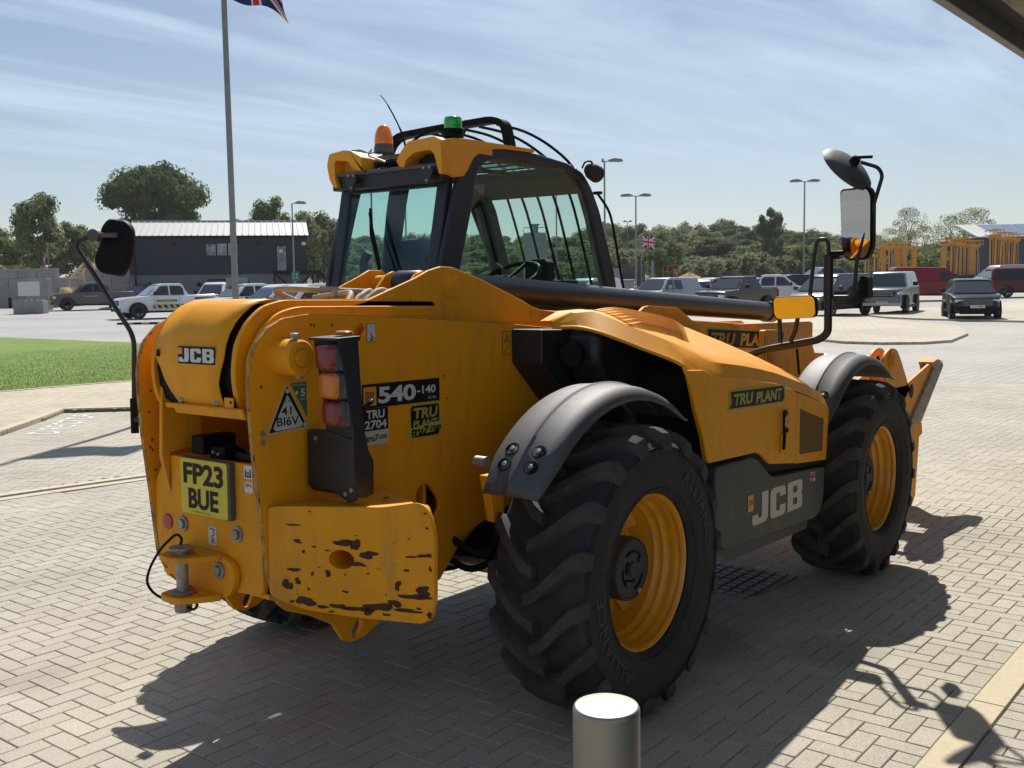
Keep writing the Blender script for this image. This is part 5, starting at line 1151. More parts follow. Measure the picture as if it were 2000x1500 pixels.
MB().prism([(.49, 2.510), (.311, 2.520), (.268, 2.50), (.268, 2.46), (.53, 2.46)], .42, .75, 'x').build('roof_pod_top', 'yellow_cowl', C_, bevel=.008)
pside = [(.345, 2.50), (.483, 2.524), (1.09, 2.533), (1.11, 2.515), (.817, 2.507), (.66, 2.480), (.58, 2.437), (.525, 2.360), (.50, 2.335), (.43, 2.322), (.39, 2.34), (.35, 2.42)]
MB().prism(roundpoly(pside, .012, 3), .258, .285, 'y').build('roof_pod_side', 'yellow_cowl', C_, bevel=.007, seg=3)
MB().prism([(.45, 2.525), (1.09, 2.535), (1.10, 2.517), (.45, 2.50)], .284, .42, 'y').build('roof_pod_lip', 'yellow_cowl', C_, bevel=.005)
MB().prism([(1.03, 2.46), (.94, 2.45), (.90, 2.40), (.84, 2.39), (1.04, 2.39)], .44, .46, 'x').build('pod_recess', 'interior_dark', C_); MB().prism([(.50, 2.45), (.31, 2.45), (.29, 2.39), (.53, 2.39)], .44, .46, 'x').build('pod_recess', 'interior_dark', C_)
MB().box(.44, .62, .56, .83, 2.388, 2.44).build('roof_well', 'interior_dark', C_)
mb = MB()
def coil(p0, p1, r, turns, wr):
    p0, p1 = Vector(p0), Vector(p1); t = (p1-p0).normalized(); u = t.orthogonal().normalized(); v = t.cross(u); n = turns*9
    return [p0+(p1-p0)*i/n+(u*math.cos(2*math.pi*i/9)+v*math.sin(2*math.pi*i/9))*r for i in range(n+1)]
MB().tube(coil((.40, .80, 2.42), (.42, .58, 2.435), .02, 12, 0), .0045, 5).build('coiled_cable', 'matt_black', C_)
MB().tube(smoothpath([(.36, .78, 2.50), (.345, .79, 2.47), (.36, .76, 2.455), (.38, .70, 2.43)]), .006, 6).build('beacon_cable', 'decal_cream', C_)
# roof: slats with tinted panel, headliner
plate = MB().box(.62, 1.55, .31, 1.08, 2.488, 2.494).build('roof_glass', 'glass_tint', C_)
for k in range(6): MB().box(.64+.155*k, .685+.155*k, .31, 1.08, 2.484, 2.4875).build('roof_slat', 'seat_grey', C_)
MB().prism([(.46, 2.33), (.60, 2.42), (.62, 2.48), (.46, 2.48)], .31, 1.08, 'y').build('roof_rear_trim', 'cab_trim', C_)
MB().prism([(1.50, 2.485), (1.66, 2.42), (1.70, 2.34), (1.60, 2.36), (1.50, 2.42)], .31, 1.08, 'y').build('headliner', 'cab_trim', C_)
MB().prism([(.62, .31), (1.1, .62), (1.2, .62), (1.18, .70), (1.05, .70), (.62, .45)], 2.44, 2.455, 'z').build('roof_rib', 'seat_grey', C_)
for y0, y1 in ((.302, .33), (1.055, 1.083)):
    plate_y([[(.62, 2.44), (1.45, 2.44), (1.62, 2.34), (1.70, 2.19), (1.86, 1.79), (1.94, 1.5), (1.99, 1.5), (1.9, 1.9), (1.75, 2.28), (1.66, 2.41), (1.5, 2.48), (.62, 2.48)]], y0, y1, 'inner_trim', 'cab_trim', C_, .003)
MB().lathe([(.0, 2.430), (.045, 2.432), (.055, 2.44), (.055, 2.452)], (1.22, .62, 0), 'z', 20).build('cab_light', 'cab_trim', C_)
# windscreen, wiper housing, front bars
def fx(z): return float(np.interp(z, [.95, 1.2, 1.45, 1.87, 2.24, 2.37, 2.45], [2.0, 2.02, 2.06, 1.95, 1.78, 1.69, 1.60]))
zz = [1.3, 1.5, 1.7, 1.87, 2.05, 2.24, 2.37, 2.44]; vs = []
for z in zz: vs += [(fx(z)-.015, .30, z), (fx(z)-.015, 1.085, z)]
ws = MB().add(vs, [(2*i, 2*i+1, 2*i+3, 2*i+2) for i in range(len(zz)-1)]).build('windscreen', 'glass_tint', C_, fix=False)
MB().box(1.62, 2.05, .31, 1.085, 1.50, 1.70).build('dashboard', 'interior_dark', C_, bevel=.02); MB().box(.25, 2.0, .30, 1.085, .95, 1.0).build('cab_floor', 'matt_black', C_)
MB().prism([(.24, .96), (.28, 1.45), (2.05, 1.45), (2.0, 1.2), (2.0, .96)], 1.086, 1.10, 'y').build('door_panel', 'cab_frame', C_); MB().prism([(.24, .96), (.28, 1.49), (.44, 1.49), (1.93, 1.49), (2.05, 1.45), (2.0, 1.2), (2.0, .96)], .285, .297, 'y').build('side_panel', 'cab_frame', C_)
for k, y in enumerate((.40, .525, .65, .775, .90, 1.02)):
    P = [(.95, y, 2.665), (1.2, y, 2.655), (1.45, y, 2.60), (1.68, y, 2.50), (1.84, y, 2.33), (1.97, y, 2.05), (2.10, y, 1.72), (2.14, y, 1.5)]
    if y > 1: P = P[3:]; P[0] = (1.76, y-.02, 2.40)
    MB().tube(smoothpath(P, 4), .0085, 8).build('guard_bar', 'matt_black', C_)
MB().tube(smoothpath([(1.76, 1.10, 2.38), (1.77, 1.0, 2.40), (1.78, .90, 2.42)]), .010, 8).build('guard_crossbar', 'matt_black', C_)
MB().box(2.06, 2.16, .34, 1.06, 1.46, 1.50).build('guard_foot', 'matt_black', C_)
hoop = fillet([(.80, 1.12, 2.50), (.88, 1.11, 2.655), (.90, .80, 2.672), (.92, .40, 2.685), (.93, .325, 2.66), (.95, .305, 2.52)], .09, 6)
vs = []
hb = MB(); hb.tube(hoop, .001, 4)
for p in hoop: pass
def strap(path, wv, th):
    vs = []; fs = []; n = len(path)
    for i, p in enumerate(path):
        t = (Vector(path[min(i+1, n-1)])-Vector(path[max(i-1, 0)])).normalized(); q = t.cross(Vector((1, 0, 0))).normalized(); X = Vector((1, 0, 0))
        for a, b in ((-wv, -th), (wv, -th), (wv, th), (-wv, th)): vs.append(tuple(Vector(p)+X*a+q*b))
    for i in range(n-1):
        for k in range(4): fs.append((4*i+k, 4*i+(k+1) % 4, 4*i+4+(k+1) % 4, 4*i+4+k))
    return vs, fs
v_, f_2 = strap(hoop, .03, .018); MB().add(v_, f_2).build('guard_hoop', 'matt_black', C_, ang=50)
MB().prism([(1.58, 2.44), (1.72, 2.50), (1.74, 2.475), (1.64, 2.42)], .40, .47, 'y').build('guard_clip', 'steel', C_)
MB().tube(smoothpath([(.75, .95, 2.51), (.80, .86, 2.62), (.85, .72, 2.665), (.9, .62, 2.67)]), .008, 6).build('roof_cable', 'matt_black', C_)
# work lights at the front corner, side wiper
wl = MB().lathe([(0, -.06), (.03, -.055), (.048, -.02), (.052, .03), (.048, .045), (0, .045)], (0, 0, 0), 'x', 24).build('work_light', 'interior_dark', C_); wl.location = (1.66, .235, 2.455); wl.rotation_euler = (0, R_(18), R_(-8))
MB().tube(smoothpath([(1.56, .25, 2.47), (1.57, .235, 2.505), (1.62, .23, 2.515), (1.66, .235, 2.49)]), .006, 6).build('light_handle', 'matt_black', C_)
MB().tube(smoothpath([(1.76, .275, 2.342), (1.86, .262, 2.25), (1.91, .258, 2.15), (1.97, .255, 1.95), (2.04, .25, 1.72)]), .008, 8).build('side_rail', 'matt_black', C_)
MB().box(1.75, 1.78, .25, .30, 2.335, 2.352).build('rail_foot', 'matt_black', C_)
# seat, steering wheel, console
st = MB().prism(roundpoly([(1.17, 1.75), (1.155, 1.98), (1.07, 2.055), (.85, 2.06), (.72, 2.0), (.69, 1.75), (.68, 1.35), (1.18, 1.35)], .06, 4), .86, .95, 'x').build('seat_back', 'seat_grey', C_, bevel=.02, seg=3)
MB().box(.90, 1.35, .68, 1.16, 1.30, 1.42).build('seat_cushion', 'seat_grey', C_, bevel=.04); MB().lathe([(0, .853), (.022, .854), (.024, .86)], (0, .84, 1.93), 'x', 16).build('seat_knob', 'matt_black', C_)
MB().tube([(.80, .62, 1.83), (.84, .45, 1.81)], .03, 12).build('armrest', 'interior_dark', C_)
sw = MB(); sw.tube([(.19*math.cos(a), .19*math.sin(a), 0) for a in [2*math.pi*i/32 for i in range(33)]], .014, 8, cap=False); sw.tube([(-.18, 0, 0), (.18, 0, 0)], .012, 6).tube([(0, 0, 0), (0, .18, 0)], .012, 6).tube([(0, 0, 0), (0, 0, -.35)], .03, 10)
o = sw.build('steering_wheel', 'matt_black', C_); o.location = (1.52, .76, 1.84); o.rotation_euler = (0, R_(-28), 0)
MB().prism(roundpoly([(.80, 1.80), (.80, 1.93), (.74, 1.955), (.65, 1.955), (.62, 1.93), (.62, 1.80)], .012, 2), 1.72, 1.80, 'x').build('instrument_pod', 'interior_dark', C_, bevel=.006)
MB().box(1.70, 1.78, .42, .60, 1.72, 1.82).build('switch_panel', 'interior_dark', C_, bevel=.01); MB().box(1.70, 1.78, .62, .90, 1.70, 1.79).build('switch_panel', 'interior_dark', C_, bevel=.01)
MB().tube(smoothpath([(1.60, .93, 1.55), (1.62, .95, 1.8), (1.58, .98, 2.0), (1.52, 1.02, 2.28)]), [.02]*19, 8).build('door_pull', 'cab_trim', C_)
MB().tube([(1.60, .95, 1.93), (1.68, .80, 1.80)], .016, 8).build('column_arm', 'cab_trim', C_)
MB().tube([(.50, 1.0, 1.70), (.50, 1.0, 1.92), (.50, .96, 1.97)], .025, 10).build('grab_handle', 'seat_grey', C_)
# beacons and aerial
bk = bpy.data.objects.new('amber_beacon', None); COL.objects.link(bk); bk.parent = T; bk.location = (.36, .69, -.028)
MB().lathe([(.052, 2.502), (.052, 2.525), (.049, 2.535), (.047, 2.546)], (0, 0, 0), 'z', 28).build('beacon_base', 'black_plastic', bk)
MB().lathe([(.048, 2.546), (.048, 2.575), (.043, 2.605), (.034, 2.628), (.022, 2.641), (.008, 2.646), (0, 2.646)], (0, 0, 0), 'z', 36).build('beacon_lens', 'beacon_amber', bk, ang=60)
mb = MB()
for z in (2.556, 2.563, 2.570, 2.577, 2.584, 2.591): r = float(np.interp(z, [2.575, 2.605], [.0485, .0435])); mb.lathe([(r, z-.001), (r+.0012, z), (r, z+.001)], (0, 0, 0), 'z', 28)
mb.build('lens_ribs', 'beacon_amber', bk); MB().tube([(0, 0, 2.54), (0, 0, 2.60)], .012, 8).build('bulb', 'chrome', bk)
bk = bpy.data.objects.new('green_beacon', None); COL.objects.link(bk); bk.parent = T; bk.location = (.53, .355, .042)
MB().lathe([(.055, 2.498), (.055, 2.515), (.048, 2.522), (.046, 2.540)], (0, 0, 0), 'z', 28).build('beacon_base', 'matt_black', bk)
MB().lathe([(.046, 2.540), (.046, 2.556), (.0475, 2.558), (.0475, 2.585), (.046, 2.587), (.046, 2.596), (.040, 2.602), (0, 2.603)], (0, 0, 0), 'z', 36).build('beacon_lens', 'lens_green', bk, ang=60)
MB().tube([(0, 0, 2.54), (0, 0, 2.58)], .014, 8).build('bulb', 'chrome', bk)
ct = [(Vector((.052*math.cos(a), .052*math.sin(a), 2.528))+Vector((math.cos(a)*.012*math.cos(a*26), math.sin(a)*.012*math.cos(a*26), .012*math.sin(a*26)))) for a in [2*math.pi*i/240 for i in range(241)]]
MB().tube(ct, .003, 4).build('coiled_cable', 'matt_black', bk)
MB().tube(smoothpath([(.55, .705, 2.49), (.55, .735, 2.59), (.56, .80, 2.69), (.57, .88, 2.79), (.575, .925, 2.83)]), [.006]*9+[.0045]*8+[.003]*8, 6).build('aerial', 'matt_black', T)

# --- mirrors
def tube(pts, r, name, m='black_metal', rad=.05, parent=T, seg=12): return MB().tube(fillet(pts, rad, 6), r, seg).build(name, m, parent, ang=60)
RMr = bpy.data.objects.new('mirror_arm', None); COL.objects.link(RMr); RMr.parent = T
tube([(2.27, -.44, 1.335), (2.23, -.60, 1.392), (2.2, -.955, 1.462), (2.2, -1.010, 1.50), (2.2, -1.006, 1.92)], .0225, 'arm_tube', rad=.07, parent=RMr, seg=16)
MB().tube([(2.2, -1.007, 1.70), (2.2, -1.006, 1.935)], .0275, 18).build('arm_sleeve', 'black_metal', RMr); MB().tube([(2.2, -1.006, 1.935), (2.2, -1.006, 1.945)], .036, 18).build('sleeve_cap', 'black_metal', RMr)
tube([(2.2, -.895, 1.66), (2.2, -.918, 1.93), (2.2, -.935, 2.035), (2.2, -1.000, 2.035), (2.2, -1.006, 1.93)], .0115, 'handle_tube', rad=.04, parent=RMr)
tube([(2.2, -1.02, 1.707), (2.2, -1.145, 1.707), (2.2, -1.160, 1.78), (2.2, -1.165, 1.90), (2.2, -1.240, 2.16), (2.2, -1.300, 2.37), (2.2, -1.275, 2.415), (2.2, -1.18, 2.45)], .0105, 'stalk_tube', rad=.04, parent=RMr)
MB().tube([(2.2, -1.02, 1.955), (2.2, -1.09, 1.955)], .014, 8).build('mirror_clamp', 'matt_black', RMr); MB().box(2.18, 2.22, -1.06, -1.03, 1.92, 1.965).build('mirror_clamp', 'matt_black', RMr)
tube([(2.2, -.724, 1.44), (2.18, -.724, 1.60)], .013, 'low_mirror_post', parent=RMr); tube([(2.2, -.785, 1.45), (2.19, -.82, 1.51), (2.17, -.845, 1.62)], .013, 'low_mirror_post', parent=RMr)
MB().tube([(2.31, -.78, 1.40), (2.30, -.80, 1.25)], .008, 6).build('indicator_cable', 'matt_black', RMr)
def mirror_head(name, outline, loc, rot, th, g_in=.012, parent=T, m='matt_black'):
    """outline in (y, z) about its centre; glass faces -x before rotation"""
    h = bpy.data.objects.new(name, None); COL.objects.link(h); h.parent = parent; h.location = loc; h.rotation_euler = rot
    o = roundpoly(outline, .03, 5)
    MB().prism(o, 0, th, 'x').build('mirror_shell', m, h, bevel=min(.018, th*.4), seg=4)
    k = [(y*(1-g_in/.1), z*(1-g_in/.16)) for y, z in o]
    MB().add([(-.0015, y, z) for y, z in k], [tuple(range(len(k)))]).build('mirror_pane', 'mirror_glass', h, smooth=False, fix=False)
    return h
mirror_head('tall_mirror', [(.09, .20), (-.075, .205), (-.098, .16), (-.095, -.13), (-.065, -.20), (.055, -.20), (.080, -.145)], (2.19, -1.155, 2.11), (0, R_(-4), R_(-2)), .075, .010)
mirror_head('low_mirror', [(.132, .058), (-.11, .068), (-.132, .05), (-.135, -.04), (-.118, -.062), (.105, -.075), (.13, -.05)], (2.15, -.825, 1.650), (0, R_(-9), R_(4)), .028, .009)
rmh = bpy.data.objects.new('round_mirror', None); COL.objects.link(rmh); rmh.parent = T; rmh.location = (2.2, -1.105, 2.42)
nb = (-_f*.62+_r*.45-_d*.60).normalized(); rmh.rotation_euler = nb.to_track_quat('Z', 'Y').to_euler()
MB().lathe([(0, .045), (.06, .042), (.12, .028), (.158, .006), (.166, -.006), (.160, -.012), (.152, -.010)], (0, 0, 0), 'z', 48).build('mirror_shell', 'black_plastic', rmh, ang=60)
MB().lathe([(.153, -.010), (.10, -.020), (0, -.025)], (0, 0, 0), 'z', 40).build('mirror_pane', 'mirror_glass', rmh, ang=60)
MB().lathe([(0, .085), (.022, .083), (.028, .07), (.030, .045)], (0, 0, 0), 'z', 20).build('ball_joint', 'matt_black', rmh)
MB().tube([(2.16, -1.15, 2.475), (2.16, -1.255, 2.470)], .009, 8).build('joint_lever', 'matt_black', RMr)
MB().prism(roundpoly([(-1.16, 1.83), (-1.205, 1.82), (-1.21, 1.70), (-1.16, 1.69)], .02, 3), 2.27, 2.36, 'x').build('front_mirror', 'matt_black', RMr, bevel=.012)
# left rear mirror
LMr = bpy.data.objects.new('mirror_arm', None); COL.objects.link(LMr); LMr.parent = T
tube([(-1.095, .770, 1.26), (-1.075, .784, 1.555), (-1.207, 1.010, 1.958), (-1.16, .95, 1.985), (-1.13, .91, 1.988)], .0105, 'arm_tube', rad=.05, parent=LMr)
MB().tube([(-1.097, .768, 1.14), (-1.094, .772, 1.29)], .017, 12).build('arm_socket', 'matt_black', LMr); MB().tube([(-1.097, .768, 1.20), (-1.06, .60, 1.20), (-1.05, .345, 1.20)], .014, 8).build('arm_bracket', 'black_metal', LMr)
V2 = Vector((_r.x, _r.y, 0)).normalized(); F2 = Vector((_f.x, _f.y, 0)).normalized()
hd_ = [(192, 445), (208, 426), (248, 431), (261, 445), (263, 469), (253, 517), (235, 541), (187, 533), (176, 517), (177, 501), (192, 471)]
pp = roundpoly([((u-220)*.0022, (483-v)*.0022) for u, v in hd_], .02, 4); n = len(pp)
Cc = Vector((-1.10, .875, 1.938)); vs = []
for s_, dd in ((.80, -.012), (.96, -.004), (1.0, .012), (1.0, .030), (.97, .036)):
    vs += [tuple(Cc+V2*x*s_+Vector((0, 0, y*s_))+F2*(dd-x*.25)) for x, y in pp]
fs = [tuple(range(n))[::-1]]+[(r*n+i, r*n+(i+1) % n, (r+1)*n+(i+1) % n, (r+1)*n+i) for r in range(4) for i in range(n)]
lh = bpy.data.objects.new('left_mirror', None); COL.objects.link(lh); lh.parent = T; lh.name = 'side_mirror'
MB().add(vs, fs).build('mirror_shell', 'matt_black', lh, ang=50, bevel=.003)
MB().add([vs[4*n+i] for i in range(n)], [tuple(range(n))]).build('mirror_pane', 'mirror_glass', lh, smooth=False, fix=False)
cj = Cc+V2*(-.067)+Vector((0, 0, .050))+F2*(-.045)
MB().tube([cj-F2*.012, cj+F2*.05], .026, 20).build('ball_joint', 'black_plastic', lh, ang=50); MB().tube([cj+V2*.03, cj+V2*.10+Vector((0, 0, .0))], .0105, 12).build('arm_end', 'black_plastic', lh)

# --- fork carriage at the front
K_ = bpy.data.objects.new('fork_carriage', None); COL.objects.link(K_); K_.parent = T
link_ = roundpoly([(4.08, 1.22), (4.14, 1.29), (4.25, 1.325), (4.38, 1.31), (4.46, 1.25), (4.72, .98), (4.50, .85), (4.20, .98)], .04, 3)
for y in (-.70, -.60): MB().prism(link_, y, y+.022, 'y').build('tilt_link', 'yellow_paint', K_, bevel=.004)
MB().lathe([(.075, -.70), (.075, -.712), (.05, -.715), (.04, -.715), (.04, -.725), (0, -.727)], (4.27, 0, 1.225), 'y', 28).build('link_pin', 'yellow_paint', K_)
vp = [(4.22, 1.02), (4.60, 1.02), (5.22, 1.155), (5.30, 1.115), (4.68, .72), (4.50, .755), (4.40, .87), (4.28, .93)]
for y in (-.70, -.30, .30, .70): MB().prism(vp, y, y+.022, 'y').build('carriage_plate', 'yellow_paint', K_, bevel=.003)
MB().lathe([(.055, -.701), (.05, -.703), (0, -.703)], (4.75, 0, .965), 'y', 24).build('pin_hole', 'matt_black', K_)
MB().prism([(5.22, 1.165), (5.33, 1.185), (5.53, 1.150), (5.53, 1.11), (4.98, .70), (4.66, .705), (5.27, 1.12)], -.72, -.60, 'y').build('carriage_blade', 'bare_steel', K_, bevel=.012)
MB().prism([(5.22, 1.165), (5.33, 1.185), (5.53, 1.150), (5.53, 1.11), (4.98, .70), (4.66, .705), (5.27, 1.12)], .60, .72, 'y').build('carriage_blade', 'bare_steel', K_, bevel=.012)
MB().prism([(5.22, 1.168), (5.33, 1.189), (5.50, 1.16), (5.31, 1.165)], -.725, -.60, 'y').build('blade_tip', 'yellow_worn', K_)
fl = [(4.68, .715), (5.0, .695), (5.02, .60), (4.94, .585), (4.88, .12), (4.80, .05), (4.70, .055), (4.66, .40)]
for y in (-.715, .66): MB().prism(fl, y, y+.055, 'y').build('carriage_upright', 'yellow_worn', K_, bevel=.006)
MB().box(4.75, 4.88, -.70, .70, .60, .69).build('fork_rail', 'yellow_worn', K_, bevel=.006); MB().box(4.75, 4.85, -.70, .70, .12, .22).build('fork_rail', 'yellow_worn', K_, bevel=.006)
for y in (-.50, .38): MB().prism([(4.88, .75), (4.94, .75), (4.95, .12), (5.0, .06), (6.05, .045), (6.05, .035), (4.90, .03)], y, y+.12, 'y').build('fork_tine', 'bare_steel', K_, bevel=.004)
MB().prism([(3.9, 1.2), (4.3, 1.18), (4.6, .9), (4.4, .75), (3.9, 1.0)], -.28, .28, 'y').build('carriage_mount', 'yellow_paint', K_, bevel=.01)
MB().tube([(4.26, -.60, 1.225), (4.26, .60, 1.225)], .04, 16).build('cross_pin', 'steel', K_); MB().box(4.4, 4.6, -.70, .70, .82, .95).build('cross_tube', 'yellow_paint', K_, bevel=.01)
# unseen front lamp on the left side, inferred from a box-shaped shadow
MB().prism([(3.36, 1.62), (3.58, 1.62), (3.60, 1.44), (3.36, 1.46)], .9, 1.1, 'y').build('unseen_head_lamp', 'matt_black', T, bevel=.02)
# ------------------------------------------------------------------ everything in the distance, placed by bearing and distance
def BG(u, d, dz=0):
    """ground point seen under picture column u (0..2000, level view) at forward distance d"""
    tx = (u-1000)/FPX; v = _f+_r*tx; h = Vector((v.x, v.y, 0)); f2 = Vector((_f.x, _f.y, 0)).normalized(); h = h/(h.dot(f2))
    p = CAM+h*d; return Vector((p.x, p.y, GH(p.x, p.y)+dz))
FWD = math.degrees(YAW)
# --- trees
def crown_mesh(seed, rx_, rz, n_clump, n_leaf, leaf, m, lob=.5, flat=.0, sparse=1.0, dark='leaf_shade'):
    q = random.Random(seed); mb = MB(); cl = []
    for k in range(n_clump):
        while True:
            x, y, z = q.uniform(-1, 1), q.uniform(-1, 1), q.uniform(-1, 1)
            if x*x+y*y+z*z <= 1 and x*x+y*y+z*z > .12: break
        s = 1+lob*.3*math.sin(3*math.atan2(y, x)+seed)+.12*math.sin(5*z+seed)
        cl.append((x*rx_*s*.86, y*rx_*s*.86, z*rz*.86, q.uniform(.20, .36)*rx_))
    for k in range(n_leaf):
        cx, cy_, cz, r = cl[q.randrange(n_clump)]
        a, b = q.uniform(0, 6.283), math.acos(q.uniform(-.75, 1)); rr = r*q.uniform(.80, 1.06)
        nx, ny, nz = math.sin(b)*math.cos(a), math.sin(b)*math.sin(a), math.cos(b)
        c = Vector((cx+nx*rr, cy_+ny*rr, cz+nz*rr*.85)); nv = (Vector((nx, ny, nz))+Vector((q.uniform(-.7, .7), q.uniform(-.7, .7), q.uniform(-.5, .7)))).normalized()
        u = nv.orthogonal().normalized(); v = nv.cross(u); t = q.uniform(0, 3.14); u, v = u*math.cos(t)+v*math.sin(t), v*math.cos(t)-u*math.sin(t)
        s = leaf*q.uniform(.6, 1.25)
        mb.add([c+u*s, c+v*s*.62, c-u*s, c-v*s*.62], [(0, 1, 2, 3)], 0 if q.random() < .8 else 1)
    for (cx, cy_, cz, r) in cl[:int(n_clump*sparse)]:      # opaque dark core of each clump, crown shade put into its colour
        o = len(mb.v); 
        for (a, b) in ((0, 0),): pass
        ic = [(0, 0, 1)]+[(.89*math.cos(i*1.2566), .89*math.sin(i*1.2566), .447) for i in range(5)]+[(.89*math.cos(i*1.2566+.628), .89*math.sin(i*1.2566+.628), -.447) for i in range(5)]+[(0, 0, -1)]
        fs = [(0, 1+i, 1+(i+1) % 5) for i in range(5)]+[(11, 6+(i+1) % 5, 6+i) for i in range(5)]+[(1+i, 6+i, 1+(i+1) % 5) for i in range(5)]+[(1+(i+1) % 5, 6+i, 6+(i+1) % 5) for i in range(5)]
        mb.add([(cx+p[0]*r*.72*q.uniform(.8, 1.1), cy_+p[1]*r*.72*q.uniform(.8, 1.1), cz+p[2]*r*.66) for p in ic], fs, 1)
    me = bpy.data.meshes.new('crown'); me.from_pydata([tuple(p) for p in mb.v], [], mb.f)
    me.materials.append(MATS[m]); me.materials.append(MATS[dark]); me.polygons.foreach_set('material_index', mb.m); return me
def trunk_mesh(seed, h, r, n_limb, spread):
    q = random.Random(seed); mb = MB(); mb.tube(smoothpath([(0, 0, -.2), (q.uniform(-.1, .1), 0, h*.35), (q.uniform(-.2, .2), q.uniform(-.2, .2), h*.7), (0, 0, h)], 3), [r*1.25, r*1.1, r, r*.9, r*.8, r*.7, r*.6, r*.5, r*.4, r*.25], 8)
    for k in range(n_limb):
        a = q.uniform(0, 6.28); z = h*q.uniform(.40, .9); L = spread*q.uniform(.5, 1)
        mb.tube(smoothpath([(0, 0, z), (math.cos(a)*L*.5, math.sin(a)*L*.5, z+L*.35), (math.cos(a)*L, math.sin(a)*L, z+L*q.uniform(.5, .9))], 2), [r*.5, r*.4, r*.28, r*.18, r*.06], 5)
    me = bpy.data.meshes.new('trunk'); me.from_pydata(mb.v, [], mb.f); me.materials.append(MATS['bark']); me.polygons.foreach_set('use_smooth', [True]*len(mb.f)); return me
KIND = {}
for i, (key, rx_, rz, nc, nl, lf, m, lob) in enumerate([
        ('round', 1.0, .78, 60, 15000, .036, 'leaf_dark', .25), ('wood1', 1.0, 1.15, 44, 9000, .046, 'leaf_mid', .5), ('wood2', 1.0, 1.3, 42, 9000, .046, 'leaf_mid', .6),
        ('wood3', 1.0, 1.05, 46, 9000, .046, 'leaf_olive', .5), ('wood4', 1.0, 1.5, 42, 9000, .046, 'leaf_dark', .6), ('bush1', 1.0, .55, 30, 4200, .042, 'leaf_pale', .4),
        ('bush2', 1.0, .62, 26, 4200, .045, 'leaf_bright', .4), ('airy', 1.0, 1.1, 34, 2400, .040, 'leaf_olive', .7)]):
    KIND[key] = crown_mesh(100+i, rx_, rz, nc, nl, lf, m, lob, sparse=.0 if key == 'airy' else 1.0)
TRK = [trunk_mesh(5, .60, .035, 6, .5), trunk_mesh(6, .60, .026, 5, .4)]
def tree(u, d, top, wid, kind, label, group=None, cat='tree', rot=None, name=None, trunk_h=.36):
    """top = height above the ground, wid = crown width"""
    q = random.Random(int(u*7+d*13)); p = BG(u, d); k = wid/2
    t = thing(name or {'round': 'oak_tree', 'airy': 'birch_tree'}.get(kind, 'bush' if kind.startswith('bush') else 'tree'), p, label, cat, rz=q.uniform(0, 6.28) if rot is None else rot, group=group)
    rzn = {'round': .78, 'wood1': 1.15, 'wood2': 1.3, 'wood3': 1.05, 'wood4': 1.5, 'bush1': .55, 'bush2': .62, 'airy': 1.1}[kind]*1.06
    ch = top*(1-trunk_h)/2 if not kind.startswith('bush') else top/2
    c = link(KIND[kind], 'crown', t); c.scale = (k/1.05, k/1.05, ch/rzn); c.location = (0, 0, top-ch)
    if not kind.startswith('bush'):
        tr = link(TRK[int(u) % 2], 'trunk', t); tr.scale = (k*1.0, k*1.0, (top-ch)/.6)
    return t
tree(320, 128, 16.0, 12.6, 'round', 'large round dark green tree rising behind the dark two-storey building', rot=1.0, trunk_h=.30)
tree(96, 108, 11.2, 6.6, 'wood2', 'tall green tree left of the round tree, behind the small flag', rot=.5, trunk_h=.12)
tree(20, 118, 8.2, 7.5, 'wood1', 'green tree at the left edge behind the concrete block wall', trunk_h=.1)
tree(158, 112, 8.3, 5.5, 'wood2', 'slim green tree beside the tall tree, behind the black mirror', trunk_h=.1)
tree(214, 118, 7.8, 5.6, 'wood1', 'light green tree between the tall tree and the round tree', trunk_h=.1)
tree(252, 112, 6.6, 4.6, 'wood3', 'olive bushy tree at the left end of the dark building', trunk_h=.1)
tree(20, 96, 3.4, 5.2, 'bush1', 'pale grey-green bush above the block wall at the left edge', cat='bush')
tree(540, 118, 11.2, 6.2, 'wood2', 'dark rounded tree behind the roof of the two-storey building', trunk_h=.12)
tree(592, 112, 9.6, 6.4, 'wood1', 'green tree behind the outside stair of the dark building', trunk_h=.05)
tree(640, 118, 9.8, 7.0, 'wood3', 'tree behind the cab, just right of the dark building', trunk_h=.05)
tree(480, 125, 9.0, 5.0, 'wood2', 'small treetop showing over the middle of the white roof', trunk_h=.1)
q = random.Random(42); G1 = 'trees of the wood behind the car park'
prof = [(660, 445), (760, 440), (860, 432), (960, 440), (1040, 446), (1120, 440), (1190, 418), (1240, 420), (1300, 424), (1390, 424), (1450, 424), (1520, 434), (1560, 438), (1640, 443), (1700, 462), (1790, 472), (1850, 475), (2000, 480)]
NN = 0
for row, (d0, n, k) in enumerate(((205, 30, 1.0), (180, 30, .86), (158, 30, .70), (140, 26, .46))):
    for i in range(n):
        u = 650+(2030-650)*(i+.5+q.uniform(-.35, .35))/n; d = d0+q.uniform(-8, 8)
        v = float(np.interp(u, [a for a, b in prof], [b for a, b in prof])); ptop = 1.77+(549-v)*d/FPX; gz = BG(u, d).z; top = max((ptop-gz)*k*q.uniform(.90, 1.06), 3.5)
        kd = q.choice(['wood1', 'wood2', 'wood3', 'wood3', 'wood4']) if row < 3 else q.choice(['wood1', 'wood3', 'bush2'])
        tree(u, d, top, q.uniform(8.0, 11.5)*(1 if row < 3 else .85), kd, 'broadleaf tree of the wood that closes the view behind the car park', G1, trunk_h=.10 if row < 3 else .02, name='tree', cat='tree')
tree(1503, 150, 11.3, 4.4, 'wood4', 'single darker tree standing out of the skyline of the wood', trunk_h=.1)
tree(1293, 118, 6.0, 4.6, 'wood1', 'dense green tree beside the red cage, left of the sand heap', trunk_h=.02)
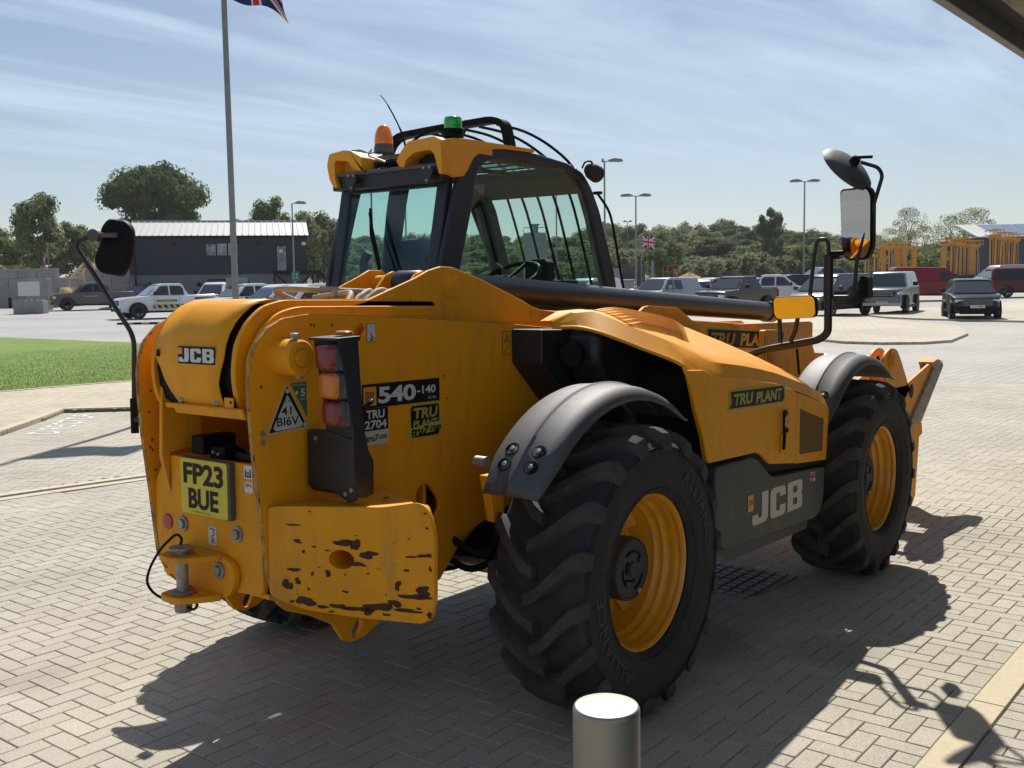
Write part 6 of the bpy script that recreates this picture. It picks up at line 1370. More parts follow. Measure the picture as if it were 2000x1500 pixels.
for k, (u, d, h, wd, lb) in enumerate([(1360, 112, 2.8, 6.0, 'pale scrub bush just behind the sand heap'), (1410, 108, 3.2, 7.0, 'pale scrub bush behind the black pickup'), (1470, 110, 3.8, 8.0, 'broad pale bush above the white pickup'), (1520, 112, 3.4, 6.0, 'pale bush left of the tall right lamp post'),
        (1215, 118, 4.4, 6.5, 'pale grey-green bush right of the cab window edge'), (1585, 112, 5.0, 6.0, 'yellow-green bush behind the handle of the right mirror arm'), (1740, 116, 4.6, 8.0, 'green bush between the two stands of yellow lifts'), (1790, 112, 4.0, 7.0, 'green bush left of the second stand of yellow lifts'), (1160, 120, 4.2, 8, 'green bush seen through the front of the cab'), (1010, 122, 4.4, 9, 'green bush seen through the middle of the cab'), (820, 120, 4.2, 9, 'green bush seen through the rear window of the cab')]):
    tree(u, d, h, wd, 'bush1' if 'pale' in lb else 'bush2', lb, cat='bush')
for k, (u, d, h, wd, lb) in enumerate([(1735, 128, 7.0, 4.0, 'thin open birch left of the yellow lifts'), (1768, 125, 9.4, 4.4, 'tallest thin birch with sparse leaves above the yellow lifts'), (1800, 128, 7.2, 4.0, 'thin open birch leaning right of the tallest birch'), (1668, 150, 9.6, 5, 'open-crowned tree right of the tall rectangular mirror'), (1850, 135, 8.8, 5.5, 'open tree left of the solar roof'), (1895, 138, 9.8, 6.5, 'bushy open tree rising over the solar roof')]):
    tree(u, d, h, wd, 'airy', lb, name='birch_tree')
# --- sand heaps and block walls on the left
def heap(u, d, r, h, label):
    q = random.Random(int(u)); p = BG(u, d); vs = []; fs = []; NR_, NA = 7, 28
    for i in range(NR_+1):
        for j in range(NA): t = i/NR_; a = 2*math.pi*j/NA; rr = r*t*(1+.12*math.sin(3*a+u)+.05*q.uniform(-1, 1)); vs.append((rr*math.cos(a), rr*math.sin(a), h*(1-t)**.85*(1+.08*q.uniform(-1, 1))))
    for i in range(NR_):
        for j in range(NA): fs.append((i*NA+j, i*NA+(j+1) % NA, (i+1)*NA+(j+1) % NA, (i+1)*NA+j))
    o = MB().add(vs, fs).build('sand_heap', 'sand_heap', None, ang=80); o.location = p; tag(o, label, 'sand heap')
heap(38, 88, 3.2, 2.8, 'leftmost small sand heap showing over the block wall'); heap(66, 88, 3.2, 2.9, 'small sand heap over the block wall, second from left'); heap(98, 88, 3.0, 3.1, 'small sand heap behind the small flagpole')
heap(186, 91, 3.6, 3.7, 'large sand heap behind the black rear mirror'); heap(1347, 100, 3.2, 1.9, 'sand heap right of the red cage beyond the cars')
def frame_at(u, d, yaw=0):
    """local frame: x to the right of the view, y away from the camera"""
    p = BG(u, d); a = YAW-math.pi/2+R_(yaw); return p, a
def blockwall(u0, u1, d, rows, label, bw=1.45, bh=.72, d2=None):
    p0, p1 = BG(u0, d), BG(u1, d2 or d); L = math.hypot(p1.x-p0.x, p1.y-p0.y); a = math.atan2(p1.y-p0.y, p1.x-p0.x); q = random.Random(int(u1))
    t = thing('block_wall', p0, label, 'wall', rz=a); n = int(L/bw)
    for r in range(rows):
        for i in range(n+(0 if r % 2 else 1)):
            x0 = max(0, (i-(0 if r % 2 else .5))*bw); x1 = min(L, (i+(1 if r % 2 else .5))*bw)
            if x1-x0 < .2: continue
            j = q.uniform(-.015, .015); MB().box(x0+.015, x1-.015, -.36+j, .36+j, r*bh-.05*(r == 0), (r+1)*bh-.012).build('block', 'concrete_grey', t, bevel=.02, seg=1, smooth=False)
blockwall(-60, 148, 80, 4, 'long grey concrete block wall on the far left, with sand showing above')
blockwall(150, 178, 82, 4, 'short end of grey block wall with a broken white edge'); blockwall(180, 285, 86, 4, 'far block wall between the grey pickup and the dark building')
for u in (96, 110):
    pass
# --- white board on a concrete block, black post
p, a = frame_at(69, 66.5)
t = thing('board_on_block', p, 'white board on short legs standing on a low concrete block, far left', 'notice board', rz=a)
MB().box(-.95, .95, -.4, .4, 0, .80).build('block', 'concrete_grey', t, bevel=.03)
for x in (-.72, -.36, 0, .36, .72): MB().box(x-.12, x+.12, -.25, .25, .80, .87).build('block_stud', 'concrete_grey', t, bevel=.02)
MB().box(-.74, .62, -.04, .0, 1.12, 2.02).build('board', 'decal_white', t, bevel=.008)
for x in (-.55, .44): MB().box(x-.03, x+.03, -.0, .05, .8, 2.05).build('leg', 'galvanised', t)
p, a = frame_at(87, 73); t2 = MB().box(-.75, .75, -.4, .4, 0, 2.2).build('concrete_block', 'concrete_grey', None, bevel=.03); t2.location = p; t2.rotation_euler = (0, 0, a); tag(t2, 'tall concrete block behind the white board on its low block', 'concrete block')
p = BG(29, 78); t = thing('black_post', p, 'short black bollard in front of the block wall, far left', 'bollard'); MB().lathe([(.11, 0), (.11, .55), (.13, .56), (.13, .62), (.10, .66), (.10, .78), (0, .82)], (0, 0, 0), 'z', 16).build('post', 'matt_black', t)

# --- buildings
def wallbox(t, name, x0, x1, y0, y1, z0, z1, m): return MB().box(x0, x1, y0, y1, z0, z1).build(name, m, t, smooth=False)
p, a = frame_at(438, 80, 13)
b1 = thing('office_block', p, 'two-storey dark grey building with a white ribbed metal roof and pale grey ground floor', 'building', rz=a)
W2 = 6.42; wallbox(b1, 'lower_wall', -W2, W2+.1, 0, 8, -.5, 2.35, 'clad_grey'); wallbox(b1, 'upper_wall', -W2-.06, W2+.16, -.06, 8.06, 2.352, 5.22, 'clad_dark')
for k in range(44): MB().box(-W2-.03+.293*k, -W2-.01+.293*k, -.075, -.06, 2.4, 5.2).build('cladding_rib', 'clad_dark', b1, smooth=False)
MB().box(-W2-.2, W2+.3, -.32, -.18, 5.10, 5.26).build('gutter', 'matt_black', b1, smooth=False)
rfl = MB().add([(-W2-.2, -.32, 5.26), (W2+.3, -.32, 5.26), (W2+.3, 4.0, 6.55), (-W2-.2, 4.0, 6.55), (-W2-.2, 8.3, 5.26), (W2+.3, 8.3, 5.26)], [(0, 1, 2, 3), (3, 2, 5, 4), (0, 3, 4), (1, 5, 2)]).build('roof', 'roof_white', b1, smooth=False, fix=False)
for k in range(29):
    x = -W2-.18+.464*k; MB().add([(x, -.33, 5.262), (x+.07, -.33, 5.262), (x+.07, 4.0, 6.555), (x, 4.0, 6.555), (x+.012, -.33, 5.33), (x+.058, -.33, 5.33), (x+.058, 4.0, 6.62), (x+.012, 4.0, 6.62)], [(0, 1, 5, 4), (1, 2, 6, 5), (2, 3, 7, 6), (3, 0, 4, 7), (4, 5, 6, 7)]).build('roof_rib', 'roof_white', b1, smooth=False, fix=False)
MB().box(-W2-.2, W2+.3, 3.9, 4.1, 6.55, 6.66).build('ridge_cap', 'roof_white', b1, smooth=False)
def window(t, x0, x1, z0, z1, y=-.10, panes=1, frost=None):
    f = MB().box(x0, x1, y, y+.06, z0, z1).build('window', 'matt_black', t, smooth=False); wv = (x1-x0)/panes
    for i in range(panes): MB().box(x0+wv*i+.05, x0+wv*(i+1)-.05, y-.012, y-.002, z0+.05, z1-.05).build('pane', frost or 'car_glass', f, smooth=False)
mat('frosted_pane', (.30, .31, .32), .3, noise=(1.6, .9, (.04, .045, .05)), coat=.4)
window(b1, -.98, 1.46, 3.72, 4.72, panes=3, frost='frosted_pane'); window(b1, -.92, .96, 1.28, 2.0, panes=3, y=-.04)
dr = MB().box(4.22, 5.06, -.10, -.04, 2.45, 4.55).build('door', 'matt_black', b1, smooth=False); MB().box(4.30, 4.98, -.115, -.105, 2.55, 4.45).build('pane', 'frosted_pane', dr, smooth=False)
MB().box(4.48, 4.72, -.122, -.117, 3.95, 4.2).build('notice', 'decal_white', dr, smooth=False)
for x in (-5.1, -1.55, 2.08): MB().lathe([(.17, -.005), (.17, -.07), (.13, -.10), (0, -.11)], (x, 0, 1.62), 'y', 20).build('round_lamp', 'matt_black', b1)
for x in (-3.2, 2.95): MB().box(x-.15, x+.15, -.18, -.06, 4.62, 4.76).build('wall_lamp', 'matt_black', b1, bevel=.03)
MB().box(W2-.25, W2+.05, -.5, -.1, 4.5, 4.75).build('security_camera', 'decal_white', b1, bevel=.03)
for z0, z1, x0, x1 in ((2.25, 2.55, 4.0, 7.4),): MB().box(x0, x1, -1.5, -.09, z0, z1).build('stair_landing', 'matt_black', b1, smooth=False)
for x in (4.05, 6.9, 7.3): MB().box(x-.06, x+.06, -1.5, -1.38, -.2, 2.25).build('stair_post', 'matt_black', b1, smooth=False)
MB().prism([(4.1, 2.2), (4.3, 2.2), (5.6, 1.1), (5.5, 1.0)], -1.46, -1.40, 'y').build('stair_brace', 'matt_black', b1, smooth=False); MB().prism([(6.8, 2.2), (6.6, 2.2), (5.5, 1.1), (5.6, 1.0)], -1.46, -1.40, 'y').build('stair_brace', 'matt_black', b1, smooth=False)
MB().prism([(7.2, 2.4), (7.4, 2.55), (9.4, .6), (9.2, .4)], -1.5, -1.42, 'y').build('stair_string', 'matt_black', b1, smooth=False); MB().tube([(7.0, -1.45, 3.5), (7.5, -1.45, 3.45), (9.5, -1.45, 1.5)], .035, 6).tube([(7.0, -1.45, 2.5), (7.0, -1.45, 3.6)], .045, 6).build('handrail', 'matt_black', b1)
MB().tube([(-W2+.35, -.12, 5.1), (-W2+.35, -.12, -.1)], .06, 8).build('downpipe', 'matt_black', b1)
for k in range(7): MB().box(4.3+.44*k, 4.3+.44*k+.01, -1.39, -1.37, 1.2, 2.2).build('stair_bar', 'matt_black', b1, smooth=False)

p, a = frame_at(2012, 112, -6)
b2 = thing('warehouse', p, 'slate grey shed with solar panels on its pale roof at the right edge', 'building', rz=a)
wallbox(b2, 'wall', -5.6, 14, 0, 14, -1.5, 4.9, 'clad_slate')
for k in range(40): MB().box(-5.58+.49*k, -5.53+.49*k, -.02, .0, -.5, 4.88).build('cladding_rib', 'clad_slate', b2, smooth=False)
MB().add([(-6.1, -.5, 4.95), (14.5, -.5, 4.95), (14.5, 7, 6.6), (-6.1, 7, 6.6), (-6.1, -.5, 4.85), (14.5, -.5, 4.85)], [(0, 1, 2, 3), (4, 5, 1, 0)]).build('roof', 'roof_white', b2, smooth=False, fix=False)
for k in range(12): MB().add([(-3.9+1.3*k, -.2, 5.05), (-2.7+1.3*k, -.2, 5.05), (-2.7+1.3*k, 6.6, 6.55), (-3.9+1.3*k, 6.6, 6.55)], [(0, 1, 2, 3)]).build('solar_panel', 'solar', b2, smooth=False, fix=False)
for k in range(4): MB().add([(-6.0+.6*k, -.5, 4.96), (-5.93+.6*k, -.5, 4.96), (-5.93+.6*k, 7, 6.66), (-6.0+.6*k, 7, 6.66)], [(0, 1, 2, 3)]).build('roof_rib', 'galvanised', b2, smooth=False, fix=False)
MB().box(-3.2, -1.6, -.06, -.01, 2.6, 3.6).build('sign_panel', 'matt_black', b2, smooth=False)
# silo seen through the cab, green container
p, a = frame_at(1048, 104); t = thing('silo', p, 'grey ribbed silo with a small vent head, seen through the cab glass', 'silo', rz=a)
MB().lathe([(1.15, 0), (1.15, 5.9), (1.05, 6.0)], (0, 0, 0), 'z', 28).build('tank', 'galvanised', t); MB().lathe([(.35, 6.0), (.35, 6.7), (.5, 6.75), (.5, 6.85), (0, 6.9)], (0, 0, 0), 'z', 16).build('vent', 'galvanised', t)
MB().tube([(-1.1, 0, 6.0), (-1.1, 0, 6.5), (1.1, 0, 6.5), (1.1, 0, 6.0)], .04, 6).build('guard_rail', 'galvanised', t)
# --- lamp posts
LP = []
def lamp(u, d, h, heads, label, name='lamp_post'):
    p, a = frame_at(u, d); t = thing(name, p, label, 'lamp post', rz=a)
    MB().tube([(0, 0, 0), (0, 0, h*.12), (0, 0, h*.122), (0, 0, h)], [.085, .085, .065, .045], 10).build('pole', 'galvanised', t)
    for s in heads:
        MB().tube([(0, 0, h-.05), (s*.28, 0, h+.02)], .03, 6).build('arm', 'galvanised', t)
        MB().prism([(s*.22, h-.03), (s*.22, h+.07), (s*.50, h+.16), (s*.90, h+.12), (s*1.02, h-.01), (s*.85, h-.05)], -.16, .16, 'y').build('lamp_head', 'galvanised', t, bevel=.03)
    return t
lamp(1183, 57, 8.1, (-.15, 1), 'near lamp post with one broad head, just right of the cab'); lamp(1243, 68, 7.0, (-1, 1), 'twin-headed lamp post beside the small flag'); lamp(1567, 70, 7.9, (-1, 1), 'twin-headed lamp post left of the tall mirror'); lamp(582, 72, 7.1, (1,), 'single lamp post in front of the dark building stair')
lamp(800, 62, 7.4, (-.5, 1), 'lamp post seen through the rear cab window'); lamp(735, 54, 8.4, (-1, 1), 'nearer lamp pole seen through the left of the rear cab window')
lamp(1227, 120, 7.6, (-.5, .5), 'small distant lamp post left of the twin lamp'); lamp(1337, 125, 7.4, (.5,), 'small distant lamp post above the sand heap'); lamp(1437, 130, 6.8, (.4,), 'small distant lamp post in front of the wood'); lamp(1090, 78, 8, (-1, 1), 'lamp post seen through the front cab bars')
# --- union flags
def jack(u, v):
    x, y = u*2-1, v*2-1
    X, Y = x*30, y*15
    if abs(Y) < 3 or abs(X) < 3: return 0
    if abs(Y) < 5 or abs(X) < 5: return 1
    dg = abs(abs(Y)*2-abs(X))/math.sqrt(5)
    side_ = 1 if X*Y > 0 else -1
    off = (abs(X)-abs(Y)*2)/math.sqrt(5)*(1 if (X > 0) == (Y > 0) else -1)*(1 if X > 0 else 1)
    if dg < 3:
        if (X > 0 and Y > 0 and -2 < (Y-X/2)*.894 < 0) or (X < 0 and Y < 0 and 0 < (Y-X/2)*.894 < 2) or (X < 0 and Y > 0 and -2 < (Y+X/2)*.894 < 0) or (X > 0 and Y < 0 and 0 < (Y+X/2)*.894 < 2): return 0
        return 1
    return 2
def flag_mesh(nx, ny, fn):
    vs = []; fs = []; mi = []
    for j in range(ny+1):
        for i in range(nx+1): vs.append(fn(i/nx, j/ny))
    for j in range(ny):
        for i in range(nx): a = j*(nx+1)+i; fs.append((a, a+1, a+nx+2, a+nx+1)); mi.append(jack((i+.5)/nx, (j+.5)/ny))
    mb = MB(); mb.v = vs; mb.f = fs; mb.m = mi; return mb
p, a = frame_at(467, 18.0)
fp = thing('flagpole', p, 'tall galvanised pole carrying a Union flag, left of the cab', 'flagpole', rz=a)
MB().tube([(0, 0, -.02), (0, 0, 8.3)], [.056, .044], 20).build('pole', 'galvanised', fp, ang=60); MB().lathe([(.16, 0), (.16, .02), (.07, .03)], (0, 0, 0), 'z', 20).build('base_plate', 'galvanised', fp)
HT = 7.75
def fl(u, v):
    # hoist at u=0; v=0 lower edge. hangs down and blows right
    x = -.04+u*1.10-.10*u*u*v; z = 6.66+v*1.0-.42*u*(1-.15*v)-.10*math.sin(u*7)*u-.12*v*u
    y = .10*math.sin(u*9+v*2.2)*(.3+u)+.05*math.sin(v*6+u*4)
    return (x+.04*math.sin(v*5+u*3), y, z)
fg = flag_mesh(110, 56, fl).build('union_flag', ['flag_red', 'flag_white', 'flag_blue'], None, ang=180); fg.location = p; fg.rotation_euler = (0, 0, a)
tag(fg, 'large Union flag hanging from the tall pole at the top of the view', 'flag')
for k, zz_ in enumerate((6.75, 7.6)): MB().tube([(0, 0, zz_), (-.06, 0, zz_)], .012, 6).build('flag_ring', 'steel', fp)
def smallflag(u, d, h, w_, hh, droop, label, lab2):
    p, a = frame_at(u, d); t = thing('flagpole', p, label, 'flagpole', rz=a); MB().tube([(0, 0, 0), (0, 0, h)], [.06, .04], 8).build('pole', 'galvanised', t)
    if droop: f_ = lambda a_, b_: (-.02-a_*w_*.25-.05*math.sin(b_*9), .15*math.sin(a_*8), h-.15-(1-b_)*hh*.55-a_*hh*1.0)
    else: f_ = lambda a_, b_: (.03+a_*w_, .08*math.sin(a_*7), h-.2-(1-b_)*hh-.25*a_*(1-.5*b_))
    o = flag_mesh(60, 30, f_).build('union_flag', ['flag_red', 'flag_white', 'flag_blue'], None, ang=180); o.location = p; o.rotation_euler = (0, 0, a); tag(o, lab2, 'flag')
smallflag(108, 76, 4.6, 1.4, 1.1, True, 'thin flagpole in front of the block wall, far left', 'drooping Union flag above the block wall, far left')
smallflag(1253, 92, 5.4, 1.2, .95, False, 'thin flagpole beside the twin-headed lamp post', 'small Union flag flying before the wood, right of the cab')
# sign panel on posts behind the flagpole
p, a = frame_at(470, 52); t = thing('sign_board', p, 'back of a grey sign board on posts behind the flagpole', 'sign', rz=a)
MB().box(-.53, .53, -.02, .02, .95, 2.15).build('panel', 'galvanised', t, bevel=.006)
for z in (1.05, 2.02): MB().box(-.50, .50, -.05, -.022, z-.03, z+.03).build('rail', 'galvanised', t)
for x in (-.12, .12): MB().tube([(x, .04, 0), (x, .04, 2.1)], .035, 8).build('post', 'galvanised', t)
p, a = frame_at(584, 58); t = thing('green_sign', p, 'small green assembly point sign on a thin post', 'sign', rz=a); MB().box(-.22, .22, -.01, .01, 1.95, 2.45).build('panel', 'decal_green', t)
MB().tube([(0, .02, 0), (0, .02, 2.4)], .03, 8).build('post', 'galvanised', t)
for s, (dx_, dz_) in enumerate(((-.1, .1), (.1, .1), (-.1, -.1), (.1, -.1))): MB().prism([(dx_*.3, 2.2+dz_*.3), (dx_*1.4, 2.2+dz_*.9), (dx_*.9, 2.2+dz_*1.4)], -.016, -.011, 'y').build('arrow', 'decal_white', t, smooth=False)
# --- kerb marker strips by the white pickup
p, a = frame_at(285, 50, 3); t = thing('kerb_marker', p, 'low black and yellow striped kerb in front of the white pickup', 'kerb', rz=a)
for k in range(8): MB().box(-1.2+.38*k, -1.2+.38*(k+1)-.005, -.08, .08, -.02, .10).build('segment', 'matt_black' if k % 2 == 0 else 'decal_olive', t, bevel=.01)
# ------------------------------------------------------------------ parked vehicles
# side profiles: body below the belt, greenhouse above it (x forward from the middle, z up)
def _n(L, pts): return [(L/2-x, z) for x, z in pts]
CARS = {
 'pickup': dict(L=5.35, W=1.92, r=.40, wx=(1.72, -1.50), body=[(0, .42), (.02, .75), (.10, 1.02), (.22, 1.12), (1.45, 1.22), (3.55, 1.24), (5.30, 1.26), (5.35, .62), (5.2, .48), (4.6, .40), (.35, .34)],
     gh=[(1.38, 1.20), (2.08, 1.78), (2.4, 1.85), (3.3, 1.85), (3.50, 1.78), (3.72, 1.22)], win=[[(1.72, 1.25), (2.20, 1.73), (2.62, 1.75), (2.62, 1.25)], [(2.70, 1.25), (2.70, 1.75), (3.30, 1.74), (3.42, 1.60), (3.45, 1.25)]], bed=1),
 'canopy': dict(L=5.3, W=1.88, r=.39, wx=(1.70, -1.50), body=[(0, .42), (.02, .75), (.12, 1.0), (.3, 1.08), (1.5, 1.18), (5.25, 1.20), (5.3, .62), (5.2, .48), (4.6, .40), (.35, .34)],
     gh=[(1.40, 1.16), (2.12, 1.74), (2.5, 1.82), (5.05, 1.80), (5.22, 1.20)], win=[[(1.75, 1.22), (2.25, 1.70), (2.62, 1.72), (2.62, 1.22)], [(2.72, 1.22), (2.72, 1.72), (3.38, 1.70), (3.42, 1.22)]], panel=[(3.62, 1.28), (3.62, 1.70), (4.85, 1.68), (5.0, 1.28)]),
 'suv': dict(L=4.55, W=1.86, r=.35, wx=(1.38, -1.32), body=[(0, .40), (.0, .70), (.10, .88), (.45, 1.00), (1.25, 1.06), (4.4, 1.10), (4.55, .95), (4.52, .5), (4.3, .34), (.2, .28)],
     gh=[(1.05, 1.04), (1.85, 1.56), (2.3, 1.64), (3.6, 1.62), (4.1, 1.48), (4.46, 1.08)], win=[[(1.45, 1.08), (2.02, 1.52), (2.5, 1.56), (2.5, 1.08)], [(2.58, 1.08), (2.58, 1.56), (3.35, 1.55), (3.42, 1.08)], [(3.5, 1.08), (3.45, 1.54), (3.8, 1.48), (4.05, 1.12)]]),
 'offroader': dict(L=4.60, W=2.0, r=.41, wx=(1.42, -1.35), body=[(0, .48), (.0, .95), (.08, 1.12), (.25, 1.20), (1.28, 1.27), (4.5, 1.28), (4.58, 1.2), (4.58, .6), (4.35, .45), (.3, .40)],
     gh=[(1.22, 1.25), (1.62, 1.88), (1.8, 1.95), (4.3, 1.97), (4.42, 1.90), (4.50, 1.26)], win=[[(1.52, 1.30), (1.82, 1.82), (2.55, 1.85), (2.55, 1.30)], [(2.68, 1.32), (2.68, 1.84), (3.95, 1.84), (4.05, 1.32)]]),
 'van': dict(L=5.3, W=2.0, r=.36, wx=(1.75, -1.55), body=[(0, .40), (.0, .72), (.12, .95), (.6, 1.10), (1.1, 1.20), (5.25, 1.22), (5.3, .5), (5.1, .34), (.25, .28)],
     gh=[(.95, 1.18), (1.75, 1.88), (2.1, 2.08), (5.10, 2.12), (5.22, 1.9), (5.27, 1.20)], win=[[(1.35, 1.24), (1.95, 1.78), (2.35, 1.82), (2.35, 1.24)]], panel=[(2.55, 1.26), (2.55, 1.95), (5.0, 1.95), (5.0, 1.26)]),
 'smallvan': dict(L=4.45, W=1.86, r=.33, wx=(1.35, -1.25), body=[(0, .36), (.0, .65), (.10, .85), (.5, 1.00), (.95, 1.10), (4.4, 1.12), (4.45, .5), (4.2, .32), (.25, .26)],
     gh=[(.75, 1.06), (1.55, 1.68), (1.95, 1.82), (4.25, 1.82), (4.36, 1.7), (4.42, 1.10)], win=[[(1.15, 1.12), (1.75, 1.64), (2.25, 1.68), (2.25, 1.12)]], panel=[(2.4, 1.14), (2.4, 1.70), (4.2, 1.70), (4.2, 1.14)]),
 'mpv': dict(L=5.0, W=1.95, r=.35, wx=(1.55, -1.45), body=[(0, .38), (.0, .70), (.10, .90), (.55, 1.06), (1.0, 1.15), (4.95, 1.17), (5.0, .5), (4.8, .33), (.25, .28)],
     gh=[(.85, 1.12), (1.7, 1.78), (2.05, 1.92), (4.75, 1.93), (4.88, 1.8), (4.97, 1.15)], win=[[(1.25, 1.18), (1.85, 1.72), (2.35, 1.78), (2.35, 1.18)], [(2.45, 1.18), (2.45, 1.78), (3.5, 1.78), (3.5, 1.18)], [(3.6, 1.18), (3.6, 1.78), (4.6, 1.77), (4.7, 1.18)]]),
}
_W = {}
def wheel_meshes(r):
    if r not in _W:
        t = MB().lathe([(r*.62, -.105), (r*.80, -.12), (r*.95, -.11), (r, -.09), (r, .09), (r*.95, .11), (r*.80, .12), (r*.62, .105)], (0, 0, 0), 'y', 28); o = t.build('tyre', 'rubber'); tm = o.data; bpy.data.objects.remove(o)
        a = MB().lathe([(r*.62, .08), (r*.60, .10), (r*.52, .05)], (0, 0, 0), 'y', 24)
        for i in range(5):
            q = 2*math.pi*i/5; c, s = math.cos(q), math.sin(q)
            a.add([(c*r*.10-s*r*.11, .075, s*r*.10+c*r*.11), (c*r*.10+s*r*.11, .075, s*r*.10-c*r*.11), (c*r*.58+s*r*.07, .09, s*r*.58-c*r*.07), (c*r*.58-s*r*.07, .09, s*r*.58+c*r*.07)], [(0, 1, 2, 3)])
        a.lathe([(r*.16, .07), (r*.14, .085), (0, .088)], (0, 0, 0), 'y', 14); o = a.build('rim', 'alloy', fix=False); am = o.data; bpy.data.objects.remove(o)
        b = MB().lathe([(r*.60, .03), (0, .03)], (0, 0, 0), 'y', 20); o = b.build('brake', 'matt_black'); bm__ = o.data; bpy.data.objects.remove(o)
        _W[r] = (tm, am, bm__)
    return _W[r]
def car(kind, u, d, heading, m, label, name='parked_car', cat='car', group=None, scale=(1, 1, 1), plate='plate_white', roofm=None, livery=None, dz=0, grille='matt_black'):
    c = CARS[kind]; L, W, r = c['L'], c['W'], c['r']; p, a = frame_at(u, d); p.z += dz
    t = thing(name, p, label, cat, rz=a+R_(heading), group=group); t.scale = scale
    hb = max(z for x, z in c['body']); top = max(z for x, z in c['gh']); hw = W/2
    # body: side outline lofted with rounded shoulders and sills; wheel arches laid on as dark discs
    B = roundpoly(_n(L, c['body']), .12, 3); n = len(B); vs = []
    cx0, cz0 = 0, .75
    for y, k in ((-hw, .955), (-hw+.03, .985), (-hw+.12, 1.0), (hw-.12, 1.0), (hw-.03, .985), (hw, .955)):
        taper = .93 if k < .96 else (.97 if k < .99 else 1)
        for x, z in B:
            e = abs(x)/(L/2); yy = y*(1-(.20 if x > 0 else .12)*(max(0, e-.70)/.30)**2); vs.append((x*(1 if k == 1 else 1-.012), yy, cz0+(z-cz0)*k))
    fs = [tuple(range(n)), tuple(range(6*n-1, 5*n-1, -1))]+[(s*n+i, (s+1)*n+i, (s+1)*n+(i+1) % n, s*n+(i+1) % n) for s in range(5) for i in range(n)]
    body = MB().add(vs, fs).build('body', m, t, ang=18)
    gx = _n(L, c['gh']); zb = gx[0][1]
    def gy(z, e=0): return (hw-.09)*(1-.22*max(0, z-zb)/(top-zb))+e
    G = roundpoly(gx[1:-1], .10, 3); G = [gx[0]]+G+[gx[-1]]; n = len(G); vs = []
    for s in (-1, 1):
        for x, z in G: vs.append((x, s*gy(z), z))
        for x, z in G: vs.append((x*.995, s*(gy(z)-.10), z+(.025 if z > top-.2 else 0)))
    fs = [tuple(range(n)), tuple(range(3*n-1, 2*n-1, -1))]+[(i, i+1, n+i+1, n+i) for i in range(n-1)]+[(2*n+i, 3*n+i, 3*n+i+1, 2*n+i+1) for i in range(n-1)]+[(n+i, n+i+1, 3*n+i+1, 3*n+i) for i in range(n-1)]
    MB().add(vs, fs).build('cabin', roofm or m, t, ang=40)
    for s in (-1, 1):
        for wn in c['win']:
            q = roundpoly(_n(L, wn), .05, 2); MB().add([(x, s*(gy(z)+.008), z) for x, z in q], [tuple(range(len(q)))]).build('side_window', 'car_glass', t, smooth=False, fix=False)
        if 'panel' in c:
            q = roundpoly(_n(L, c['panel']), .06, 2); MB().add([(x, s*(gy(z)+.008), z) for x, z in q], [tuple(range(len(q)))]).build('side_panel', m, t, smooth=False, fix=False)
        for k, x in enumerate((L*.16, -L*.09, -.30*L)):
            if k < 2: MB().box(x-.004, x+.004, s*(hw+.001)-.004, s*(hw+.001)+.004, .5, hb-.05).build('door_seam', 'matt_black', t, smooth=False)
        MB().box(L*.02, L*.05, s*hw-.015, s*hw+.015, hb-.22, hb-.19).build('door_handle', m, t, smooth=False)
        MB().box(-L*.30, L*.25, s*(hw-.01)-.02, s*(hw-.01)+.02, .32, .42).build('sill', 'matt_black', t, smooth=False)
        mx_ = _n(L, [c['win'][0][0]])[0]; mo = MB().box(mx_[0]-.12, mx_[0]-.02, s*(hw+.20)-.11, s*(hw+.20)+.11, mx_[1]+.02, mx_[1]+.20).build('door_mirror', 'matt_black' if kind in ('pickup', 'van', 'smallvan', 'offroader') else m, t, bevel=.03)
        for wx in c['wx']:
            arch = [(wx+(r+.085)*math.cos(q), r+(r+.085)*math.sin(q)) for q in [math.pi*i/14 for i in range(15)]]+[(wx-(r+.085), .30), (wx+(r+.085), .30)]
            MB().add([(x, s*(hw+.004), z) for x, z in arch]+[(x, s*(hw-.25), z) for x, z in arch], [tuple(range(17))]+[(i, (i+1) % 17, (i+1) % 17+17, i+17) for i in range(17)]).build('wheel_arch', 'matt_black', t, smooth=False)
            w_ = bpy.data.objects.new('wheel', None); COL.objects.link(w_); w_.parent = t; w_.location = (wx, s*(hw-.09), r); w_.rotation_euler = (0, 0, 0 if s > 0 else math.pi)
            for nm, me_ in zip(('tyre', 'rim', 'brake'), wheel_meshes(r)): link(me_, nm, w_)
    # windscreen and rear window
    def quad(i0, i1, lo, hi, nm, mm='car_screen', inset=.10):
        (xa, za), (xb, zb_) = gx[i0], gx[i1]; P0 = (xa+(xb-xa)*lo, za+(zb_-za)*lo); P1 = (xa+(xb-xa)*hi, za+(zb_-za)*hi); o = .012*(1 if i0 == 0 else -1)
        v = [(P0[0]+o, -(gy(P0[1])-inset*.7), P0[1]+.012), (P0[0]+o, gy(P0[1])-inset*.7, P0[1]+.012), (P1[0]+o, gy(P1[1])-inset, P1[1]+.012), (P1[0]+o, -(gy(P1[1])-inset), P1[1]+.012)]
        MB().add(v, [(0, 1, 2, 3)]).build(nm, mm, t, smooth=False, fix=False)
    quad(0, 1, .07, .93, 'windscreen'); quad(-1, -2, .18, .90, 'rear_window')
    # front: grille, lights, bumper, plate; rear: lights, plate
    xf = L/2; zf = c['body'][2][1]
    MB().box(xf-.05, xf+.008, -hw*.58, hw*.58, zf-.30, zf-.04).build('grille', grille, t, bevel=.02)
    if kind in ('suv', 'mpv', 'smallvan'):
        MB().box(xf-.05, xf+.012, -hw*.70, hw*.70, .26, .44).build('lower_intake', 'matt_black', t, bevel=.02)
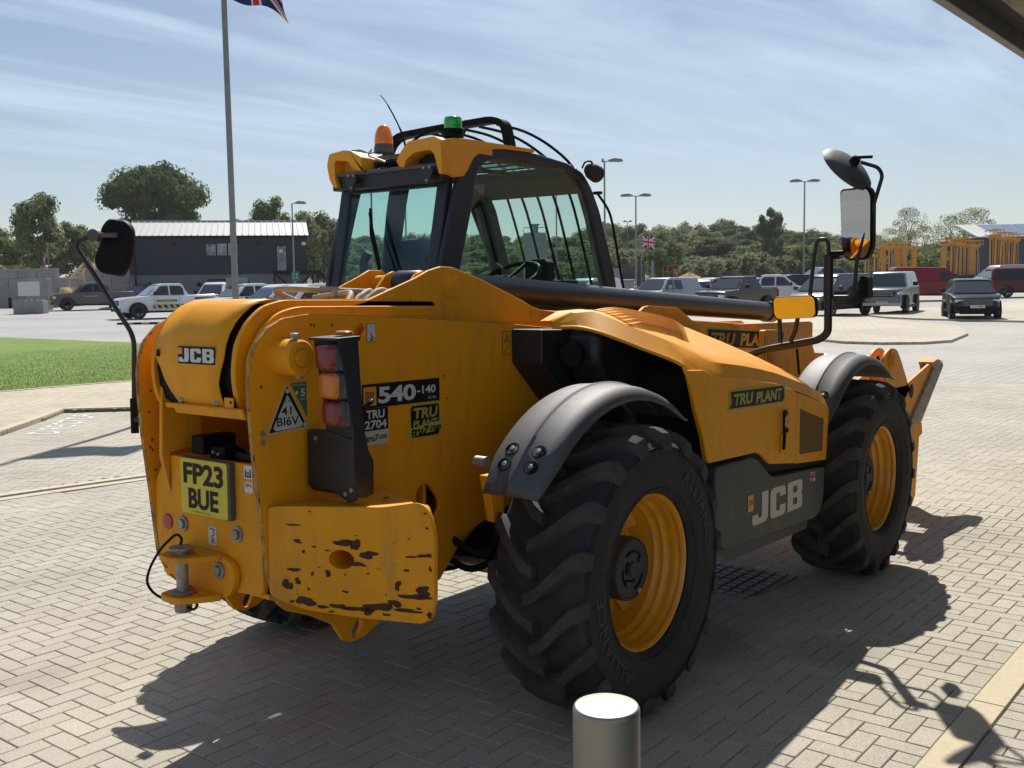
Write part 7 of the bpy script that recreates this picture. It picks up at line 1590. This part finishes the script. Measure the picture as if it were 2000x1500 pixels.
    if kind in ('pickup', 'offroader'):
        for k in range(2): MB().box(xf+.004, xf+.016, -hw*.52, hw*.52, zf-.13-.10*k, zf-.10-.10*k).build('grille_bar', 'car_silver', t, smooth=False)
    MB().box(xf-.06, xf+.02, -hw*.86, hw*.86, .40, .56).build('bumper', 'matt_black' if kind != 'offroader' else 'car_silver', t, bevel=.03)
    np_ = MB().box(xf+.018, xf+.026, -.26, .26, .50, .61).build('number_plate', plate, t, smooth=False)
    fit_text({'offroader': 'HF24 YXW', 'suv': 'LC23 NMG', 'pickup': 'WU73 KLE'}.get(kind, 'AV21 OPK'), (xf+.0275, -.21, .525), (0, 1, 0), (0, 0, 1), .42, .065, 'decal_black', np_, .01)
    for s in (-1, 1):
        MB().box(xf-.26, xf-.045, s*hw*.70-.17, s*hw*.70+.15, zf-(.16 if kind in ('suv', 'mpv') else .22), zf-.05).build('headlight', 'lamp_glass', t, bevel=.03)
        MB().box(-xf+.0, -xf+.10, s*(hw-.14)-.08, s*(hw-.14)+.08, .75, hb-.05).build('tail_light', 'reflector_red', t, bevel=.02)
        if kind in ('pickup', 'offroader'): MB().lathe([(.07, .0), (.05, .012), (0, .014)], (xf-.012, s*hw*.72, zf-.14), 'x', 16).build('headlight', 'chrome', t)
    MB().box(-xf-.012, -xf+.02, -.26, .26, .70, .81).build('number_plate', 'plate_yellow', t, smooth=False)
    if c.get('bed'):
        z = hb+.015; MB().box(-xf+.12, -xf+1.52, -hw+.12, hw-.12, z-.06, z-.0).build('load_bed', 'matt_black', t, smooth=False)
    if livery == 'chevron':
        for s in (-1, 1):
            q = MB().box(-xf+1.9, xf-1.75, s*(hw+.006)-.003, s*(hw+.006)+.003, .56, .74).build('chevron_band', 'decal_black', t, smooth=False)
            for k in range(5):
                x = -xf+2.0+.33*k; MB().add([(x, s*(hw+.011), .565), (x+.16, s*(hw+.011), .565), (x+.26, s*(hw+.011), .735), (x+.10, s*(hw+.011), .735)], [(0, 1, 2, 3)]).build('chevron_stripe', 'plate_yellow', q, smooth=False, fix=False)
            MB().add([(-xf+.2, s*(hw+.008), .60), (-xf+1.35, s*(hw+.008), .60), (-xf+1.35, s*(hw+.008), 1.10), (-xf+.2, s*(hw+.008), 1.10)], [(0, 1, 2, 3)]).build('side_graphic', 'cab_frame', t, smooth=False, fix=False)
    if livery:
        lb = MB().add([(-.35, (hw+.009), .90), (.75, (hw+.009), .90), (.75, (hw+.009), 1.0), (-.35, (hw+.009), 1.0)], [(0, 1, 2, 3)]).build('livery_strip', 'cab_frame' if m == 'car_white' else m, t, smooth=False, fix=False)
        fit_text('TRU SECURITY', (.70, hw+.0105, .915), (-1, 0, 0), (0, 0, 1), .95, .07, 'plate_yellow', lb, .03)
    return t
car('pickup', 190, 73, 208, 'car_grey', 'matt grey double cab pickup parked in front of the sand heap and block wall', 'pickup_truck', 'pickup', livery='plain')
car('pickup', 330, 57.5, 216, 'car_white', 'white double cab pickup with black and yellow chevrons along its side', 'pickup_truck', 'pickup', livery='chevron')
car('suv', 282, 77, 262, 'car_slate', 'small slate car half hidden behind the white chevron pickup')
car('smallvan', 431, 70, 268, 'car_white', 'white van facing the camera left of the sign board', 'parked_van', 'van')
car('pickup', 490, 52, 222, 'car_white', 'white pickup with amber beacon right of the flagpole', 'pickup_truck', 'pickup')
car('smallvan', 556, 46, 226, 'car_white', 'white small van beside the white pickup, second from the cab', 'parked_van', 'van')
car('smallvan', 604, 43, 228, 'car_white', 'white small van nearest the cab, left of it', 'parked_van', 'van')
car('smallvan', 700, 44, 222, 'car_white', 'white van seen through the bottom of the rear cab window', 'parked_van', 'van')
car('canopy', 1293, 56, 226, 'car_silver', 'silver pickup with a matching load canopy, just right of the cab', 'pickup_truck', 'pickup')
car('suv', 1368, 63, 75, 'car_silver', 'silver car seen from behind, its red tail light beside the black pickup')
car('suv', 1385, 72, 215, 'car_silver', 'silver car with a blue sheet over its side window')
car('pickup', 1438, 53.5, 226, 'car_black', 'black double cab pickup in the middle of the parked row', 'pickup_truck', 'pickup')
car('suv', 1470, 66, 200, 'car_silver', 'silver estate roof showing behind the black pickup')
car('pickup', 1512, 60, -14, 'car_white', 'white pickup facing right behind the black pickup', 'pickup_truck', 'pickup')
car('suv', 1537, 66, 190, 'car_black', 'black car between the white pickup and the black people carrier', scale=(1.05, 1, 1.10))
car('mpv', 1622, 49, 222, 'car_black', 'black people carrier behind the right mirror post', 'people_carrier')
car('suv', 1600, 84, 200, 'car_slate', 'car with a roof box standing higher behind the people carrier', dz=.55)
car('offroader', 1737, 50, 240, 'car_slate', 'slate grey boxy off-road car with a pale roof facing the camera', 'off_road_car', roofm='car_silver')
car('suv', 1891, 43, 253, 'car_black', 'black sport utility car nearest the camera on the right', 'sport_utility_car', grille='car_grey')
car('van', 1815, 67, -6, 'car_red', 'long dark red van side-on behind the two right-hand cars', 'parked_van', 'van')
car('mpv', 1995, 70, -4, 'car_maroon', 'maroon people carrier cut by the right edge of the view', 'people_carrier')
car('van', 1950, 82, 186, 'car_silver', 'silver van roof above the maroon people carrier', 'parked_van', 'van')
car('suv', 1222, 70, 262, 'car_black', 'black car just right of the cab beside the dark site cabin')
car('suv', 1335, 76, 250, 'car_black', 'black car behind the silver canopy pickup')
car('smallvan', 1150, 60, 226, 'car_white', 'white van seen through the lower front of the cab', 'parked_van', 'van')
# beacon on the white pickup, blue sheet
p, a = frame_at(529, 51.4)
# site cabin, red cage, post
p, a = frame_at(1228, 92, 6); t = thing('site_cabin', p, 'dark site cabin with black windows beyond the cars', 'cabin', rz=a)
MB().box(-1.5, 1.5, 0, 3, 0, 2.6).build('wall', 'clad_slate', t, smooth=False); MB().box(-1.1, -.1, -.03, -.005, 1.5, 2.45).build('window', 'car_glass', t, smooth=False); MB().box(.1, 1.2, -.03, -.005, 1.5, 2.45).build('window', 'car_glass', t, smooth=False)
p, a = frame_at(1194, 90, 6); t = thing('skip_container', p, 'yellow and grey container beside the dark site cabin', 'container', rz=a); MB().box(-.35, .25, 0, 2, 0, 2.4).build('end_panel', 'plate_yellow', t, smooth=False); MB().box(.26, 1.0, 0.02, 2, 0, 2.4).build('side_wall', 'galvanised', t, smooth=False)
p, a = frame_at(1310, 94); t = thing('safety_cage', p, 'small red metal cage beyond the silver pickup', 'cage', rz=a)
for x in (-.7, -.25, .25, .7): MB().box(x-.035, x+.035, -.035, .035, 1.3, 2.6).build('upright', 'reflector_red', t, smooth=False)
for z in (1.5, 2.05, 2.57): MB().box(-.7, .7, -.03, .03, z-.03, z+.03).build('rail', 'reflector_red', t, smooth=False)
MB().box(-.9, .9, -.4, .4, 0, 1.45).build('base', 'galvanised', t, smooth=False)
p, a = frame_at(1275, 76); t = thing('steel_post', p, 'plain grey steel post left of the red cage', 'post', rz=a); MB().box(-.10, .10, -.10, .10, 0, 2.9).build('post', 'galvanised', t, bevel=.01)
# yellow dumper seen through the rear corner of the cab
p, a = frame_at(935, 40, 0); t = thing('site_dumper', p, 'yellow machine with black warning stripes seen through the cab corner glass', 'dumper', rz=a)
MB().prism(roundpoly([(-.65, .5), (-.65, 2.1), (-.3, 2.25), (.0, 1.9), (.05, .5)], .15, 4), -.6, .6, 'y').build('skip', 'machine_yellow', t, bevel=.05); MB().prism(roundpoly([(.1, .5), (.1, 1.75), (1.0, 1.75), (1.1, 1.5), (1.1, .5)], .15, 4), -.7, .6, 'y').build('body', 'plate_yellow', t, bevel=.05)
for k in range(3): MB().add([(.25+.25*k, -.71, 1.2), (.37+.25*k, -.71, 1.2), (.47+.25*k, -.71, 1.5), (.35+.25*k, -.71, 1.5)], [(0, 1, 2, 3)]).build('stripe', 'matt_black', t, smooth=False, fix=False)
for x in (-.4, .8): MB().lathe([(.1, -.75), (.42, -.75), (.45, -.7), (.45, -.45), (.1, -.45)], (x, 0, .45), 'y', 24).build('wheel', 'rubber', t)
# --- stands of raised yellow lifts
def lift(H, wd):
    t = bpy.data.objects.new('boom_lift', None); COL.objects.link(t)
    MB().box(-wd/2, wd/2, -.14, .14, 1.0, H-.3).build('mast', 'machine_yellow', t, bevel=.02)
    MB().box(-wd/2+.10, wd/2-.12, -.155, -.142, 1.2, H-.6).build('mast_slot', 'interior_dark', t, smooth=False)
    MB().box(-.35, .35, -.3, .3, H-.42, H-.18).build('head_block', 'machine_yellow', t, bevel=.03)
    for z in (H-.15, H+.28): MB().box(-.72, .72, -.32, -.27, z-.03, z+.03).build('basket_rail', 'machine_yellow', t, smooth=False); MB().box(-.72, .72, .27, .32, z-.03, z+.03).build('basket_rail', 'machine_yellow', t, smooth=False)
    for x in (-.70, -.25, .25, .70): MB().box(x-.025, x+.025, -.32, -.28, H-.15, H+.28).build('basket_post', 'machine_yellow', t, smooth=False)
    MB().box(-.6, .6, -1.1, 1.1, .35, 1.0).build('chassis', 'machine_yellow', t, bevel=.05); MB().box(-.45, .25, -.9, .6, 1.0, 1.5).build('engine_cover', 'interior_dark', t, bevel=.05)
    for x in (-.62, .62):
        for y in (-.8, .8): MB().lathe([(.15, -.12), (.38, -.12), (.40, -.08), (.40, .08), (.38, .12), (.15, .12)], (0, 0, 0), 'x', 18).build('wheel', 'rubber', t).location = (x, y, .40)
    MB().tube([(.2, -.2, 1.2), (.28, -.25, 2.2), (.15, -.2, H-.5)], .035, 6).build('ram', 'steel', t)
    return t
LH = 'raised yellow boom lift standing in the {} of the three stands behind the cars'
proto = {}
for stand, dist, items in (('leftmost', 92, [(1690, 3.1, .26), (1706, 3.3, .28), (1722, 4.0, .40), (1735, 3.9, .24), (1748, 4.05, .42), (1763, 3.95, .36), (1779, 3.9, .36)]),
                           ('middle', 94, [(1836, 4.2, .42), (1854, 4.4, .20), (1864, 4.3, .22), (1873, 4.2, .22), (1881, 4.1, .22), (1892, 4.1, .44), (1901, 4.0, .20)]),
                           ('rightmost', 96, [(1930, 4.9, .22), (1939, 5.0, .26), (1948, 4.8, .20), (1956, 4.7, .24), (1965, 4.7, .20), (1974, 4.6, .22), (2012, 4.6, .3)])):
    ORD = ['first', 'second', 'third', 'fourth', 'fifth', 'sixth', 'seventh', 'eighth']
    for i, (u, H_, wd) in enumerate(items):
        if 'p' not in proto: proto['p'] = lift(5.0, .34); o = proto['p']
        else: o = copy_tree(proto['p'])
        p, a = frame_at(u, dist+(i % 3)*1.1); o.location = p; o.rotation_euler = (0, R_(1.2*((i % 3)-1)), a+R_((i*37) % 24-12+(180 if wd > .3 else 0))); o.scale = (max(.75, min(1.35, wd/.34)), 1, (H_+.0)/5.0)
        tag(o, ('thick' if wd > .39 else ('slim' if wd < .27 else 'medium'))+' yellow raised boom lift, '+ORD[i]+' from the left in the '+stand+' stand', 'boom lift', 'yellow boom lifts in the '+stand+' stand')
# ------------------------------------------------------------------ thin summer haze
hm = bpy.data.materials.new('haze'); hm.use_nodes = True; t = hm.node_tree; t.nodes.clear()
pv = t.nodes.new('ShaderNodeVolumePrincipled'); pv.inputs['Color'].default_value = (.93, .95, 1, 1); pv.inputs['Density'].default_value = .0002; pv.inputs['Anisotropy'].default_value = .3
oo = t.nodes.new('ShaderNodeOutputMaterial'); t.links.new(pv.outputs[0], oo.inputs['Volume']); MATS['haze'] = hm
hz_ = MB().box(CAM.x-1215, CAM.x+1215, CAM.y-1215, CAM.y+1215, -1.2, 30).build('haze', 'haze', None, smooth=False); hz_['kind'] = 'stuff'
